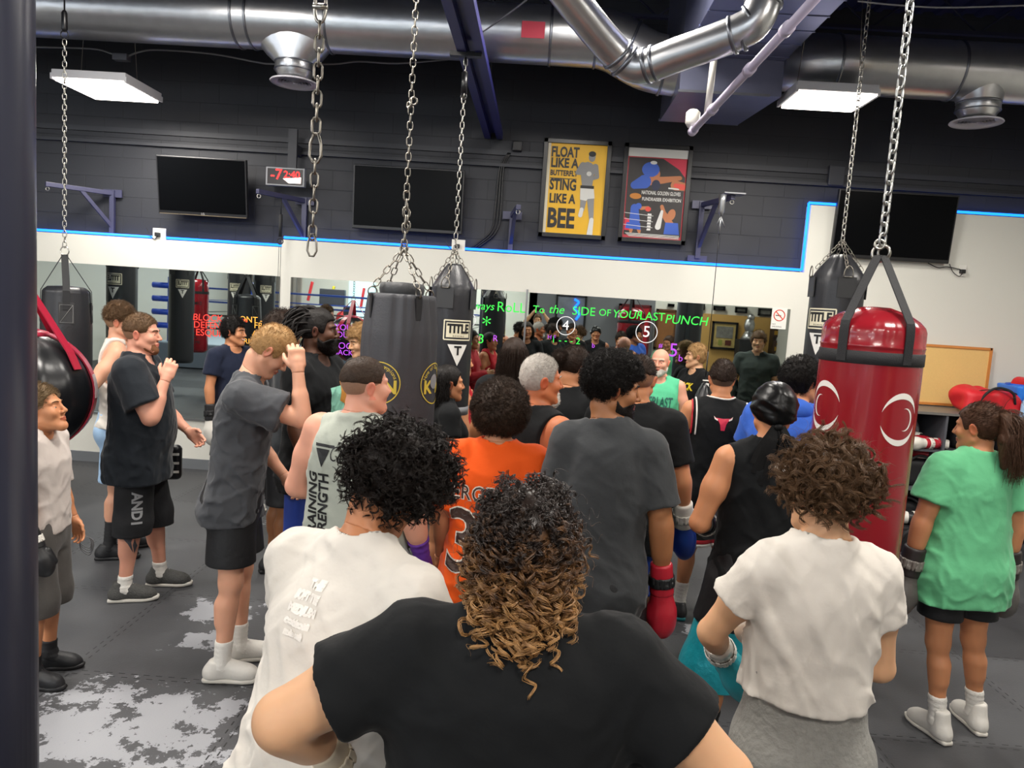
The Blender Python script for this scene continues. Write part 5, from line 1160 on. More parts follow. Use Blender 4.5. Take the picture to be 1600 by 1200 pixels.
def hand_sdf(P, curl=.35, spread=1.0, thumb=0.3):
    """wrist at origin, fingers +Y, palm faces -Z, thumb on +X"""
    d = rbox(P, (0, .048, 0), (.040, .046, .0135), .013); d = smin(d, rc(P, (0, -.01, 0), (0, .03, 0), .026, .024), .02)
    d = smin(d, ell(P, (.024, .030, -.008), (.017, .034, .016)), .012)
    for i, (x, L, y0) in enumerate(((.030, .072, .090), (.0105, .080, .096), (-.010, .075, .093), (-.029, .060, .084))):
        c = curl*(1+.12*i); a = np.array((x, y0-.006, 0.)); ang = -c*.9; seg = (L*.45, L*.30, L*.25); r_ = (.0095, .0085, .0075, .0065)
        sx = (x*.9)*spread*.25/.03
        for k in range(3):
            dr = np.array((sx*.25*(1-k*.2), math.cos(ang), math.sin(ang))); b = a+dr/np.linalg.norm(dr)*seg[k]
            d = np.minimum(d, rc(P, a, b, r_[k], r_[k+1])) if k else smin(d, rc(P, a, b, r_[k], r_[k+1]), .006)
            a = b; ang -= c*1.25
    a = np.array((.034, .018, -.006)); dirs = [nrm((.75-.5*thumb, .75, -.25-.6*thumb)), nrm((.45-.8*thumb, .9, -.3-.7*thumb))]
    b = a+dirs[0]*.038; d = smin(d, rc(P, a, b, .014, .011), .010); c = b+dirs[1]*.032; d = smin(d, rc(P, b, c, .011, .0085), .004)
    return d
class Body: pass
def person(label, px, py, y, face, ht=.015, tone='fair', g=1.0, gb=1.0, fem=0, sw=None, belly=0, lean=0, leanx=0, hyaw=0, hpitch=0, hroll=0, neckf=0,
           armL=None, armR=None, handL='relax', handR='relax', stance=.11, feet=None, vox=.010, hv=None, legs=True, toe=8, fat=0, hipw=1.0, H=None, base=None, jaw=1.0, hs=None, armr=1.0):
    B = Body(); P0 = at(px, py, y) if base is None else Vector((base[0], base[1], H))
    B.H = H_ = (P0.z-ht) if H is None else H; s = B.s = H_/1.78; B.hs = hs_ = hs or s**.6; fa = R(face)
    sw = B.sw = (sw or (.185 if not fem else .165))*s; B.vox = vox; B.hv = hv = hv or max(.0035, vox*.5); B.tone = tone
    B.lean = lean; zh = .53*H_
    def bend(z): t = max(0, z-zh); return lean*t*(.5+.5*t/(.3*H_))
    # head centre in local frame
    zc = H_-.120*hs_; hx = leanx*(zc-zh); hy = bend(zc)+neckf+.01
    drop = .0
    B.hc = np.array((hx, hy, zc), np.float32)
    topoff = rotm(-hpitch, hroll, -hyaw)@np.array((0, -.0, .12*hs_)) if False else np.zeros(3)
    # place the body so that the top of the head stands where measured
    c, s_ = math.cos(fa), math.sin(fa)
    if base is None:
        ox, oy = hx*c+hy*s_, -hx*s_+hy*c; B.loc = Vector((P0.x-ox, P0.y-oy, 0))
    else: B.loc = Vector((base[0], base[1], 0))
    B.rz = -fa
    B.hR = (rotm(0, 0, -hyaw)@rotm(-hpitch, 0, 0)@rotm(0, hroll, 0)).astype(np.float32)
    g1 = g
    cyf = lambda zf: bend(zf*H_)
    cxf = lambda zf: leanx*max(0, zf*H_-zh)
    bl = belly
    st = [(.455, 0, -.005, .150*hipw, .100), (.49, 0, -.008, .168*hipw, .115), (.53, 0, -.006, .170*hipw, .118), (.57, 0, .0+bl*.5, .155*hipw, .110+bl*.6), (.61, 0, .004+bl*.6, .142, .105+bl), (.66, 0, .004+bl*.5, .146, .108+bl*.8), (.71, 0, .004+bl*.2, .156, .114+bl*.4), (.755, 0, .0, .166*(1-.03*fem), .118), (.79, 0, -.008, .160*(1-.06*fem), .106), (.815, 0, -.015, .140, .088), (.832, 0, -.018, .105, .072), (.848, 0, -.016, .066, .060), (.862, 0, -.012, .054, .055)]
    st = [(zf*H_, cxf(zf), cy*s+cyf(zf), a*s*(g1 if zf < .8 else (g1+1)/2)*(sw/(.185*s) if .74 < zf < .835 else 1), b*s*g1*gb) for zf, _, cy, a, b in st]
    B.st = st; tors = B.tors = loft(st)
    shz = B.shz = .812*H_; B.sh = {}
    for k, sx in (('L', -1), ('R', 1)): B.sh[k] = np.array((sx*sw+cxf(.81), cyf(.81)-.012*s, shz))
    nb = np.array((cxf(.85), cyf(.85)-.012*s, .85*H_))
    neck_top = B.hc+B.hR@(np.array((0, -.028, -.070))*hs_)
    B.nb, B.nt = nb, neck_top; nr = B.nr = (.054-.008*fem)*s*(.6+.4*g)
    # arms
    La, Lf = .292*s, .252*s; B.el = {}; B.wr = {}; B.fdir = {}
    for k, sx, arm in (('L', -1, armL), ('R', 1, armR)):
        if isinstance(arm, dict):   # reach for a place: wrist at wr, elbow bending towards hint
            tw = (Vector(arm['pos']) if 'pos' in arm else at(*arm['wr']))-B.loc; tx = np.array((tw.x*c-tw.y*s_, tw.x*s_+tw.y*c, tw.z)); S_ = B.sh[k]; dv = tx-S_; D_ = min(np.linalg.norm(dv), (La+Lf)*.995); dv = nrm(dv)
            ca = (La*La+D_*D_-Lf*Lf)/(2*La*D_); hn = np.array(arm['hint'], float); hn = nrm(hn-dv*(hn@dv)); el = S_+dv*La*ca+hn*La*math.sqrt(max(0, 1-ca*ca)); arm = (el-S_, S_+dv*D_-el)+((arm['up'],) if 'up' in arm else ())
        if arm is None: arm = ((sx*.22, .02, -1), (sx*.06, .28, -1))
        u = nrm(arm[0]); f_ = nrm(arm[1]); B.el[k] = B.sh[k]+u*La; B.wr[k] = B.el[k]+f_*Lf; B.fdir[k] = f_
    B.armup = {k: (nrm(a[2]) if a is not None and not isinstance(a, dict) and len(a) > 2 else None) for k, a in (('L', armL), ('R', armR))}
    # legs
    feet = feet or {'L': (-stance, -.01), 'R': (stance, .01)}; B.an = {}; B.kn = {}; B.hp = {}
    for k, sx in (('L', -1), ('R', 1)):
        hp = np.array((sx*.088*s*hipw, 0, .505*H_)); an = np.array((feet[k][0]*s, feet[k][1]*s, .082)); mid = hp*.53+an*.47; mid[1] += .018*s; B.hp[k], B.kn[k], B.an[k] = hp, mid, an
    ga = armr*(g+1)/2; gl = g*.6+.4
    def f_uarm(P, k, o=0):
        a, b = B.sh[k], B.el[k]; d = rc(P, a, b, .056*s*ga+o, .041*s*ga+o); return smin(d, ell(P, a*.55+b*.45, (.047*s*ga+o,)*3), .04)
    def f_fore(P, k, o=0):
        a, b = B.el[k], B.wr[k]; d = rc(P, a, b, .040*s*ga+o, .0265*s+o); return smin(d, rc(P, a+(b-a)*.12, a+(b-a)*.45, .043*s*ga+o, .037*s*ga+o), .02)
    def f_torso(P):
        d = tors(P)
        for k, sx in (('L', -1), ('R', 1)):
            q = nb*.45+B.sh[k]*.55; q[2] = shz+.022*s; d = smin(d, rc(P, nb+np.array((sx*.02, -.005, -.0)), q, .050*s, .046*s), .03)
            d = smin(d, rc(P, q, B.sh[k]+np.array((-sx*.03*s, 0, .005)), .045*s, .055*s*ga), .035)
            d = smin(d, sp(P, B.hp[k]+np.array((0, -.05*s, -.01*s)), .088*s*hipw*gl), .05)
        if fem:
            for sx in (-1, 1): d = smin(d, sp(P, (sx*.075*s+cxf(.74), cyf(.74)+.085*s, .735*H_), .05*s), .05)
        return d
    def f_legs(P, o=0):
        d = None
        for k in 'LR':
            q = smin(rc(P, B.hp[k], B.kn[k], .088*s*gl*hipw+o, .055*s*gl+o), rc(P, B.kn[k], B.an[k], .052*s*gl+o, .034*s+o), .03)
            cm = B.kn[k]*.72+B.an[k]*.28+np.array((0, -.018*s, 0)); ax = B.an[k]-B.kn[k]
            q = smin(q, rc(P, cm, cm+ax*.18, .047*s*gl+o, .036*s*gl+o), .035)
            q = smin(q, rc(P, B.an[k]+np.array((0, 0, -.0)), B.an[k]+np.array((0, .10*s, -.05)), .034*s, .024*s), .03)
            d = q if d is None else np.minimum(d, q)
        return d
    def f_head(P):
        Q = (P-B.hc)@B.hR/hs_; return head_sdf(Q, fem, fat, jaw)*hs_
    B.f_uarm, B.f_fore, B.f_torso, B.f_legs, B.f_head, B.f_tors = f_uarm, f_fore, f_torso, f_legs, f_head, tors
    hands = {}
    for k, hp_ in (('L', handL), ('R', handR)):
        if hp_ in (None, 'none', 'glove'): continue
        curl, thumb = dict(relax=(.42, .35), fist=(1.35, 1.0), flat=(.12, .1), hook=(.8, .5))[hp_]
        up = B.armup[k] if B.armup[k] is not None else np.array(((1 if k == 'R' else -1)*1.0, .2, 0))
        M3 = frame_from(B.fdir[k], up)
        # thumb must sit on +X: the palm faces -Z; for a hanging arm the thumb points forward
        mir = -1 if k == 'R' else 1
        hands[k] = (M3, curl, thumb, mir)
    def f_hand(P, k):
        M3, curl, thumb, mir = hands[k]; Q = (P-B.wr[k].astype(np.float32))@M3.astype(np.float32); Q = Q*np.array((mir, 1, 1), np.float32)/s; return hand_sdf(Q, curl, 1, thumb)*s
    B.hands = hands
    def f_body(P):
        d = f_torso(P)
        for k in 'LR': d = smin(d, f_uarm(P, k), .035); 
        for k in 'LR': d = smin(d, f_fore(P, k), .012)
        if legs: d = smin(d, f_legs(P), .03)
        d = smin(d, rc(P, nb, neck_top, nr*1.08, nr), .03)
        return d
    def f_all(P):
        return smin(f_body(P), f_head(P), .018)
    B.f_body, B.f_all = f_body, f_all
    # meshes: trunk and limbs, then a finer head and finer hands, one surface
    ncut = (B.hc+B.hR@(np.array((0, -.02, -.085))*hs_))*.5+nb*.5; nax = nrm(B.hc-nb)
    lo = np.minimum.reduce([B.el['L'], B.el['R'], B.wr['L'], B.wr['R'], B.an['L'], B.an['R'], np.array((-.25, -.22, 0))*s])-.10; hi = np.maximum.reduce([B.el['L'], B.el['R'], B.wr['L'], B.wr['R'], B.an['L'], B.an['R'], np.array((.25, .25, H_*.9))])+.10
    hi[2] = max(B.wr['L'][2], B.wr['R'][2], B.el['L'][2], B.el['R'][2], ncut[2]+.05)+.08; lo[2] = -.01 if legs else .35*H_
    wc = {k: (B.wr[k]-B.fdir[k]*.02, B.fdir[k]) for k in hands}
    hc = B.hc
    def f_main(P):
        d = f_all(P); hd = ((P-hc)**2).sum(1) < .195**2; d = np.where(hd, np.maximum(d, (P-ncut.astype(np.float32))@nax.astype(np.float32)), d)
        for k in wc:
            # cut only near the wrist
            q = (P-wc[k][0].astype(np.float32)); cutd = np.maximum(q@wc[k][1].astype(np.float32), 0); near = (q**2).sum(1) < .16**2
            if near.any(): d[near] = smin(d[near], f_hand(P[near], k), .012)
            d = np.where(near, np.maximum(d, q@wc[k][1].astype(np.float32)), d)
        if not legs: d = np.maximum(d, .45*H_-P[:, 2])
        return d
    parts = [surf(f_main, lo, hi, vox)]
    sk = skin_mats(tone)
    hc = B.hc
    Vh, Fh = surf(lambda P: np.maximum(np.maximum(f_all(P), -((P-ncut.astype(np.float32))@nax.astype(np.float32))-.004), np.sqrt(((P-hc)**2).sum(1))-.198), hc-.2, hc+.2, hv)
    parts.append((Vh, Fh))
    for k in hands:
        w0 = B.wr[k]; fd = B.fdir[k]
        fh = lambda P, k=k: np.maximum(smin(f_body(P), f_hand(P, k), .012), -((P-wc[k][0].astype(np.float32))@wc[k][1].astype(np.float32))-.004)
        parts.append(surf(lambda P, fh=fh, w0=w0: np.maximum(fh(P), np.sqrt(((P-(w0+B.fdir[k]*.08))**2).sum(1))-.15), w0-.2, w0+.2, min(hv, .0045) if vox < .012 else .006))
    V, F = join(parts); cen = V[F].mean(1); Q = (cen-B.hc)@B.hR/hs_
    mi = np.zeros(len(F), int)
    mi[(np.abs(Q[:, 0]) < .024) & (Q[:, 1] > .078) & (Q[:, 2] < -.049) & (Q[:, 2] > -.0735) & (np.abs(Q[:, 2]+.061) < .0125-np.abs(Q[:, 0])*.38)] = 1
    mi[(np.abs(Q[:, 0]) > .0765) & (np.abs(Q[:, 2]) < .05) & (Q[:, 1] < .03) & (Q[:, 1] > -.05)] = 2
    o = B.root = mesh_obj('person', V, F, sk, None, True, B.loc, (0, 0, B.rz), mi)
    tag(o, label, 'person')
    # eyes
    mbw = MB(); mbi = MB()
    for sx in (-1, 1):
        c_ = B.hc+B.hR@(np.array((sx*.031, .0705, .001))*hs_); mbw.ball(c_, .0125*hs_, 14, 10)
        c2 = B.hc+B.hR@(np.array((sx*.031, .0768, .001))*hs_); mbi.ball(c2, .0070*hs_, 10, 8)
    e1 = mbw.build('eyes', mat('eye_white', '#b3aca4', .35), o); mbi.build('iris', mat('iris_dark', '#2a1c14', .2), e1)
    return B
def headpt(B, Q): return (B.hR@(np.asarray(Q, float).T*B.hs)).T+B.hc
def brows(B, m, th=.0035):
    mb = MB()
    for sx in (-1, 1):
        pts = [headpt(B, (sx*x, yy, z)) for x, yy, z in ((.012, .0925, .024), (.026, .0905, .029), (.040, .0815, .028), (.050, .070, .022))]
        mb.tube(smooth_path(pts, 4), th, 6)
    mb.build('eyebrows', m, B.root)
CL = {}
def cloth(name, col, rough=.85, bump=.35, sheen=.15, scale=11, vary=.05): return mat('cloth_'+name, col, rough, bump=bump, scale=scale, sheen=sheen, vary=vary, bd=.018, spec=.25)
def part_sdf(B, name, f, lo, hi, m, vox=None):
    V, F = surf(f, lo, hi, vox or B.vox); o = mesh_obj(name, V, F, m, B.root); return o, V, F
def shirt_sdf(B, sleeve=.62, loose=.02, hem=.455, seed=1, amp=.006, neck=.012, sr=.076, rise=.0, kind='tee', srend=None, boxy=.93, armhole=.0):
    s, H_ = B.s, B.H; chest = max(a for z, cx, cy, a, b in B.st if z > .7*H_ and z < .8*H_); cb = max(b for z, cx, cy, a, b in B.st if z > .7*H_)
    st = []
    for z, cx, cy, a, b in B.st:
        t = np.clip((.76*H_-z)/(.3*H_), 0, 1); lo_ = loose*(.5+.9*t)
        a2 = max(a, chest*boxy if z < .75*H_ else 0)+lo_; b2 = max(b, cb*.95 if z < .72*H_ else 0)+lo_*.9
        if z > .80*H_: a2, b2 = a+.012, b+.012
        st.append((z, cx, cy, a2, b2))
    if hem < .455: st.insert(0, (hem*H_-.03, 0, st[0][2], st[0][3], st[0][4]))
    lf = loft(st); ends = {k: B.sh[k]+(B.el[k]-B.sh[k])*sleeve for k in 'LR'}; dr = {k: nrm(B.el[k]-B.sh[k]) for k in 'LR'}
    sre = srend or sr*1.04; ga = 1
    def f(P):
        d = smin(lf(P), B.f_torso(P)-.012, .02)
        if kind in ('tee', 'long'):
            for k in 'LR':
                a, b = B.sh[k].astype(np.float32), ends[k].astype(np.float32); q = rc(P, a, b+(dr[k]*.03).astype(np.float32), sr*s, sre*s); 
                q = smin(q, B.f_uarm(P, k, .010), .01)
                q = smax(q, (P-b)@dr[k].astype(np.float32), .009); d = smin(d, q, .03)
                if kind == 'long':
                    d = smin(d, smax(B.f_fore(P, k, .016), (P-B.wr[k].astype(np.float32))@B.fdir[k].astype(np.float32), .004), .015)
        # drape and folds
        t = np.clip((.74*H_-P[:, 2])/(.28*H_), 0, 1)
        ang = np.arctan2(P[:, 0], P[:, 1])
        w_ = wav(P*np.array((1, 1, .32), np.float32), seed, 26, 5, 2.2)
        w2 = 1-2*np.abs(wav(P*np.array((1, 1, 1.6), np.float32)+P[:, :1]*.8, seed+7, 17, 4, 2.0))
        w3 = 1-2*np.abs(wav(P*np.array((1, 1, .45), np.float32)+P[:, 2:]*.35, seed+13, 30, 4, 2.6)); w4 = 1-2*np.abs(wav(P*np.array((1, 1, .6), np.float32)-P[:, :1]*.5, seed+21, 55, 4, 2.2))
        d = d-amp*(w_*(.35+.9*t))-amp*.7*np.maximum(w2-.1, 0)-amp*(.35+.9*t)*np.maximum(w3-.1, 0)-amp*.3*np.maximum(w4, 0)
        # never under the skin
        d = np.minimum(d, B.f_torso(P)-.006)
        if kind in ('tank', 'sleeveless'):
            for k, sx in (('L', -1), ('R', 1)):
                c = B.sh[k].astype(np.float32)
                if kind == 'tank': d = smax(d, -ell(P, c+np.array((sx*.012, -.0, -.035*s), np.float32), (.072*s+armhole, .25, .125*s+armhole)), .006)
                else: d = smax(d, -rbox(P, c+np.array((sx*(.12-.004), 0, -.02), np.float32), (.12, .3, .13), .06), .006)
        d = smax(d, hem*H_-P[:, 2]+.006*np.sin(ang*3+seed), .006)
        nv = (B.nt-B.nb).astype(np.float32)
        d = smax(d, -rc(P, B.nb.astype(np.float32)+np.array((0, .01, .004*s), np.float32), B.nb.astype(np.float32)+nv*2, (B.nr+neck), (B.nr+neck)*1.5), .004)
        d = smax(d, -ell(P, B.nb.astype(np.float32)+np.array((0, .07*s, .0), np.float32), (.07*s, .08*s, .045*s)), .004) if kind != 'long' else d
        return d
    return f
def wear_shirt(B, m, name='t_shirt', vox=None, **k):
    f = shirt_sdf(B, **k); B.f_shirt = f; sl = k.get('sleeve', .62); E_ = [B.sh[q]+(B.el[q]-B.sh[q])*sl for q in 'LR']
    if k.get('kind') == 'long': E_ += [B.el[q] for q in 'LR']+[B.wr[q] for q in 'LR']
    lo = np.minimum.reduce(E_+[np.array((-.26, -.26, 0))*max(B.s, 1)])-.09; hi = np.maximum.reduce(E_+[np.array((.26, .26+B.hc[1], 0))])+.09
    lo[2] = min(k.get('hem', .455)*B.H-.03, min(e[2] for e in E_)-.1); hi[2] = max(.90*B.H, max(e[2] for e in E_)+.1)
    o, V, F = part_sdf(B, name, f, lo, hi, m, vox); B.shirt = o
    return o
def wear_shorts(B, m, hem=.30, loose=.03, name='shorts', flare=.115, waist=.60, seed=3, amp=.005, m2=None):
    s, H_ = B.s, B.H
    st = [(z, cx, cy, a+.012+loose*.4, b+.012+loose*.4) for z, cx, cy, a, b in B.st if z < .64*H_]; lf = loft(st)
    def f(P):
        d = smax(lf(P), P[:, 2]-waist*H_, .004)
        for k in 'LR':
            hp, kn = B.hp[k].astype(np.float32), B.kn[k].astype(np.float32); an_ = B.an[k].astype(np.float32); q = smin(rc(P, hp, kn, .095*s+loose*.5, flare*s), rc(P, kn, kn*.3+an_*.7, flare*s, flare*s), .03) if hem < .33 else rc(P, hp, kn, .095*s+loose*.5, flare*s); q = smin(q, sp(P, hp+np.array((0, -.05*s, -.01*s), np.float32), .10*s), .04)
            d = smin(d, q, .025)
        d = smin(d, smax(B.f_torso(P)-.012, P[:, 2]-waist*H_, .004), .01)
        d = d-amp*wav(P*np.array((1, 1, .4), np.float32), seed, 24, 5, 2)
        d = np.minimum(d, smax(np.minimum(B.f_torso(P), B.f_legs(P))-.005, P[:, 2]-waist*H_, .004))
        return smax(d, hem*H_-P[:, 2], .003)
    o, V, F = part_sdf(B, name, f, (-.32, -.28, hem*H_-.02), (.32, .3, waist*H_+.02), m); B.f_shorts = f; B.shorts = o; return o
def wear_pants(B, m, name='trousers', loose=.022, seed=4, waist=.6, ankle=.055):
    s, H_ = B.s, B.H; st = [(z, cx, cy, a+.02, b+.02) for z, cx, cy, a, b in B.st if z < .64*H_]; lf = loft(st)
    def f(P):
        d = smax(lf(P), P[:, 2]-waist*H_, .004); d = smin(d, B.f_legs(P, loose), .03)
        d = smin(d, smax(B.f_torso(P)-.014, P[:, 2]-waist*H_, .004), .01)-.006*wav(P*np.array((1, 1, .8), np.float32), seed, 26, 5, 2)
        return smax(d, ankle-P[:, 2]+.02, .005)
    o, V, F = part_sdf(B, name, f, (-.32, -.28, 0), (.32, .3, waist*H_+.02), m); B.f_shorts = f; return o
def wear_feet(B, mshoe, msole, msock=None, sock=.16, high=0, toe=8, mlace=None, vox=None):
    s = B.s
    for k, sx in (('L', -1), ('R', 1)):
        an = B.an[k]; M3 = rotm(0, 0, -sx*toe)
        if msock is not None:
            f = lambda P: smax(smax(B.f_legs(P)-.005-.0015*np.sin(P[:, 2]*260), P[:, 2]-sock, .003), (.05-P[:, 2]), .003)
            def f1(P, f=f, sx=sx): return np.maximum(f(P), -sx*P[:, 0]+min(0, 0)) if abs(B.an['L'][0]-B.an['R'][0]) > .08 and False else f(P)
            c = an; V, F = surf(lambda P, c=c: np.maximum(f(P), np.sqrt(((P[:, :2]-c[:2].astype(np.float32))**2).sum(1))-.10), (c[0]-.1, c[1]-.12, .04), (c[0]+.1, c[1]+.12, sock+.02), vox or min(B.vox, .008))
            mesh_obj('sock', V, F, msock, B.root)
        def loc(P): return (P-np.array((an[0], an[1], 0), np.float32))@M3/s
        def fu(P):
            Q = loc(P); w_ = np.interp(Q[:, 1], [-.09, -.05, .02, .11, .16, .2], [.030, .035, .035, .044, .038, .018]).astype(np.float32); q = np.stack([Q[:, 0]*.044/w_, Q[:, 1], Q[:, 2]+.12*np.maximum(Q[:, 1]-.04, 0)], 1); d = .85*rbox(q, (0, .052, .045), (.044, .138, .040), .034); d = smax(d, -(Q[:, 1]*-.0+.13-Q[:, 2]-Q[:, 1]*.52), .02) if False else d
            d = smin(d, rc(Q, (0, -.035, .05), (0, -.02, .10+high), .045, .041), .03); d = smin(d, rc(Q, (0, .02, .085), (0, .12, .055), .036, .036), .03)
            d = smax(d, Q[:, 2]-(.115+high), .006); return smax(d, .022-Q[:, 2], .003)*s
        def fs(P):
            Q = loc(P); w_ = np.interp(Q[:, 1], [-.09, -.05, .02, .11, .16, .2], [.030, .036, .036, .046, .040, .020]).astype(np.float32); q = np.stack([Q[:, 0]*.046/w_, Q[:, 1], Q[:, 2]-.10*np.maximum(Q[:, 1]-.13, 0)], 1); d = rbox(q, (0, .056, .014), (.046, .146, .014), .012)
            return smax(d*.85, -Q[:, 2], .002)*s
        lo, hi = (an[0]-.2, an[1]-.22, -.01), (an[0]+.2, an[1]+.28, .17+high); v = vox or min(B.vox, .008)
        V, F = surf(fu, lo, hi, v); sh = mesh_obj('shoe', V, F, mshoe, B.root); V, F = surf(fs, lo, hi, v); mesh_obj('sole', V, F, msole, sh)
        mb = MB()
        for i in range(5):
            y = .03+i*.018; z = .118-i*.010; pts = [(-.022, y, z-.006), (0, y+.004, z+.004), (.022, y, z-.006)]
            mb.tube([M3@np.array(p)*s+np.array((an[0], an[1], 0)) for p in pts], .0035, 5)
        mb.build('laces', mlace or mat('lace_white', '#d8d6d0', .7), sh)
def wear_glove(B, k, m, mc, ms, s=1.05, palm=None, roll=0, name='boxing_glove'):
    up = palm if palm is not None else (B.armup[k] if B.armup[k] is not None else ((1 if k == 'R' else -1), .1, 0)); M3 = frame_from(B.fdir[k], np.array(up, float))
    return glove(B.root, B.wr[k]+B.fdir[k]*.0, M3, m, mc, ms, s*B.s, k == 'R', name)
def wrap_band(B, k, m, t0=-.09, t1=.02, o=.006, name='wrist_wrap'):
    a = B.wr[k]; d = B.fdir[k].astype(np.float32)
    f = lambda P: smax(smax(B.f_fore(P, k, o)-.001*np.sin(((P-a.astype(np.float32))@d)*180), ((P-a.astype(np.float32))@d)-t1, .003), t0-((P-a.astype(np.float32))@d), .003)
    V, F = surf(f, a-.14, a+.14, .005); return mesh_obj(name, V, F, m, B.root)
# ---- hair
def hair_cap(B, m, f, name='hair', vox=None, ext=.16):
    V, F = surf(lambda P: f((P-B.hc)@B.hR/B.hs)*B.hs, B.hc-ext*1.6, B.hc+ext*1.25, vox or B.hv*1.15)
    return mesh_obj(name, V, F, m, B.root), V, F
def grow(B, cap, m, n, keep=None, name='strands', **k):
    """strands rooted on a cap; directions and gravity in the body frame"""
    o, V, F = cap; kk = (lambda c: keep((c-B.hc)@B.hR/B.hs)) if keep else None
    r_, nn = sample_surf(V, F, n, k.pop('seed', 0), kk); V2, F2 = strands(r_-nn*.003, nn, seed=5, **k); return mesh_obj(name, V2, F2, m, o)
HM = {}
def hmat(name, col, rough=.55): return mat('hair_'+name, col, rough, vary=.35, scale=60, spec=.22, bump=.7, bd=.006)
def short_hair(B, col, tt=.010, ts=.005, n=2200, L=.014, amp=.003, comb=(0, .5, 0), seed=1, fade=None, curl=0, lvl=.03, r=.0008, **k):
    m = hmat(col[0], col[1])
    if fade:
        hair_cap(B, mat('fade_'+fade, fade, .6, vary=.2, scale=150), lambda Q: cap_sdf(Q, .000, -.0003, **k), 'hair_fade')
        f = lambda Q: smax(cap_sdf(Q, tt, ts, **k), lvl-Q[:, 2]+.006*wav(Q, 9, 60), .012)-amp*wav(Q, seed, 90, 5)
    else: f = lambda Q: cap_sdf(Q, tt, ts, **k)-amp*wav(Q, seed, 90, 5)
    cap = hair_cap(B, m, f)
    cv = B.hR@np.array(comb); grow(B, cap, m, n, L=L, T=4 if not curl else 9, r=r, comb=cv, jit=.35, curl=curl, turns=1.5, grav=.0); return cap
def curly_ball(B, col, f, n, L, curl, turns, T=16, r=.0011, keep=None, grav=.2, jit=.5, seed=2, comb=None):
    m = hmat(col[0], col[1]); cap = hair_cap(B, m, f, vox=B.hv*1.3, ext=.22); grow(B, cap, m, n, keep, L=L, curl=curl, turns=turns, T=T, r=r, grav=grav, jit=jit, seed=seed, comb=comb); return cap
def beard(B, col, th=.006, amp=.003, low=-.04, goatee=False, n=900, L=.010):
    m = hmat(col[0], col[1])
    def f(Q):
        d = head_sdf(Q, 0, 0, 1)-th+amp*0-amp*wav(Q, 5, 120, 5)
        zt = np.interp(Q[:, 1], [-.01, .015, .035, .07, .08], [.0, -.045, low-.018, low, low]).astype(np.float32)
        d = smax(d, Q[:, 2]-zt, .006); d = smax(d, -.01-Q[:, 1] if False else .0-Q[:, 1]+.005, .006)
        d = smax(d, -ell(Q, (0, .09, -.061), (.022, .02, .010)), .004)
        if goatee: d = smax(d, np.abs(Q[:, 0])-.030, .006)
        return d
    cap = hair_cap(B, m, f, 'beard'); grow(B, cap, m, n, L=L, T=4, r=.0007, jit=.4, grav=.1)
# ---- prints on clothes
def cloth_print(B, V, F, m, face_dir, cx, cz, name='shirt_print', f=None, start=.45, parent=None, off=.0022, ml=.02):
    """lay a flat figure onto the shirt: (x, z) plane centred at cx, cz, seen from face_dir ('back' or 'front')"""
    V, F = densify(V, F, ml); f = f or B.f_shirt; sgn = -1 if face_dir == 'back' else 1
    if face_dir in ('back', 'front'):
        X = cx+V[:, 0]*(1 if face_dir == 'back' else -1); P = np.stack([X, np.full(len(V), sgn*start), cz+V[:, 1]], 1); d_ = np.array((0, -sgn, 0.))
    else:
        sg = 1 if face_dir == 'right' else -1; P = np.stack([np.full(len(V), sg*start), cx+V[:, 0]*sg, cz+V[:, 1]], 1); d_ = np.array((-sg, 0, 0.))
    P = P.astype(np.float32); t = np.zeros(len(P), np.float32)
    for _ in range(40):
        q = f(P+t[:, None]*d_.astype(np.float32)); t += np.clip(q-off, -.02, .05)*.7
    t = np.minimum(t, start*2)
    return mesh_obj(name, P+t[:, None]*d_, F, m, parent or B.root, False)
def txt2(s, size, w_=None, bold=.002, x=0, y=0, **k):
    V, F = text_geo(s, size, 0, bold=bold, **k)
    if w_: V[:, 0] *= w_/np.ptp(V[:, 0])
    V[:, 0] += x; V[:, 1] += y; V[:, 2] = 0; return V, F
def merge2(items):
    Vs = []; Fs = []; n = 0
    for V, F in items: Vs.append(V); Fs += [tuple(i+n for i in f) for f in F]; n += len(V)
    return np.concatenate(Vs), Fs
def collar(B, m, r_=None, th=.008, name='collar', up=.008, tilt=.0):
    c = B.nb+np.array((0, .012, up*B.s)); rad = r_ or (B.nr+.017); f = B.f_shirt
    pts = []
    for i in range(36):
        a = 2*math.pi*i/36; p = c+np.array((rad*math.cos(a), rad*math.sin(a), 0)); z = p.copy()
        # settle on the shirt
        Z = np.array([[p[0], p[1], c[2]+.06-.004*j] for j in range(45)], np.float32); d = f(Z); j = np.argmax(d < 0); pts.append((p[0], p[1], float(Z[j][2]) if (d < 0).any() else c[2]))
    pts = np.array(pts); k = np.ones(5)/5; pts[:, 2] = np.convolve(np.r_[pts[-2:, 2], pts[:, 2], pts[:2, 2]], k, 'valid')
    MB().tube([Vector(p) for p in pts], th, 8, closed=True).build(name, m, B.root)
WCL = cloth('white', '#d9d3ca'); BCL = cloth('black', '#0f1113', sheen=.04); GCL = cloth('charcoal', '#3c3e40'); OCL = cloth('orange', '#ec5a18'); GRN = cloth('green', '#66b987'); NAVYC = cloth('navy', '#1d2438')
SG = cloth('sage', '#a9aea3'); EVG = cloth('mint', '#57b98c'); BLUEC = cloth('blue', '#3a66c8'); GREYS = cloth('grey_marl', '#8b8a85', vary=.15, scale=60); PALE = cloth('pale', '#c9bfb8'); REDC = cloth('red', '#c32a34'); DGC = cloth('dark_grey', '#303336'); LBLUE = cloth('light_blue', '#9fbfe0')
BSH = mat('shorts_black', '#131417', .6, bump=.3, scale=14, bd=.02); KSH = mat('shorts_knit', '#17181b', .8, bump=.3, scale=14, bd=.02)
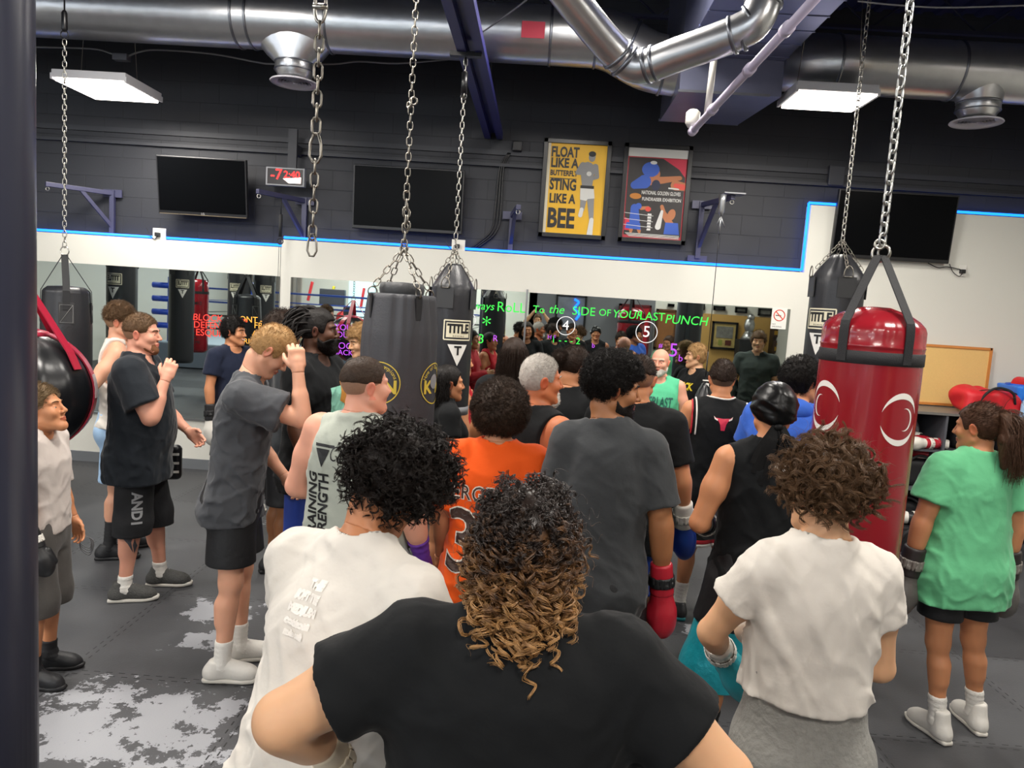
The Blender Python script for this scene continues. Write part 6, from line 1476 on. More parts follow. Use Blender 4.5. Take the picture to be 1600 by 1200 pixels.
SOLEW = mat('sole_white', '#d8d4ca', .5); SOLEB = mat('sole_black', '#1c1c1e', .5); SHW = mat('shoe_white', '#d6d3cc', .5, bump=.2, scale=40); SHB = mat('shoe_black', '#1f2023', .5, bump=.2, scale=40); SHG = mat('shoe_grey', '#4a4a48', .7, bump=.6, scale=120, vary=.5)
SOCKW = mat('sock_white', '#e0ddd6', .8, bump=.3, scale=120); SOCKB = mat('sock_black', '#1b1c1f', .8)
BK, DB, BR, BL, GY = ('black', '#15110f'), ('dark_brown', '#2a1d15'), ('brown', '#5d4630'), ('blond', '#a98558'), ('grey', '#a8a29a')
TEALL = mat('teal_leather', '#2a9cab', .3, .1, bump=.5, scale=30, bd=.004); SILV = mat('silver_leather', '#d8d4cc', .25, .4, bump=.4, scale=30, bd=.004); GGL = mat('grey_glove', '#77726c', .45, bump=.3, scale=30)
GWH, GRD, GBK = GW, GR, GB

WCREAM = mat('cream_leather_2', '#d9ccb4', .45, bump=.2, scale=30)
# ---------- woman in black t-shirt, hands on hips, nearest
B = person('person in plain black t-shirt, hands on hips, long curly brown and golden hair, nearest', 826, 745, 1.33, 0, ht=.022, tone='light', g=1.32, gb=.82, fem=1, sw=.205, vox=.0065, hv=.005,
           armL=((-.265, -.05, -.155), (.10, .22, -.24)), armR=((.245, -.05, -.215), (-.12, .2, -.26)), armr=1.2, neckf=.02, hpitch=4)
wear_shirt(B, BCL, loose=.03, amp=.008, sleeve=.60, sr=.085, srend=.098); wear_pants(B, cloth('black_leggings', '#1a1b1e'))
wear_glove(B, 'L', WCREAM, WCREAM, WCREAM, .9)
def ombre():
    M, nt, b = nodes_of('hair_ombre'); tc = nt.nodes.new('ShaderNodeTexCoord'); sep = nt.nodes.new('ShaderNodeSeparateXYZ'); nt.links.new(tc.outputs['Object'], sep.inputs[0])
    n = nt.nodes.new('ShaderNodeTexNoise'); n.inputs['Scale'].default_value = 38; n.inputs['Detail'].default_value = 3; nt.links.new(tc.outputs['Object'], n.inputs['Vector'])
    v = mnode(nt, 'ADD', mnode(nt, 'MULTIPLY', mnode(nt, 'SUBTRACT', B.H-.03, sep.outputs[2]), 4.2), mnode(nt, 'MULTIPLY', mnode(nt, 'SUBTRACT', n.outputs[0], .5), 1.6))
    cr = nt.nodes.new('ShaderNodeValToRGB'); e = cr.color_ramp.elements; e[0].position = .10; e[0].color = lin('#2a201b'); e[1].position = .9; e[1].color = lin('#b58a58'); q = e.new(.42); q.color = lin('#6b4a2d')
    nt.links.new(v, cr.inputs[0]); nt.links.new(cr.outputs[0], b.inputs['Base Color']); b.inputs['Roughness'].default_value = .38; return M
OM = ombre()
f = lambda Q: smin(cap_sdf(Q, .004, .002, nape=-.10)-.002*wav(Q, 4, 60), smax(ell(Q, (0, -.072, -.055), (.068, .044, .112))-.006*wav(Q, 4, 60), -.16-Q[:, 2], .01), .04)
cap = hair_cap(B, OM, f, ext=.22)
grow(B, cap, OM, 380, lambda Q: 1.*((Q[:, 1] < .03) & (Q[:, 2] < .09)), L=.125, grav=.6, jit=.2, comb=(0, -.10, -1.7), seed=3, lvar=.45, curl=.0105, turns=4.2, T=46, r=.0011, clump=10, cw=.0020)
grow(B, cap, OM, 130, lambda Q: 1.*((Q[:, 2] < -.04) & (Q[:, 1] < -.04)), L=.060, grav=.7, jit=.3, comb=(0, -.15, -1.8), seed=8, curl=.009, turns=3.5, T=34, r=.0010, clump=9)
grow(B, cap, OM, 330, lambda Q: 1.*(Q[:, 2] > .02), L=.05, grav=.6, jit=.22, comb=(.0, -.35, -.35), seed=9, curl=.0045, turns=3, T=26, r=.0009, clump=7, cw=.0016)
grow(B, cap, OM, 130, None, L=.09, grav=.3, jit=.6, comb=(0, -.1, -.2), seed=12, curl=.008, turns=3, T=30, r=.0006)

# ---------- white t-shirt, black curls, silver necklace
B = person('person in white t-shirt with big black curls and silver necklace, head bent', 622, 642, 1.68, 32, ht=.07, tone='warm', g=1.02, lean=.24, hpitch=30, hroll=14, hyaw=8, sw=.19, vox=.0065, hv=.005, neckf=.02,
           armL=((-.12, .25, -1), (.3, .9, -.1)), armR=((.12, .28, -1), (-.2, .9, -.1)), handL='glove', handR='glove')
wear_shirt(B, WCL, loose=.035, amp=.009, sleeve=.66, sr=.085, srend=.10, hem=.44, seed=5); wear_shorts(B, KSH, hem=.28); wear_feet(B, SHW, SOLEW, SOCKW)
for k in 'LR': wear_glove(B, k, GWH, GBK, GWH)
fb = lambda Q: smax(ell(Q, (0, -.012, .040), (.112, .122, .108)), hair_mask(Q, nape=-.065, side=-.02, front=.05), .02)-.010*wav(Q, 3, 45)
HBK = hmat('soft_black', '#1c1613', .5)
cap = hair_cap(B, HBK, fb, vox=.006, ext=.22)
grow(B, cap, HBK, 760, L=.058, curl=.0075, turns=2.0, T=20, r=.0009, grav=.3, jit=.45, clump=7, cw=.0018, seed=2)
grow(B, cap, HBK, 900, L=.055, curl=.007, turns=1.6, T=16, r=.0006, grav=.1, jit=.7, seed=6)
mb = MB(); ring = []
for i in range(40):
    a = 2*math.pi*i/40; t = .42+.10*math.cos(a); c = B.nb+(B.nt-B.nb)*(.30-.22*math.sin(a)); rr_ = B.nr*1.08+.005; ring.append(Vector((c[0]+rr_*math.cos(a), c[1]+rr_*math.sin(a)*1.08, c[2])))
for i in range(40):
    for k in range(2): mb.ball(ring[i].lerp(ring[(i+1) % 40], k/2), .0026, 6, 4)
mb.build('necklace', mat('silver', '#d8d8d4', .2, 1), B.root)
cloth_print(B, *merge2([txt2('THE', .022, y=.055, x=.01), txt2('SOFT TEE', .022, .07, y=.03), txt2('MEDIUM', .02, .08, y=.005), txt2('cotton', .02, .075, y=-.018), txt2('made soft', .016, .06, y=-.04)]), mat('faded_print', '#ebe6de', .6), 'back', -.02, 1.30, name='back_print')

# ---------- white t-shirt, grey joggers, brown curly hair, teal gloves
B = person('person in white t-shirt and grey joggers with tousled brown hair and teal gloves', 1297, 680, 1.9, -6, ht=.045, tone='light', g=.95, sw=.160, vox=.007, hv=.005, hyaw=-14, neckf=.01,
           armL=((-.3, .45, -.85), (.42, .68, -.58)), armR=((.2, .05, -1), (-.85, .6, .0)), handL='glove', handR='glove')
wear_shirt(B, WCL, loose=.024, amp=.010, sleeve=.46, sr=.066, srend=.078, hem=.605, seed=8); wear_pants(B, GREYS, waist=.65); wear_feet(B, SHW, SOLEW, SOCKW)
M3 = frame_from((.62, .05, -.75), (-.6, -.7, -.3)); glove(B.root, B.wr['L'], frame_from(B.fdir['L'], (-.6, -.7, 0)), TEALL, SILV, WPRINT, .86, False, shell=M3)
M3 = frame_from((-.90, -.1, .05), (.2, -.8, .6)); glove(B.root, B.wr['R']+np.array((.0, .0, .03)), M3, SILV, TEALL, WPRINT, .72, True)
HT = hmat('tousled', '#5d4530', .42); cap = hair_cap(B, HT, lambda Q: smax(ell(Q, (0, -.010, .040), (.084, .102, .094)), hair_mask(Q, nape=-.022, side=-.0, front=.055), .012)-.009*wav(Q, 6, 45), vox=.006, ext=.2)
grow(B, cap, HT, 330, lambda Q: .22+1.*(Q[:, 2] > .0), L=.080, curl=.015, turns=1.3, T=22, r=.0009, grav=.55, jit=.5, clump=16, cw=.0030, seed=2)
grow(B, cap, HT, 420, lambda Q: 1.*(Q[:, 2] > .02), L=.085, curl=.012, turns=1.2, T=16, r=.0005, grav=.1, jit=.6, seed=6)

# ---------- orange jersey, afro
B = person('person in orange numbered jersey with round brown afro', 786, 583, 3.08, 4, ht=.072, tone='olive', g=1.0, sw=.18, vox=.009, hyaw=-4)
wear_shirt(B, OCL, loose=.05, sleeve=.80, sr=.088, srend=.115, hem=.42, seed=3, amp=.009, name='jersey'); wear_shorts(B, BSH, hem=.27); wear_feet(B, SHW, SOLEW, SOCKW)
curly_ball(B, ('afro', '#32241a'), lambda Q: smax(ell(Q, (0, -.012, .035), (.128, .135, .135)), hair_mask(Q, nape=-.075, side=-.04, front=.03), .02)-.004*wav(Q, 3, 80), 5200, .022, .0035, 3, T=12, r=.0009, grav=0, jit=.7)
def loc_of(B, P): d = P-B.loc; c, s_ = math.cos(-B.rz), math.sin(-B.rz); return d.x*c-d.y*s_, d.x*s_+d.y*c
nx, _ = loc_of(B, at(733, 780, 2.87)); nz = at(733, 780, 2.87).z; kx, _ = loc_of(B, at(716, 858, 2.87)); kz = at(716, 858, 2.87).z
for off_, m_, bd_ in ((.0020, mat('jersey_white', '#e8e2d6', .6), .0042), (.0040, mat('jersey_brown', '#3d2a22', .6), .0002)):
    cloth_print(B, *txt2('ERGE', .088, .185, bold=bd_, spacing=1.12), m_, 'back', nx, nz, name='jersey_name', off=off_)
    cloth_print(B, *txt2('3', .36, .125+bd_*2, bold=bd_*1.5+.004, x=0, y=0), m_, 'back', kx, kz, name='jersey_number', off=off_)

# ---------- dark grey t-shirt, black curls, beard, red glove
B = person('person in loose dark grey t-shirt with black curls, beard and red glove', 964, 545, 2.85, 14, ht=.038, tone='brown', g=.96, gb=1.05, sw=.158, vox=.008, hv=.005, hyaw=70, hpitch=6, armR=((.24, .0, -1), (.08, .12, -1)), handR='glove', armL=((-.15, .05, -1), (.3, .8, -.4)), armr=1.1)
wear_shirt(B, GCL, loose=.024, sleeve=.74, sr=.068, srend=.082, hem=.425, seed=2, amp=.006); wear_shorts(B, BSH, hem=.24); wear_feet(B, SHB, SOLEB, SOCKW)
wear_glove(B, 'R', GRD, GRD, GBK, .93, palm=(1, -.3, 0))
curly_ball(B, BK, lambda Q: smax(ell(Q, (0, -.014, .045), (.098, .118, .105)), hair_mask(Q, nape=-.06, side=.0, front=.062), .014)-.005*wav(Q, 3, 60), 3400, .024, .0045, 2.6, r=.0010, grav=.05)
beard(B, BK, .004, n=1500); brows(B, hmat(*BK))

# ---------- grey-haired man in black tank
B = person('person with silver grey hair and goatee in a black tank top, tanned arm', 849, 553, 3.5, 48, ht=.012, tone='sun', g=1.1, sw=.19, vox=.009, hv=.005, hyaw=25)
wear_shirt(B, BCL, loose=.015, hem=.44, kind='tank', name='tank_top', seed=4, neck=.02); wear_shorts(B, BSH); wear_feet(B, SHB, SOLEB, SOCKW)
short_hair(B, GY, .012, .001, n=4500, L=.013, comb=(0, 1.2, .3), amp=.002, nape=-.055, r=.0007); beard(B, ('pale_grey', '#c9c4bb'), .006, goatee=True, low=-.05); brows(B, hmat(*GY))
# ---------- bun and beard
B = person('person in black t-shirt with dark hair tied in a bun and full beard', 902, 541, 4.4, 42, ht=.010, tone='tan', g=1.1, vox=.010, hyaw=15, hpitch=18)
wear_shirt(B, BCL, loose=.03, seed=5); wear_shorts(B, BSH); wear_feet(B, SHB, SOLEB, SOCKW)
cap = short_hair(B, DB, .008, .006, n=2500, L=.03, comb=(0, -1.4, -.1), amp=.002, nape=-.06, r=.0006)
mb = MB(); c = headpt(B, (0, -.135, .02)); mb.ball(c, (.034, .036, .036), 20, 12); o = mb.build('bun', hmat(*DB), B.root); r_, nn = np.array(mb.V[0]), np.array(mb.V[0])-c; i_ = np.random.RandomState(2).choice(len(r_), 500)
V, F = strands(r_[i_], nn[i_]/np.linalg.norm(nn[i_], axis=1)[:, None], .035, T=10, r=.0007, curl=.006, turns=1.2, jit=.8); mesh_obj('bun_strands', V, F, hmat(*DB), o)
beard(B, DB, .010, n=1500, L=.02, amp=.004)
# ---------- behind the dark grey t-shirt
B = person('person in black t-shirt with blue and white gloves, half hidden behind the dark grey t-shirt', 1003, 554, 3.8, 24, ht=.012, tone='tan', g=1.12, sw=.195, vox=.010, hyaw=-8, armR=((.28, .05, -1), (.0, .35, -.8)), handR='glove', armL=((-.2, .05, -1), (.2, .8, -.3)), feet={'L': (-.1, -.02), 'R': (.10, .10)})
wear_shirt(B, BCL, loose=.028, sleeve=.7, seed=6, hem=.43); wear_shorts(B, mat('shorts_blue', '#24409a', .5, bump=.3, scale=14), hem=.29)
wear_feet(B, mat('shoe_white_yellow', '#cfc6a8', .5, bump=.2, scale=40, vary=.15), mat('sole_yellow', '#b8a23a', .5), SOCKW, sock=.2, high=.02)
short_hair(B, DB, .012, .004, n=2000, fade='#8a6248', L=.016); wear_glove(B, 'R', mat('blue_leather', '#2448a8', .35), GWH, GWH, 1.1, palm=(1, 0, 0))
# ---------- coach
B = person('bald person with white goatee in a mint green sleeveless shirt, facing the group', 1033, 545, 6.3, 192, ht=.002, tone='pink', g=1.12, sw=.19, vox=.011, hv=.005, hyaw=10, armR=((.25, .05, -1), (-.1, .5, -.8)), armL=((-.25, .05, -1), (.1, .5, -.8)))
wear_shirt(B, EVG, loose=.025, kind='sleeveless', name='sleeveless_shirt', seed=7); wear_shorts(B, BSH); wear_feet(B, SHB, SOLEB, SOCKW)
beard(B, ('pale_grey', '#c9c4bb'), .007, goatee=False, low=-.055, n=900); brows(B, hmat(*GY))
cloth_print(B, *txt2('EVERLAST', .12, .27, bold=.003, shear=.1), mat('print_teal', '#1f5a50', .6), 'front', 0, .735*B.H, name='shirt_words'); cloth_print(B, *txt2('BOXING', .025, .08), mat('print_teal', '#1f5a50'), 'front', 0, .69*B.H, name='shirt_words')
# ---------- black basketball jersey with red and white trim
RT, WT = mat('trim_red', '#c22634', .6), mat('trim_white', '#e2ddd4', .6)
B = person('person in black basketball jersey with red bull head on the back', 1131, 562, 4.75, 2, ht=.016, tone='tan', g=1.08, sw=.195, vox=.0095, hv=.006, hyaw=3, armL=((-.28, .08, -1), (.05, .45, -.8)), armR=((.28, .08, -1), (-.05, .45, -.8)), feet={'L': (-.16, -.05), 'R': (.12, .05)})
wear_shirt(B, BCL, loose=.035, kind='sleeveless', name='jersey', seed=9, hem=.43, neck=.016); wear_shorts(B, BSH, hem=.30, loose=.05, flare=.15)
short_hair(B, DB, .020, .004, n=3000, L=.016, fade='#54402f', lvl=.0, comb=(0, .2, .5), amp=.003); wear_feet(B, SHB, mat('sole_teal', '#2a8f98', .5), SOCKW, sock=.24)
collar(B, RT, r_=B.nr+.027, th=.006); collar(B, WT, r_=B.nr+.037, th=.006, name='collar_trim')
fs = B.f_shirt
for k, sx in (('L', -1), ('R', 1)):
    for dr_, m_, nm in ((.000, WT, 'armhole_trim'), (.012, RT, 'armhole_edge')):
        pts = []
        for t in np.linspace(-.155, .10, 20):
            c = B.sh[k]; x = c[0]-sx*(.010+dr_*-1+.0*abs(t)); z = c[2]+t*B.s
            for yy in ('b',):
                Y_ = np.array([[x-sx*.016+sx*dr_, -.30+.004*j, z] for j in range(75)], np.float32); d = fs(Y_); j = int(np.argmax(d < .003)); 
                if (d < .003).any(): pts.append(Vector(Y_[j])+Vector((0, -.002, 0)))
        if len(pts) > 4: MB().tube(pts, .0055, 6).build(nm, m_, B.root)
mb = MB()
for i, (zz, m_) in enumerate(((.303, WT), (.318, RT))):
    for k, sx in (('L', -1), ('R', 1)):
        f = lambda P: smax(smax(B.f_shorts(P)-.003, P[:, 2]-(zz+.009)*B.H, .001), (zz-.006)*B.H-P[:, 2], .001)
    V, F = surf(f, (-.32, -.28, zz*B.H-.03), (.32, .3, zz*B.H+.04), .007); mesh_obj('hem_trim', V, F, m_, B.shorts)
bull = [(-.030, .018), (-.055, .030), (-.060, .048), (-.045, .038), (-.022, .036), (0, .034), (.022, .036), (.045, .038), (.060, .048), (.055, .030), (.030, .018), (.020, .0), (.014, -.03), (.012, -.042), (-.012, -.042), (-.014, -.03), (-.020, .0)]
cloth_print(B, np.array([(x, z, 0.) for x, z in bull]), [tuple(range(len(bull)))], mat('bull_red', '#d02c48', .5), 'back', 0, .775*B.H, name='bull_badge', ml=.012)
for sx in (-1, 1): cloth_print(B, np.array([(sx*x, z, 0.) for x, z in ((.036, .020), (.055, .030), (.060, .050), (.048, .036), (.034, .030))]), [tuple(range(5))], WT, 'back', 0, .775*B.H, name='bull_horn', off=.004)
# ---------- durag
SAT = mat('black_satin', '#070708', .34, bump=.35, scale=9, bd=.02, spec=.3)
B = person('person in black sleeveless shirt and shiny black durag with teal satin trunks', 1213, 594, 3.0, -6, ht=.008, tone='tan', g=1.0, sw=.185, vox=.008, hv=.005, hyaw=10, armL=((-.34, .0, -1), (.4, .8, -.25)), armR=((.2, .05, -1), (-.3, .9, -.2)), handL='glove', feet={'L': (-.2, -.02), 'R': (.12, .05)})
wear_shirt(B, BCL, loose=.032, kind='sleeveless', name='sleeveless_shirt', seed=10, hem=.48, amp=.008); wear_shorts(B, mat('teal_satin', '#29b4c6', .28, .15, bump=.5, scale=18, bd=.02), hem=.265, loose=.05, flare=.145, name='satin_trunks', amp=.008)
wear_shorts(B, BSH, hem=.415, loose=.075, flare=.155, name='black_overshorts'); wear_feet(B, SHB, SOLEB, SOCKB, sock=.34)
wear_glove(B, 'L', GBK, GBK, GWH, 1.05)
def fd(Q):
    d = smax(ell(Q, (0, -.016, .020), (.092, .113, .107)), np.interp(Q[:, 1], [-.12, -.02, .03, .09], [-.060, -.03, -.0, .025]).astype(np.float32)-Q[:, 2], .006)-.0045*wav(Q*np.array((1, 1, 2.2), np.float32), 7, 55, 5, 2.5)*(.3+(Q[:, 2] < .05))
    seam = np.abs(Q[:, 0]); return d+.0035*np.exp(-(seam/.004)**2)-.002*np.sin(Q[:, 2]*90+3*Q[:, 0]*20)*(Q[:, 1] < 0)
hair_cap(B, SAT, fd, 'durag'); du = [o for o in B.root.children if o.name.startswith('durag')][0]
mb = MB()
for dx, L, w_ in ((-.03, .24, .022), (-.05, .19, .02), (.01, .10, .022), (.045, .07, .026), (-.015, .22, .02), (-.04, .22, .022), (-.022, .20, .018), (.03, .09, .02), (-.055, .15, .02)):
    pts = [headpt(B, p) for p in ((dx*.3, -.112, -.05), (dx*.8, -.125, -.09), (dx*1.3, -.135, -.13), (dx*1.6-.01, -.15, -.05-L))]; ribbon(mb, smooth_path(pts, 5), w_, .006, up=(.25*np.sign(dx), -1, .1))
mb.ball(headpt(B, (0, -.112, -.055)), (.02, .014, .016)); mb.build('durag_tails', mat('black_tail', '#060607', .6, bump=.3, scale=12, spec=.15), du)
V, F = arc_strip(.0, .020, 0, 360, 24); V[:, 0] *= 1.45; cloth_print(B, V, F, WPRINT, 'back', .0, .812*B.H, name='round_logo', ml=.01); cloth_print(B, *merge2([txt2('U', .022, bold=.001, y=.004), txt2('A', .022, bold=.001, y=-.005)]), BPRINT, 'back', .0, .812*B.H, name='logo_sign', off=.004, ml=.008)
# ---------- blue sweater
B = person('person in a bright blue hooded sweater behind the durag wearer, dark curly hair', 1257, 558, 4.1, 40, ht=.02, tone='tan', g=1.2, sw=.20, vox=.011, lean=.1, hyaw=30, armL=((-.35, .25, -1), (.3, .9, -.2)))
wear_shirt(B, BLUEC, loose=.035, kind='long', name='hoodie', sr=.088, seed=11, amp=.009, neck=.02); wear_pants(B, BCL); wear_feet(B, SHB, SOLEB)
V, F = surf(lambda P: smax(ell(P, B.nb+np.array((0, -.06, .0)), (.12, .07, .07)), -ell(P, B.nb+np.array((0, .03, .06)), (.085, .09, .08)), .01), B.nb-.16, B.nb+.16, .01); mesh_obj('hood', V, F, BLUEC, B.shirt)
curly_ball(B, BK, lambda Q: cap_sdf(Q, .022, .018, nape=-.07)-.006*wav(Q, 3, 60), 1800, .025, .005, 2, T=10)
# ---------- girl with black hair
B = person('person with long black hair in a black t-shirt, in profile before the brand box bag', 703, 569, 4.55, 68, ht=.012, tone='tan', g=.95, fem=1, vox=.010, hv=.005)
wear_shirt(B, BCL, loose=.012, sleeve=.5, sr=.07, seed=12, amp=.005); wear_shorts(B, BSH, hem=.4); wear_feet(B, SHB, SOLEB, SOCKW)
def longf(low, wid=.085, back=-.05): return lambda Q: smin(cap_sdf(Q, .010, .008, nape=-.10), smax(ell(Q, (0, back, -.09), (wid, .055, .17)), low-Q[:, 2], .01)-.004*np.sin(Q[:, 0]*160), .03)
cap = hair_cap(B, hmat(*BK), longf(-.22), ext=.25); grow(B, cap, hmat(*BK), 1800, lambda Q: 1.*(Q[:, 1] < -.01), L=.13, T=10, grav=.9, jit=.12, comb=(0, 0, -1.3), curl=.006, turns=1, r=.0009)
# ---------- long dark hair from behind
B = person('person with long straight dark hair seen from behind, between the afro and the mirror', 805, 526, 4.85, 5, ht=.012, tone='tan', g=.98, fem=1, vox=.011)
wear_shirt(B, BCL, loose=.02, seed=13); wear_pants(B, BCL); wear_feet(B, SHB, SOLEB)
cap = hair_cap(B, hmat(*DB), longf(-.24, .10, -.045), ext=.25); grow(B, cap, hmat(*DB), 2200, lambda Q: 1.*(Q[:, 1] < .03), L=.16, T=9, grav=.9, jit=.12, comb=(0, 0, -1.3), curl=.003, turns=1, r=.0009)
# ---------- buzz cut, sage tank
B = person('person with buzz cut in sage grey tank top printed with dark letters', 574, 557, 3.0, 22, ht=.006, tone='pink', g=1.22, sw=.205, vox=.008, hv=.0045, hyaw=34, fat=.008, neckf=.02, armL=((-.42, .0, -1), (.8, .75, -.15)), armR=((.25, .05, -1), (.05, .35, -.9)), armr=1.15)
wear_shirt(B, SG, loose=.018, kind='tank', name='tank_top', seed=14, hem=.47, neck=.018, armhole=.012, amp=.006); wear_shorts(B, BSH, hem=.30); wear_feet(B, SHB, SOLEB, SOCKW)
short_hair(B, ('buzz', '#3a2c22'), .006, .0035, n=4000, L=.007, fade='#94705a', lvl=.016, amp=.0012, nape=-.06)
zc = .735*B.H; tri = [(-.035, .03), (.035, .03), (0, -.045)]
cloth_print(B, *merge2([(np.array([(x, z, 0.) for x, z in tri]), [(0, 1, 2)]), (np.array([(-.04, .038, 0.), (.06, .038, 0.), (.055, .05, 0.), (-.045, .05, 0.)]), [(0, 1, 2, 3)])]), BPRINT, 'back', -.07, zc+.06, name='tank_logo')
V, F = merge2([txt2(w_, .07, .30, x=0, y=-.06*i) for i, w_ in enumerate(('TRAINING', 'STRENGTH'))]); V = np.stack([-V[:, 1], V[:, 0], V[:, 2]], 1); cloth_print(B, V, F, BPRINT, 'back', -.12, zc-.16, name='tank_words')
cloth_print(B, *txt2('USA', .03, .06, bold=.002), BPRINT, 'back', -.11, zc-.34, name='tank_words'); cloth_print(B, *txt2('Code', .09, .13, bold=-.001, shear=.3), BPRINT, 'back', .03, zc+.075, name='tank_script')
PURPW = mat('purple_wrap', '#5b2a8c', .7, bump=.4, scale=60); wrap_band(B, 'R', PURPW, -.10, .06, .007, 'hand_wrap')
V, F = surf(lambda P: np.minimum(smax(rbox((P-B.wr['R'].astype(np.float32))@B.hands['R'][0].astype(np.float32), (0, .055, 0), (.048, .05, .024), .018), -1+0*P[:, 0], .01), 9), B.wr['R']-.15, B.wr['R']+.15, .006); mesh_obj('palm_wrap', V, F, PURPW, B.root)
# ---------- laughing blond
B = person('laughing person with curly blond hair behind the wide black bag, gloved hands up', 566, 506, 5.5, -125, ht=.02, tone='light', g=1, vox=.011, hv=.006, hyaw=-5, hpitch=14, armR=((.2, .5, -.9), (.0, .5, .9)), armL=((-.2, .6, -.7), (.1, .5, .8)), handL='glove', handR='glove')
wear_shirt(B, DGC, loose=.02, seed=15); wear_shorts(B, BSH); wear_feet(B, SHB, SOLEB, SOCKW); wear_glove(B, 'L', GBK, GWH, GBK, 1.05); wear_glove(B, 'R', GBK, GWH, GBK, 1.05)
curly_ball(B, BL, lambda Q: cap_sdf(Q, .02, .016, nape=-.06, front=.055)-.006*wav(Q, 3, 60), 1800, .03, .006, 1.6, T=10); brows(B, hmat(*BR))
# ---------- dreadlocks
B = person('bearded person with dreadlocks in a black t-shirt with a bright picture print', 500, 478, 4.2, 100, ht=.02, tone='dark', g=1.12, sw=.2, vox=.010, hv=.005, armL=((-.2, .05, -1), (.1, .4, -.8)), armR=((.12, .1, -1), (.1, .4, -.8)), hyaw=-18)
wear_shirt(B, BCL, loose=.022, sleeve=.6, seed=16, hem=.44); wear_shorts(B, mat('shorts_blue', '#24409a'), hem=.3); wear_feet(B, SHB, SOLEB, SOCKW)
cap = hair_cap(B, hmat(*BK), lambda Q: cap_sdf(Q, .012, .008, nape=-.05)-.004*wav(Q, 3, 60)); brows(B, hmat(*BK))
grow(B, cap, hmat(*BK), 99, lambda Q: 1.*((Q[:, 1] < -.0) & (Q[:, 2] > -.02)), L=.20, T=14, grav=.5, jit=.25, comb=(lambda r_: np.tile(np.array((0, -2.2, .7)), (len(r_), 1))), curl=.004, turns=1, r=.0065, sides=6, taper=.7, name='dreadlocks', lvar=.3)
beard(B, BK, .014, n=1200, L=.012, amp=.004)
for m_, pts in ((mat('print_aqua', '#8fd0b8', .6), [(-.10, -.10), (.05, -.11), (.05, .07), (-.10, .06)]), (mat('print_amber', '#c98a3a', .6), [(-.01, -.02), (.10, -.06), (.09, .08), (.02, .09)]), (mat('print_pink', '#c88fc0', .6), [(-.07, -.12), (.08, -.13), (.08, -.07), (-.07, -.08)])):
    cloth_print(B, np.array([(x, z, 0.) for x, z in pts]), [(0, 1, 2, 3)], m_, 'front', .0, .735*B.H, name='picture_print', off=.003 if m_.name == 'print_amber' else .002)
# ---------- between the blond head and the dreadlocks
B = person('person in black with dark bushy hair, behind the raised arm beside the dreadlocks', 447, 484, 4.85, 60, ht=.03, tone='brown', g=1, vox=.012)
wear_shirt(B, DGC, loose=.02, seed=17); wear_shorts(B, BSH); wear_feet(B, SHB, SOLEB, SOCKW); curly_ball(B, DB, lambda Q: cap_sdf(Q, .03, .026, nape=-.07)-.008*wav(Q, 3, 50), 1300, .03, .006, 1.6, T=10)
# ---------- blond, head bent, hand at forehead
B = person('person with short blond hair in charcoal t-shirt, hand raised to bent forehead', 425, 507, 3.6, 74, ht=.014, tone='fair', g=1.02, sw=.19, vox=.008, hv=.0045, hpitch=42, lean=.12, neckf=.045, armR=((.12, .92, -.30), (-.16, -.12, 1)), handR='hook', armL=((-.15, .1, -1), (.2, .7, -.8)), feet={'L': (-.10, .03), 'R': (.10, -.03)})
wear_shirt(B, cloth('slate', '#45474b'), loose=.020, sleeve=.66, sr=.084, srend=.10, hem=.46, seed=18, amp=.010); wear_shorts(B, BSH, hem=.345, flare=.12); wear_feet(B, SHW, SOLEW, SOCKW, sock=.22)
short_hair(B, BL, .014, .006, n=4000, L=.018, comb=(0, .5, .2), nape=-.055, amp=.003); brows(B, hmat(*BR)); pass
# ---------- black t-shirt with lettered shorts and grey knit shoes
B = person('person in black t-shirt and lettered black shorts, hand at mouth, tattooed calf', 223, 489, 4.38, 74, ht=.010, tone='pink', g=1.16, gb=1.05, sw=.2, belly=.02, vox=.0085, hv=.0045, fat=.004, armR=((.18, .42, -.85), (-.28, .30, 1)), handR='hook', armL=((-.18, .3, -1), (.35, .8, -.6)), feet={'L': (-.15, .10), 'R': (.09, -.06)}, hyaw=6, armr=1.15)
wear_shirt(B, cloth('black_navy', '#1c2127'), loose=.036, sleeve=.72, sr=.092, srend=.108, hem=.43, seed=19, amp=.006); wear_shorts(B, KSH, hem=.24, loose=.03, flare=.108); wear_feet(B, SHG, SOLEW, SOCKW, sock=.17, high=.015, toe=-4)
short_hair(B, BR, .010, .004, n=3500, L=.013, comb=(0, .5, .2), fade='#8a6a50', lvl=.012, nape=-.05); brows(B, hmat(*BR)); beard(B, ('stubble', '#7a5238'), .0022, n=500, L=.004, amp=.001, low=-.052)
V, F = txt2('AND1', .075, .20, bold=.003); V = np.stack([-V[:, 1], V[:, 0]*-1, V[:, 2]], 1); V[:, 0] *= -1
cloth_print(B, V, F, mat('print_silver', '#9a9c9e', .4), 'right', .03, .345*B.H, name='shorts_letters', f=B.f_shorts)
TAT = mat('tattoo_ink', '#4a4a50', .6); V, F = merge2([(np.array([(-.03, .07, 0.), (.0, .03, 0.), (.035, .075, 0.), (.012, .0, 0.), (.02, -.07, 0.), (-.005, -.01, 0.), (-.03, .02, 0.)]), [tuple(range(7))]), (np.array([(.03, .02, 0.), (.04, -.03, 0.), (.025, -.08, 0.), (.02, -.02, 0.)]), [(0, 1, 2, 3)])]); cloth_print(B, V, F, TAT, 'right', B.kn['R'][1]-.01, B.kn['R'][2]-.12, name='calf_tattoo', f=B.f_legs, off=.0012)
e = None
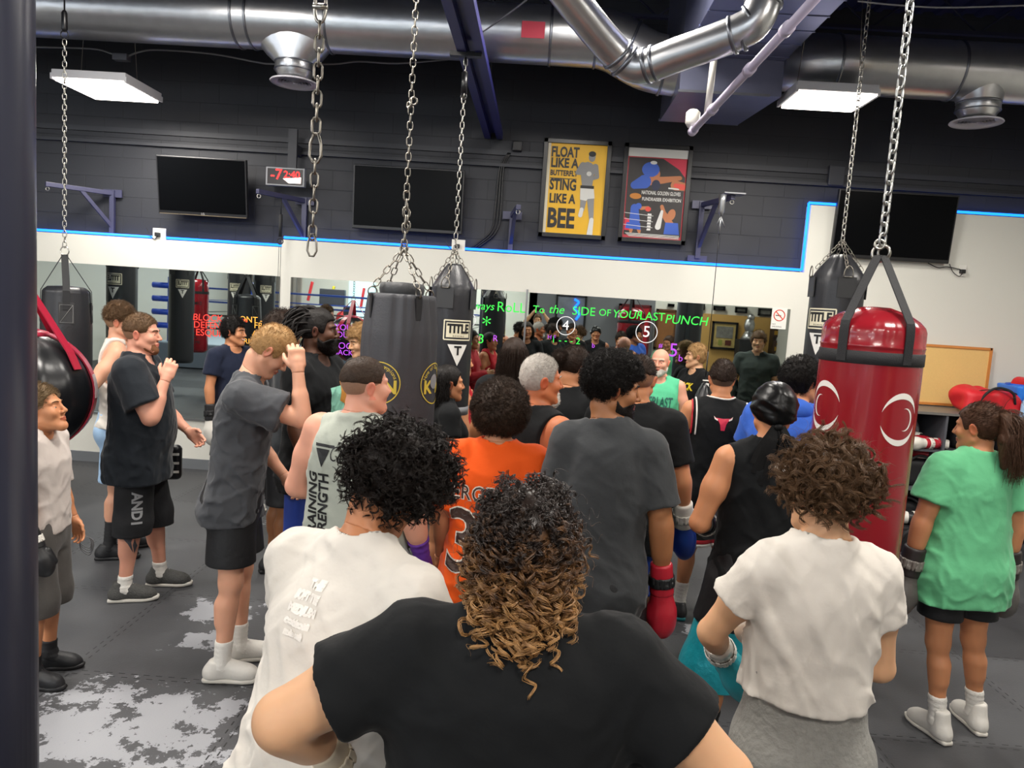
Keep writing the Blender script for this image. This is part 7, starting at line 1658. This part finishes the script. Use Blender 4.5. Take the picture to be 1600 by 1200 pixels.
# focus mitts tucked behind the black t-shirt
P_ = at(262, 722, 4.75); mt = empty('focus_mitt', P_, R(20)); sdf_part('pad', lambda P: smax(rbox(P, (0, 0, 0), (.09, .035, .12), .034), -rbox(P, (0, -.05, 0), (.06, .02, .08), .02), .01), (-.12, -.07, -.15), (.12, .07, .15), .006, mat('mitt_black', '#1b1c1f', .35), mt)
mb = MB()
for zz in (-.06, 0, .06): mb.box((0, -.037, zz), (.15, .004, .016))
mb.build('white_stripes', WPRINT, mt); tag(mt, 'black focus mitt with pale stripes beside the lettered shorts', 'focus mitt')
# ---------- white stringer tank, light blue shorts
B = person('person in a white stringer tank and light blue shorts beside the left punching bag', 190, 473, 5.1, 62, ht=.02, tone='fair', g=1.0, sw=.19, vox=.010, hv=.005, hyaw=15, armR=((.45, -.55, -.8), (-.62, -.30, .10)), handR='glove', armL=((-.15, .2, -1), (0, .5, -.6)), feet={'L': (-.05, .05), 'R': (.16, -.05)})
wear_shirt(B, WCL, loose=.012, kind='tank', name='tank_top', seed=20, armhole=.078, hem=.52); wear_shorts(B, LBLUE, hem=.31, loose=.03, waist=.58); wear_feet(B, SHB, SOLEB, SOCKB, sock=.28)
short_hair(B, BR, .026, .008, n=2600, L=.026, curl=.005, fade='#8a6a50', lvl=.02, amp=.007); wear_glove(B, 'R', mat('cream_leather', '#ddd8bd', .4), GWH, GWH, 1.15)
# ---------- boy at the left edge
B = person('boy in pale t-shirt and grey shorts looking up beside the column', 66, 597, 3.35, 82, ht=.020, tone='tan', g=.92, vox=.008, hv=.0045, hpitch=-16, hs=.96, armR=((.12, .05, -1), (.0, .35, -1)), armL=((-.12, .05, -1), (.0, .35, -1)), handR='glove')
wear_shirt(B, PALE, loose=.025, sleeve=.95, sr=.068, srend=.066, seed=21, hem=.52, amp=.007); wear_shorts(B, cloth('grey_cotton', '#55524f'), hem=.25, loose=.03); wear_feet(B, SHB, SOLEB, SOCKB)
short_hair(B, ('light_brown', '#6e5a40'), .020, .004, n=3000, L=.022, fade='#8a6a50', lvl=.02, comb=(0, .9, .1), amp=.004); brows(B, hmat(*BR), .0022); wear_glove(B, 'R', GBK, GBK, GWH, .85)
mb = MB(); w_ = B.wr['L']+B.fdir['L']*.08
for i in range(4): mb.tube(smooth_path([w_+np.array((0, 0, 0)), w_+np.array((.01*i, .05+.01*i, -.02)), w_+np.array((.0, .05, -.07-.012*i)), w_+np.array((-.01, .0, -.05-.01*i)), w_], 6), .0018, 5)
o = mb.build('jump_rope', mat('grey_rope', '#6c6c6e', .4)); o.location = B.loc; o.rotation_euler = (0, 0, B.rz); tag(o, 'thin coiled jump rope held by the boy near the column', 'jump rope')
# ---------- smiling, navy t-shirt
B = person('smiling person in navy t-shirt with short dark curls and white gloves', 367, 493, 6.3, 118, ht=.03, tone='tan', g=.95, sw=.18, vox=.011, hv=.005, hyaw=-22, armR=((.2, .0, -1), (.0, .12, -1)), handR='glove', armL=((-.15, .1, -1), (0, .3, -1)), handL='glove', feet={'L': (-.12, .12), 'R': (.10, .0)})
wear_shirt(B, NAVYC, loose=.018, seed=22, sleeve=.6); wear_shorts(B, BSH, hem=.30); wear_feet(B, SHW, SOLEW, SOCKW, sock=.22, high=.03)
curly_ball(B, BK, lambda Q: smax(cap_sdf(Q, .028, .012, nape=-.05), -.0+.0-Q[:, 2]-.055, .01)-.006*wav(Q, 3, 60), 1800, .022, .005, 1.8, T=9); brows(B, hmat(*BK))
for k in 'LR': wear_glove(B, k, GWH, GBK, GBK, 1.1)
mb = MB(); mb.tube(smooth_path([headpt(B, p) for p in ((-.021, .088, -.056), (-.01, .0965, -.062), (.0, .099, -.0635), (.01, .0965, -.062), (.021, .088, -.056))], 4), .0032, 6); mb.build('teeth', mat('teeth', '#e8e4dc', .3), B.root)
# ---------- green t-shirt girl at the right
B = person('person in green t-shirt and black shorts with brown ponytail and white boots', 1533, 627, 3.5, -8, ht=.014, tone='tan', g=1.02, fem=1, sw=.172, hipw=1.05, vox=.0075, hv=.005, hyaw=-32, hpitch=6, armL=((-.30, -.02, -1), (-.06, .12, -1)), armR=((.30, -.02, -1), (.08, .12, -1)), handL='glove', handR='glove', feet={'L': (-.03, -.02), 'R': (.25, .06)}, armr=1.1)
wear_shirt(B, GRN, loose=.045, sleeve=.62, sr=.085, srend=.10, hem=.425, seed=23, amp=.006, boxy=1.02); wear_shorts(B, BSH, hem=.372, loose=.02, flare=.112); wear_feet(B, SHW, SOLEW, SOCKW, sock=.22, high=.05)
for k in 'LR': wear_glove(B, k, mat('grey_brown_glove', '#5b5855', .4, bump=.3, scale=30), mat('brown_cuff', '#2c2626', .5), GGL, 1.15, palm=((1 if k == 'R' else -1), 0, 0))
HB = hmat('chestnut', '#4a3325'); cap = hair_cap(B, HB, lambda Q: cap_sdf(Q, .008, .006, nape=-.07)-.0015*np.sin(Q[:, 0]*200), ext=.18); grow(B, cap, HB, 2600, L=.03, T=5, r=.0008, jit=.1, comb=tuple(B.hR@np.array((0, -2.2, .6))))
c0 = headpt(B, (0, -.105, .06)); rg = np.random.RandomState(4); root = c0+rg.normal(size=(900, 3))*.012; dd = np.tile(B.hR@np.array((.0, -.9, .1)), (900, 1))
V, F = strands(root, dd, .34, T=18, r=.0011, grav=.55, jit=.28, curl=.006, turns=1, lvar=.4); mesh_obj('ponytail', V, F, HB, B.root)
f = lambda P: smin(sp(P, c0, .026), smin(rc(P, c0+np.array((0, -.03, -.01)), c0+np.array((0, -.055, -.10)), .034, .036), rc(P, c0+np.array((0, -.055, -.10)), c0+np.array((0, -.05, -.22)), .036, .018), .03), .02)-.003*np.sin(P[:, 0]*300); V, F = surf(f, c0-.3, c0+.1, .006); mesh_obj('ponytail', V, F, HB, B.root)
# ---------- people whose reflections show in the mirror
def extra(label, x, y, H, face, tone, hair, top, **k):
    B = person(label, 0, 0, y, face, H=H, base=(x, y), tone=tone, vox=.012, hv=.006, **k); wear_shirt(B, top[0], **top[1]); wear_pants(B, BCL) if not k.get('fem') else wear_shorts(B, BSH, hem=.35); wear_feet(B, SHB, SOLEB, SOCKW); hair(B); return B
hs1 = lambda B: short_hair(B, BK, .014, .008, n=1200, L=.015)
hl1 = lambda B: hair_cap(B, hmat(*BK), longf(-.20), ext=.25)
extra('person in red long sleeved football shirt, reflected beside the brand box bag', -.80, 6.42, 1.66, 80, 'tan', hs1, (cloth('football_red', '#b8232f'), dict(kind='long', name='football_shirt', loose=.02)), armL=((-.2, .3, -.9), (.6, .7, .2)), armR=((.2, .3, -.9), (-.6, .7, .2)))
extra('person in red tank top with dark hair, reflected right of the football shirt', -.60, 5.80, 1.62, 66, 'tan', hl1, (REDC, dict(kind='tank', name='tank_top', loose=.01)), fem=1)
B = person('person in black printed t-shirt with short blond hair beside the speed ball', 1089, 536, 7.36, -112, ht=.022, tone='light', vox=.011, hv=.006, hyaw=22, armL=((-.15, .2, -1), (.3, .8, -.3)), armR=((.15, .2, -1), (-.3, .8, -.3)))
wear_shirt(B, BCL, loose=.02, seed=31); wear_shorts(B, BSH); wear_feet(B, SHB, SOLEB, SOCKB); short_hair(B, BL, .024, .008, n=1800, L=.02, curl=.004, amp=.006); brows(B, hmat(*BR))
cloth_print(B, *txt2('KNOCK', .10, .26, bold=.004, y=.03), mat('print_yellow2', '#d8c020', .5), 'front', 0, .74*B.H, name='shirt_words'); cloth_print(B, *txt2('OUT', .08, .16, bold=.003), mat('print_pinkred', '#c04a60', .5), 'front', 0, .68*B.H, name='shirt_words')
extra('tall person in dark green grey sweatshirt, reflected left of the no smoking sign', 2.80, 6.0, 1.86, -18, 'light', lambda B: short_hair(B, BR, .022, .012, n=1400, L=.03, front=.04), (cloth('pine', '#3a423f'), dict(kind='long', name='sweatshirt', loose=.03)))
# the person taking the photograph, holding up a phone
B = person('person holding up a phone with both hands, seen only in the mirror', 0, 0, -.3, 0, H=1.84, base=(.0, -.34), tone='light', vox=.012, hv=.006, armL=dict(pos=(-.095, -.07, 1.88), hint=(-1, .3, -.6), up=(1, -.3, 0)), armR=dict(pos=(.115, -.07, 1.88), hint=(1, .3, -.6), up=(-1, -.3, 0)), handL='hook', handR='hook')
wear_shirt(B, GREYS, loose=.02); wear_pants(B, BCL); wear_feet(B, SHB, SOLEB); short_hair(B, BR, .014, .008, n=1200, L=.015)
o = MB().box((.01, -.014, EYE-.025), (.15, .008, .075), bev=.003).build('smartphone', mat('phone_black', '#101114', .25)); tag(o, 'black phone held up sideways, seen in the mirror over the group', 'phone')
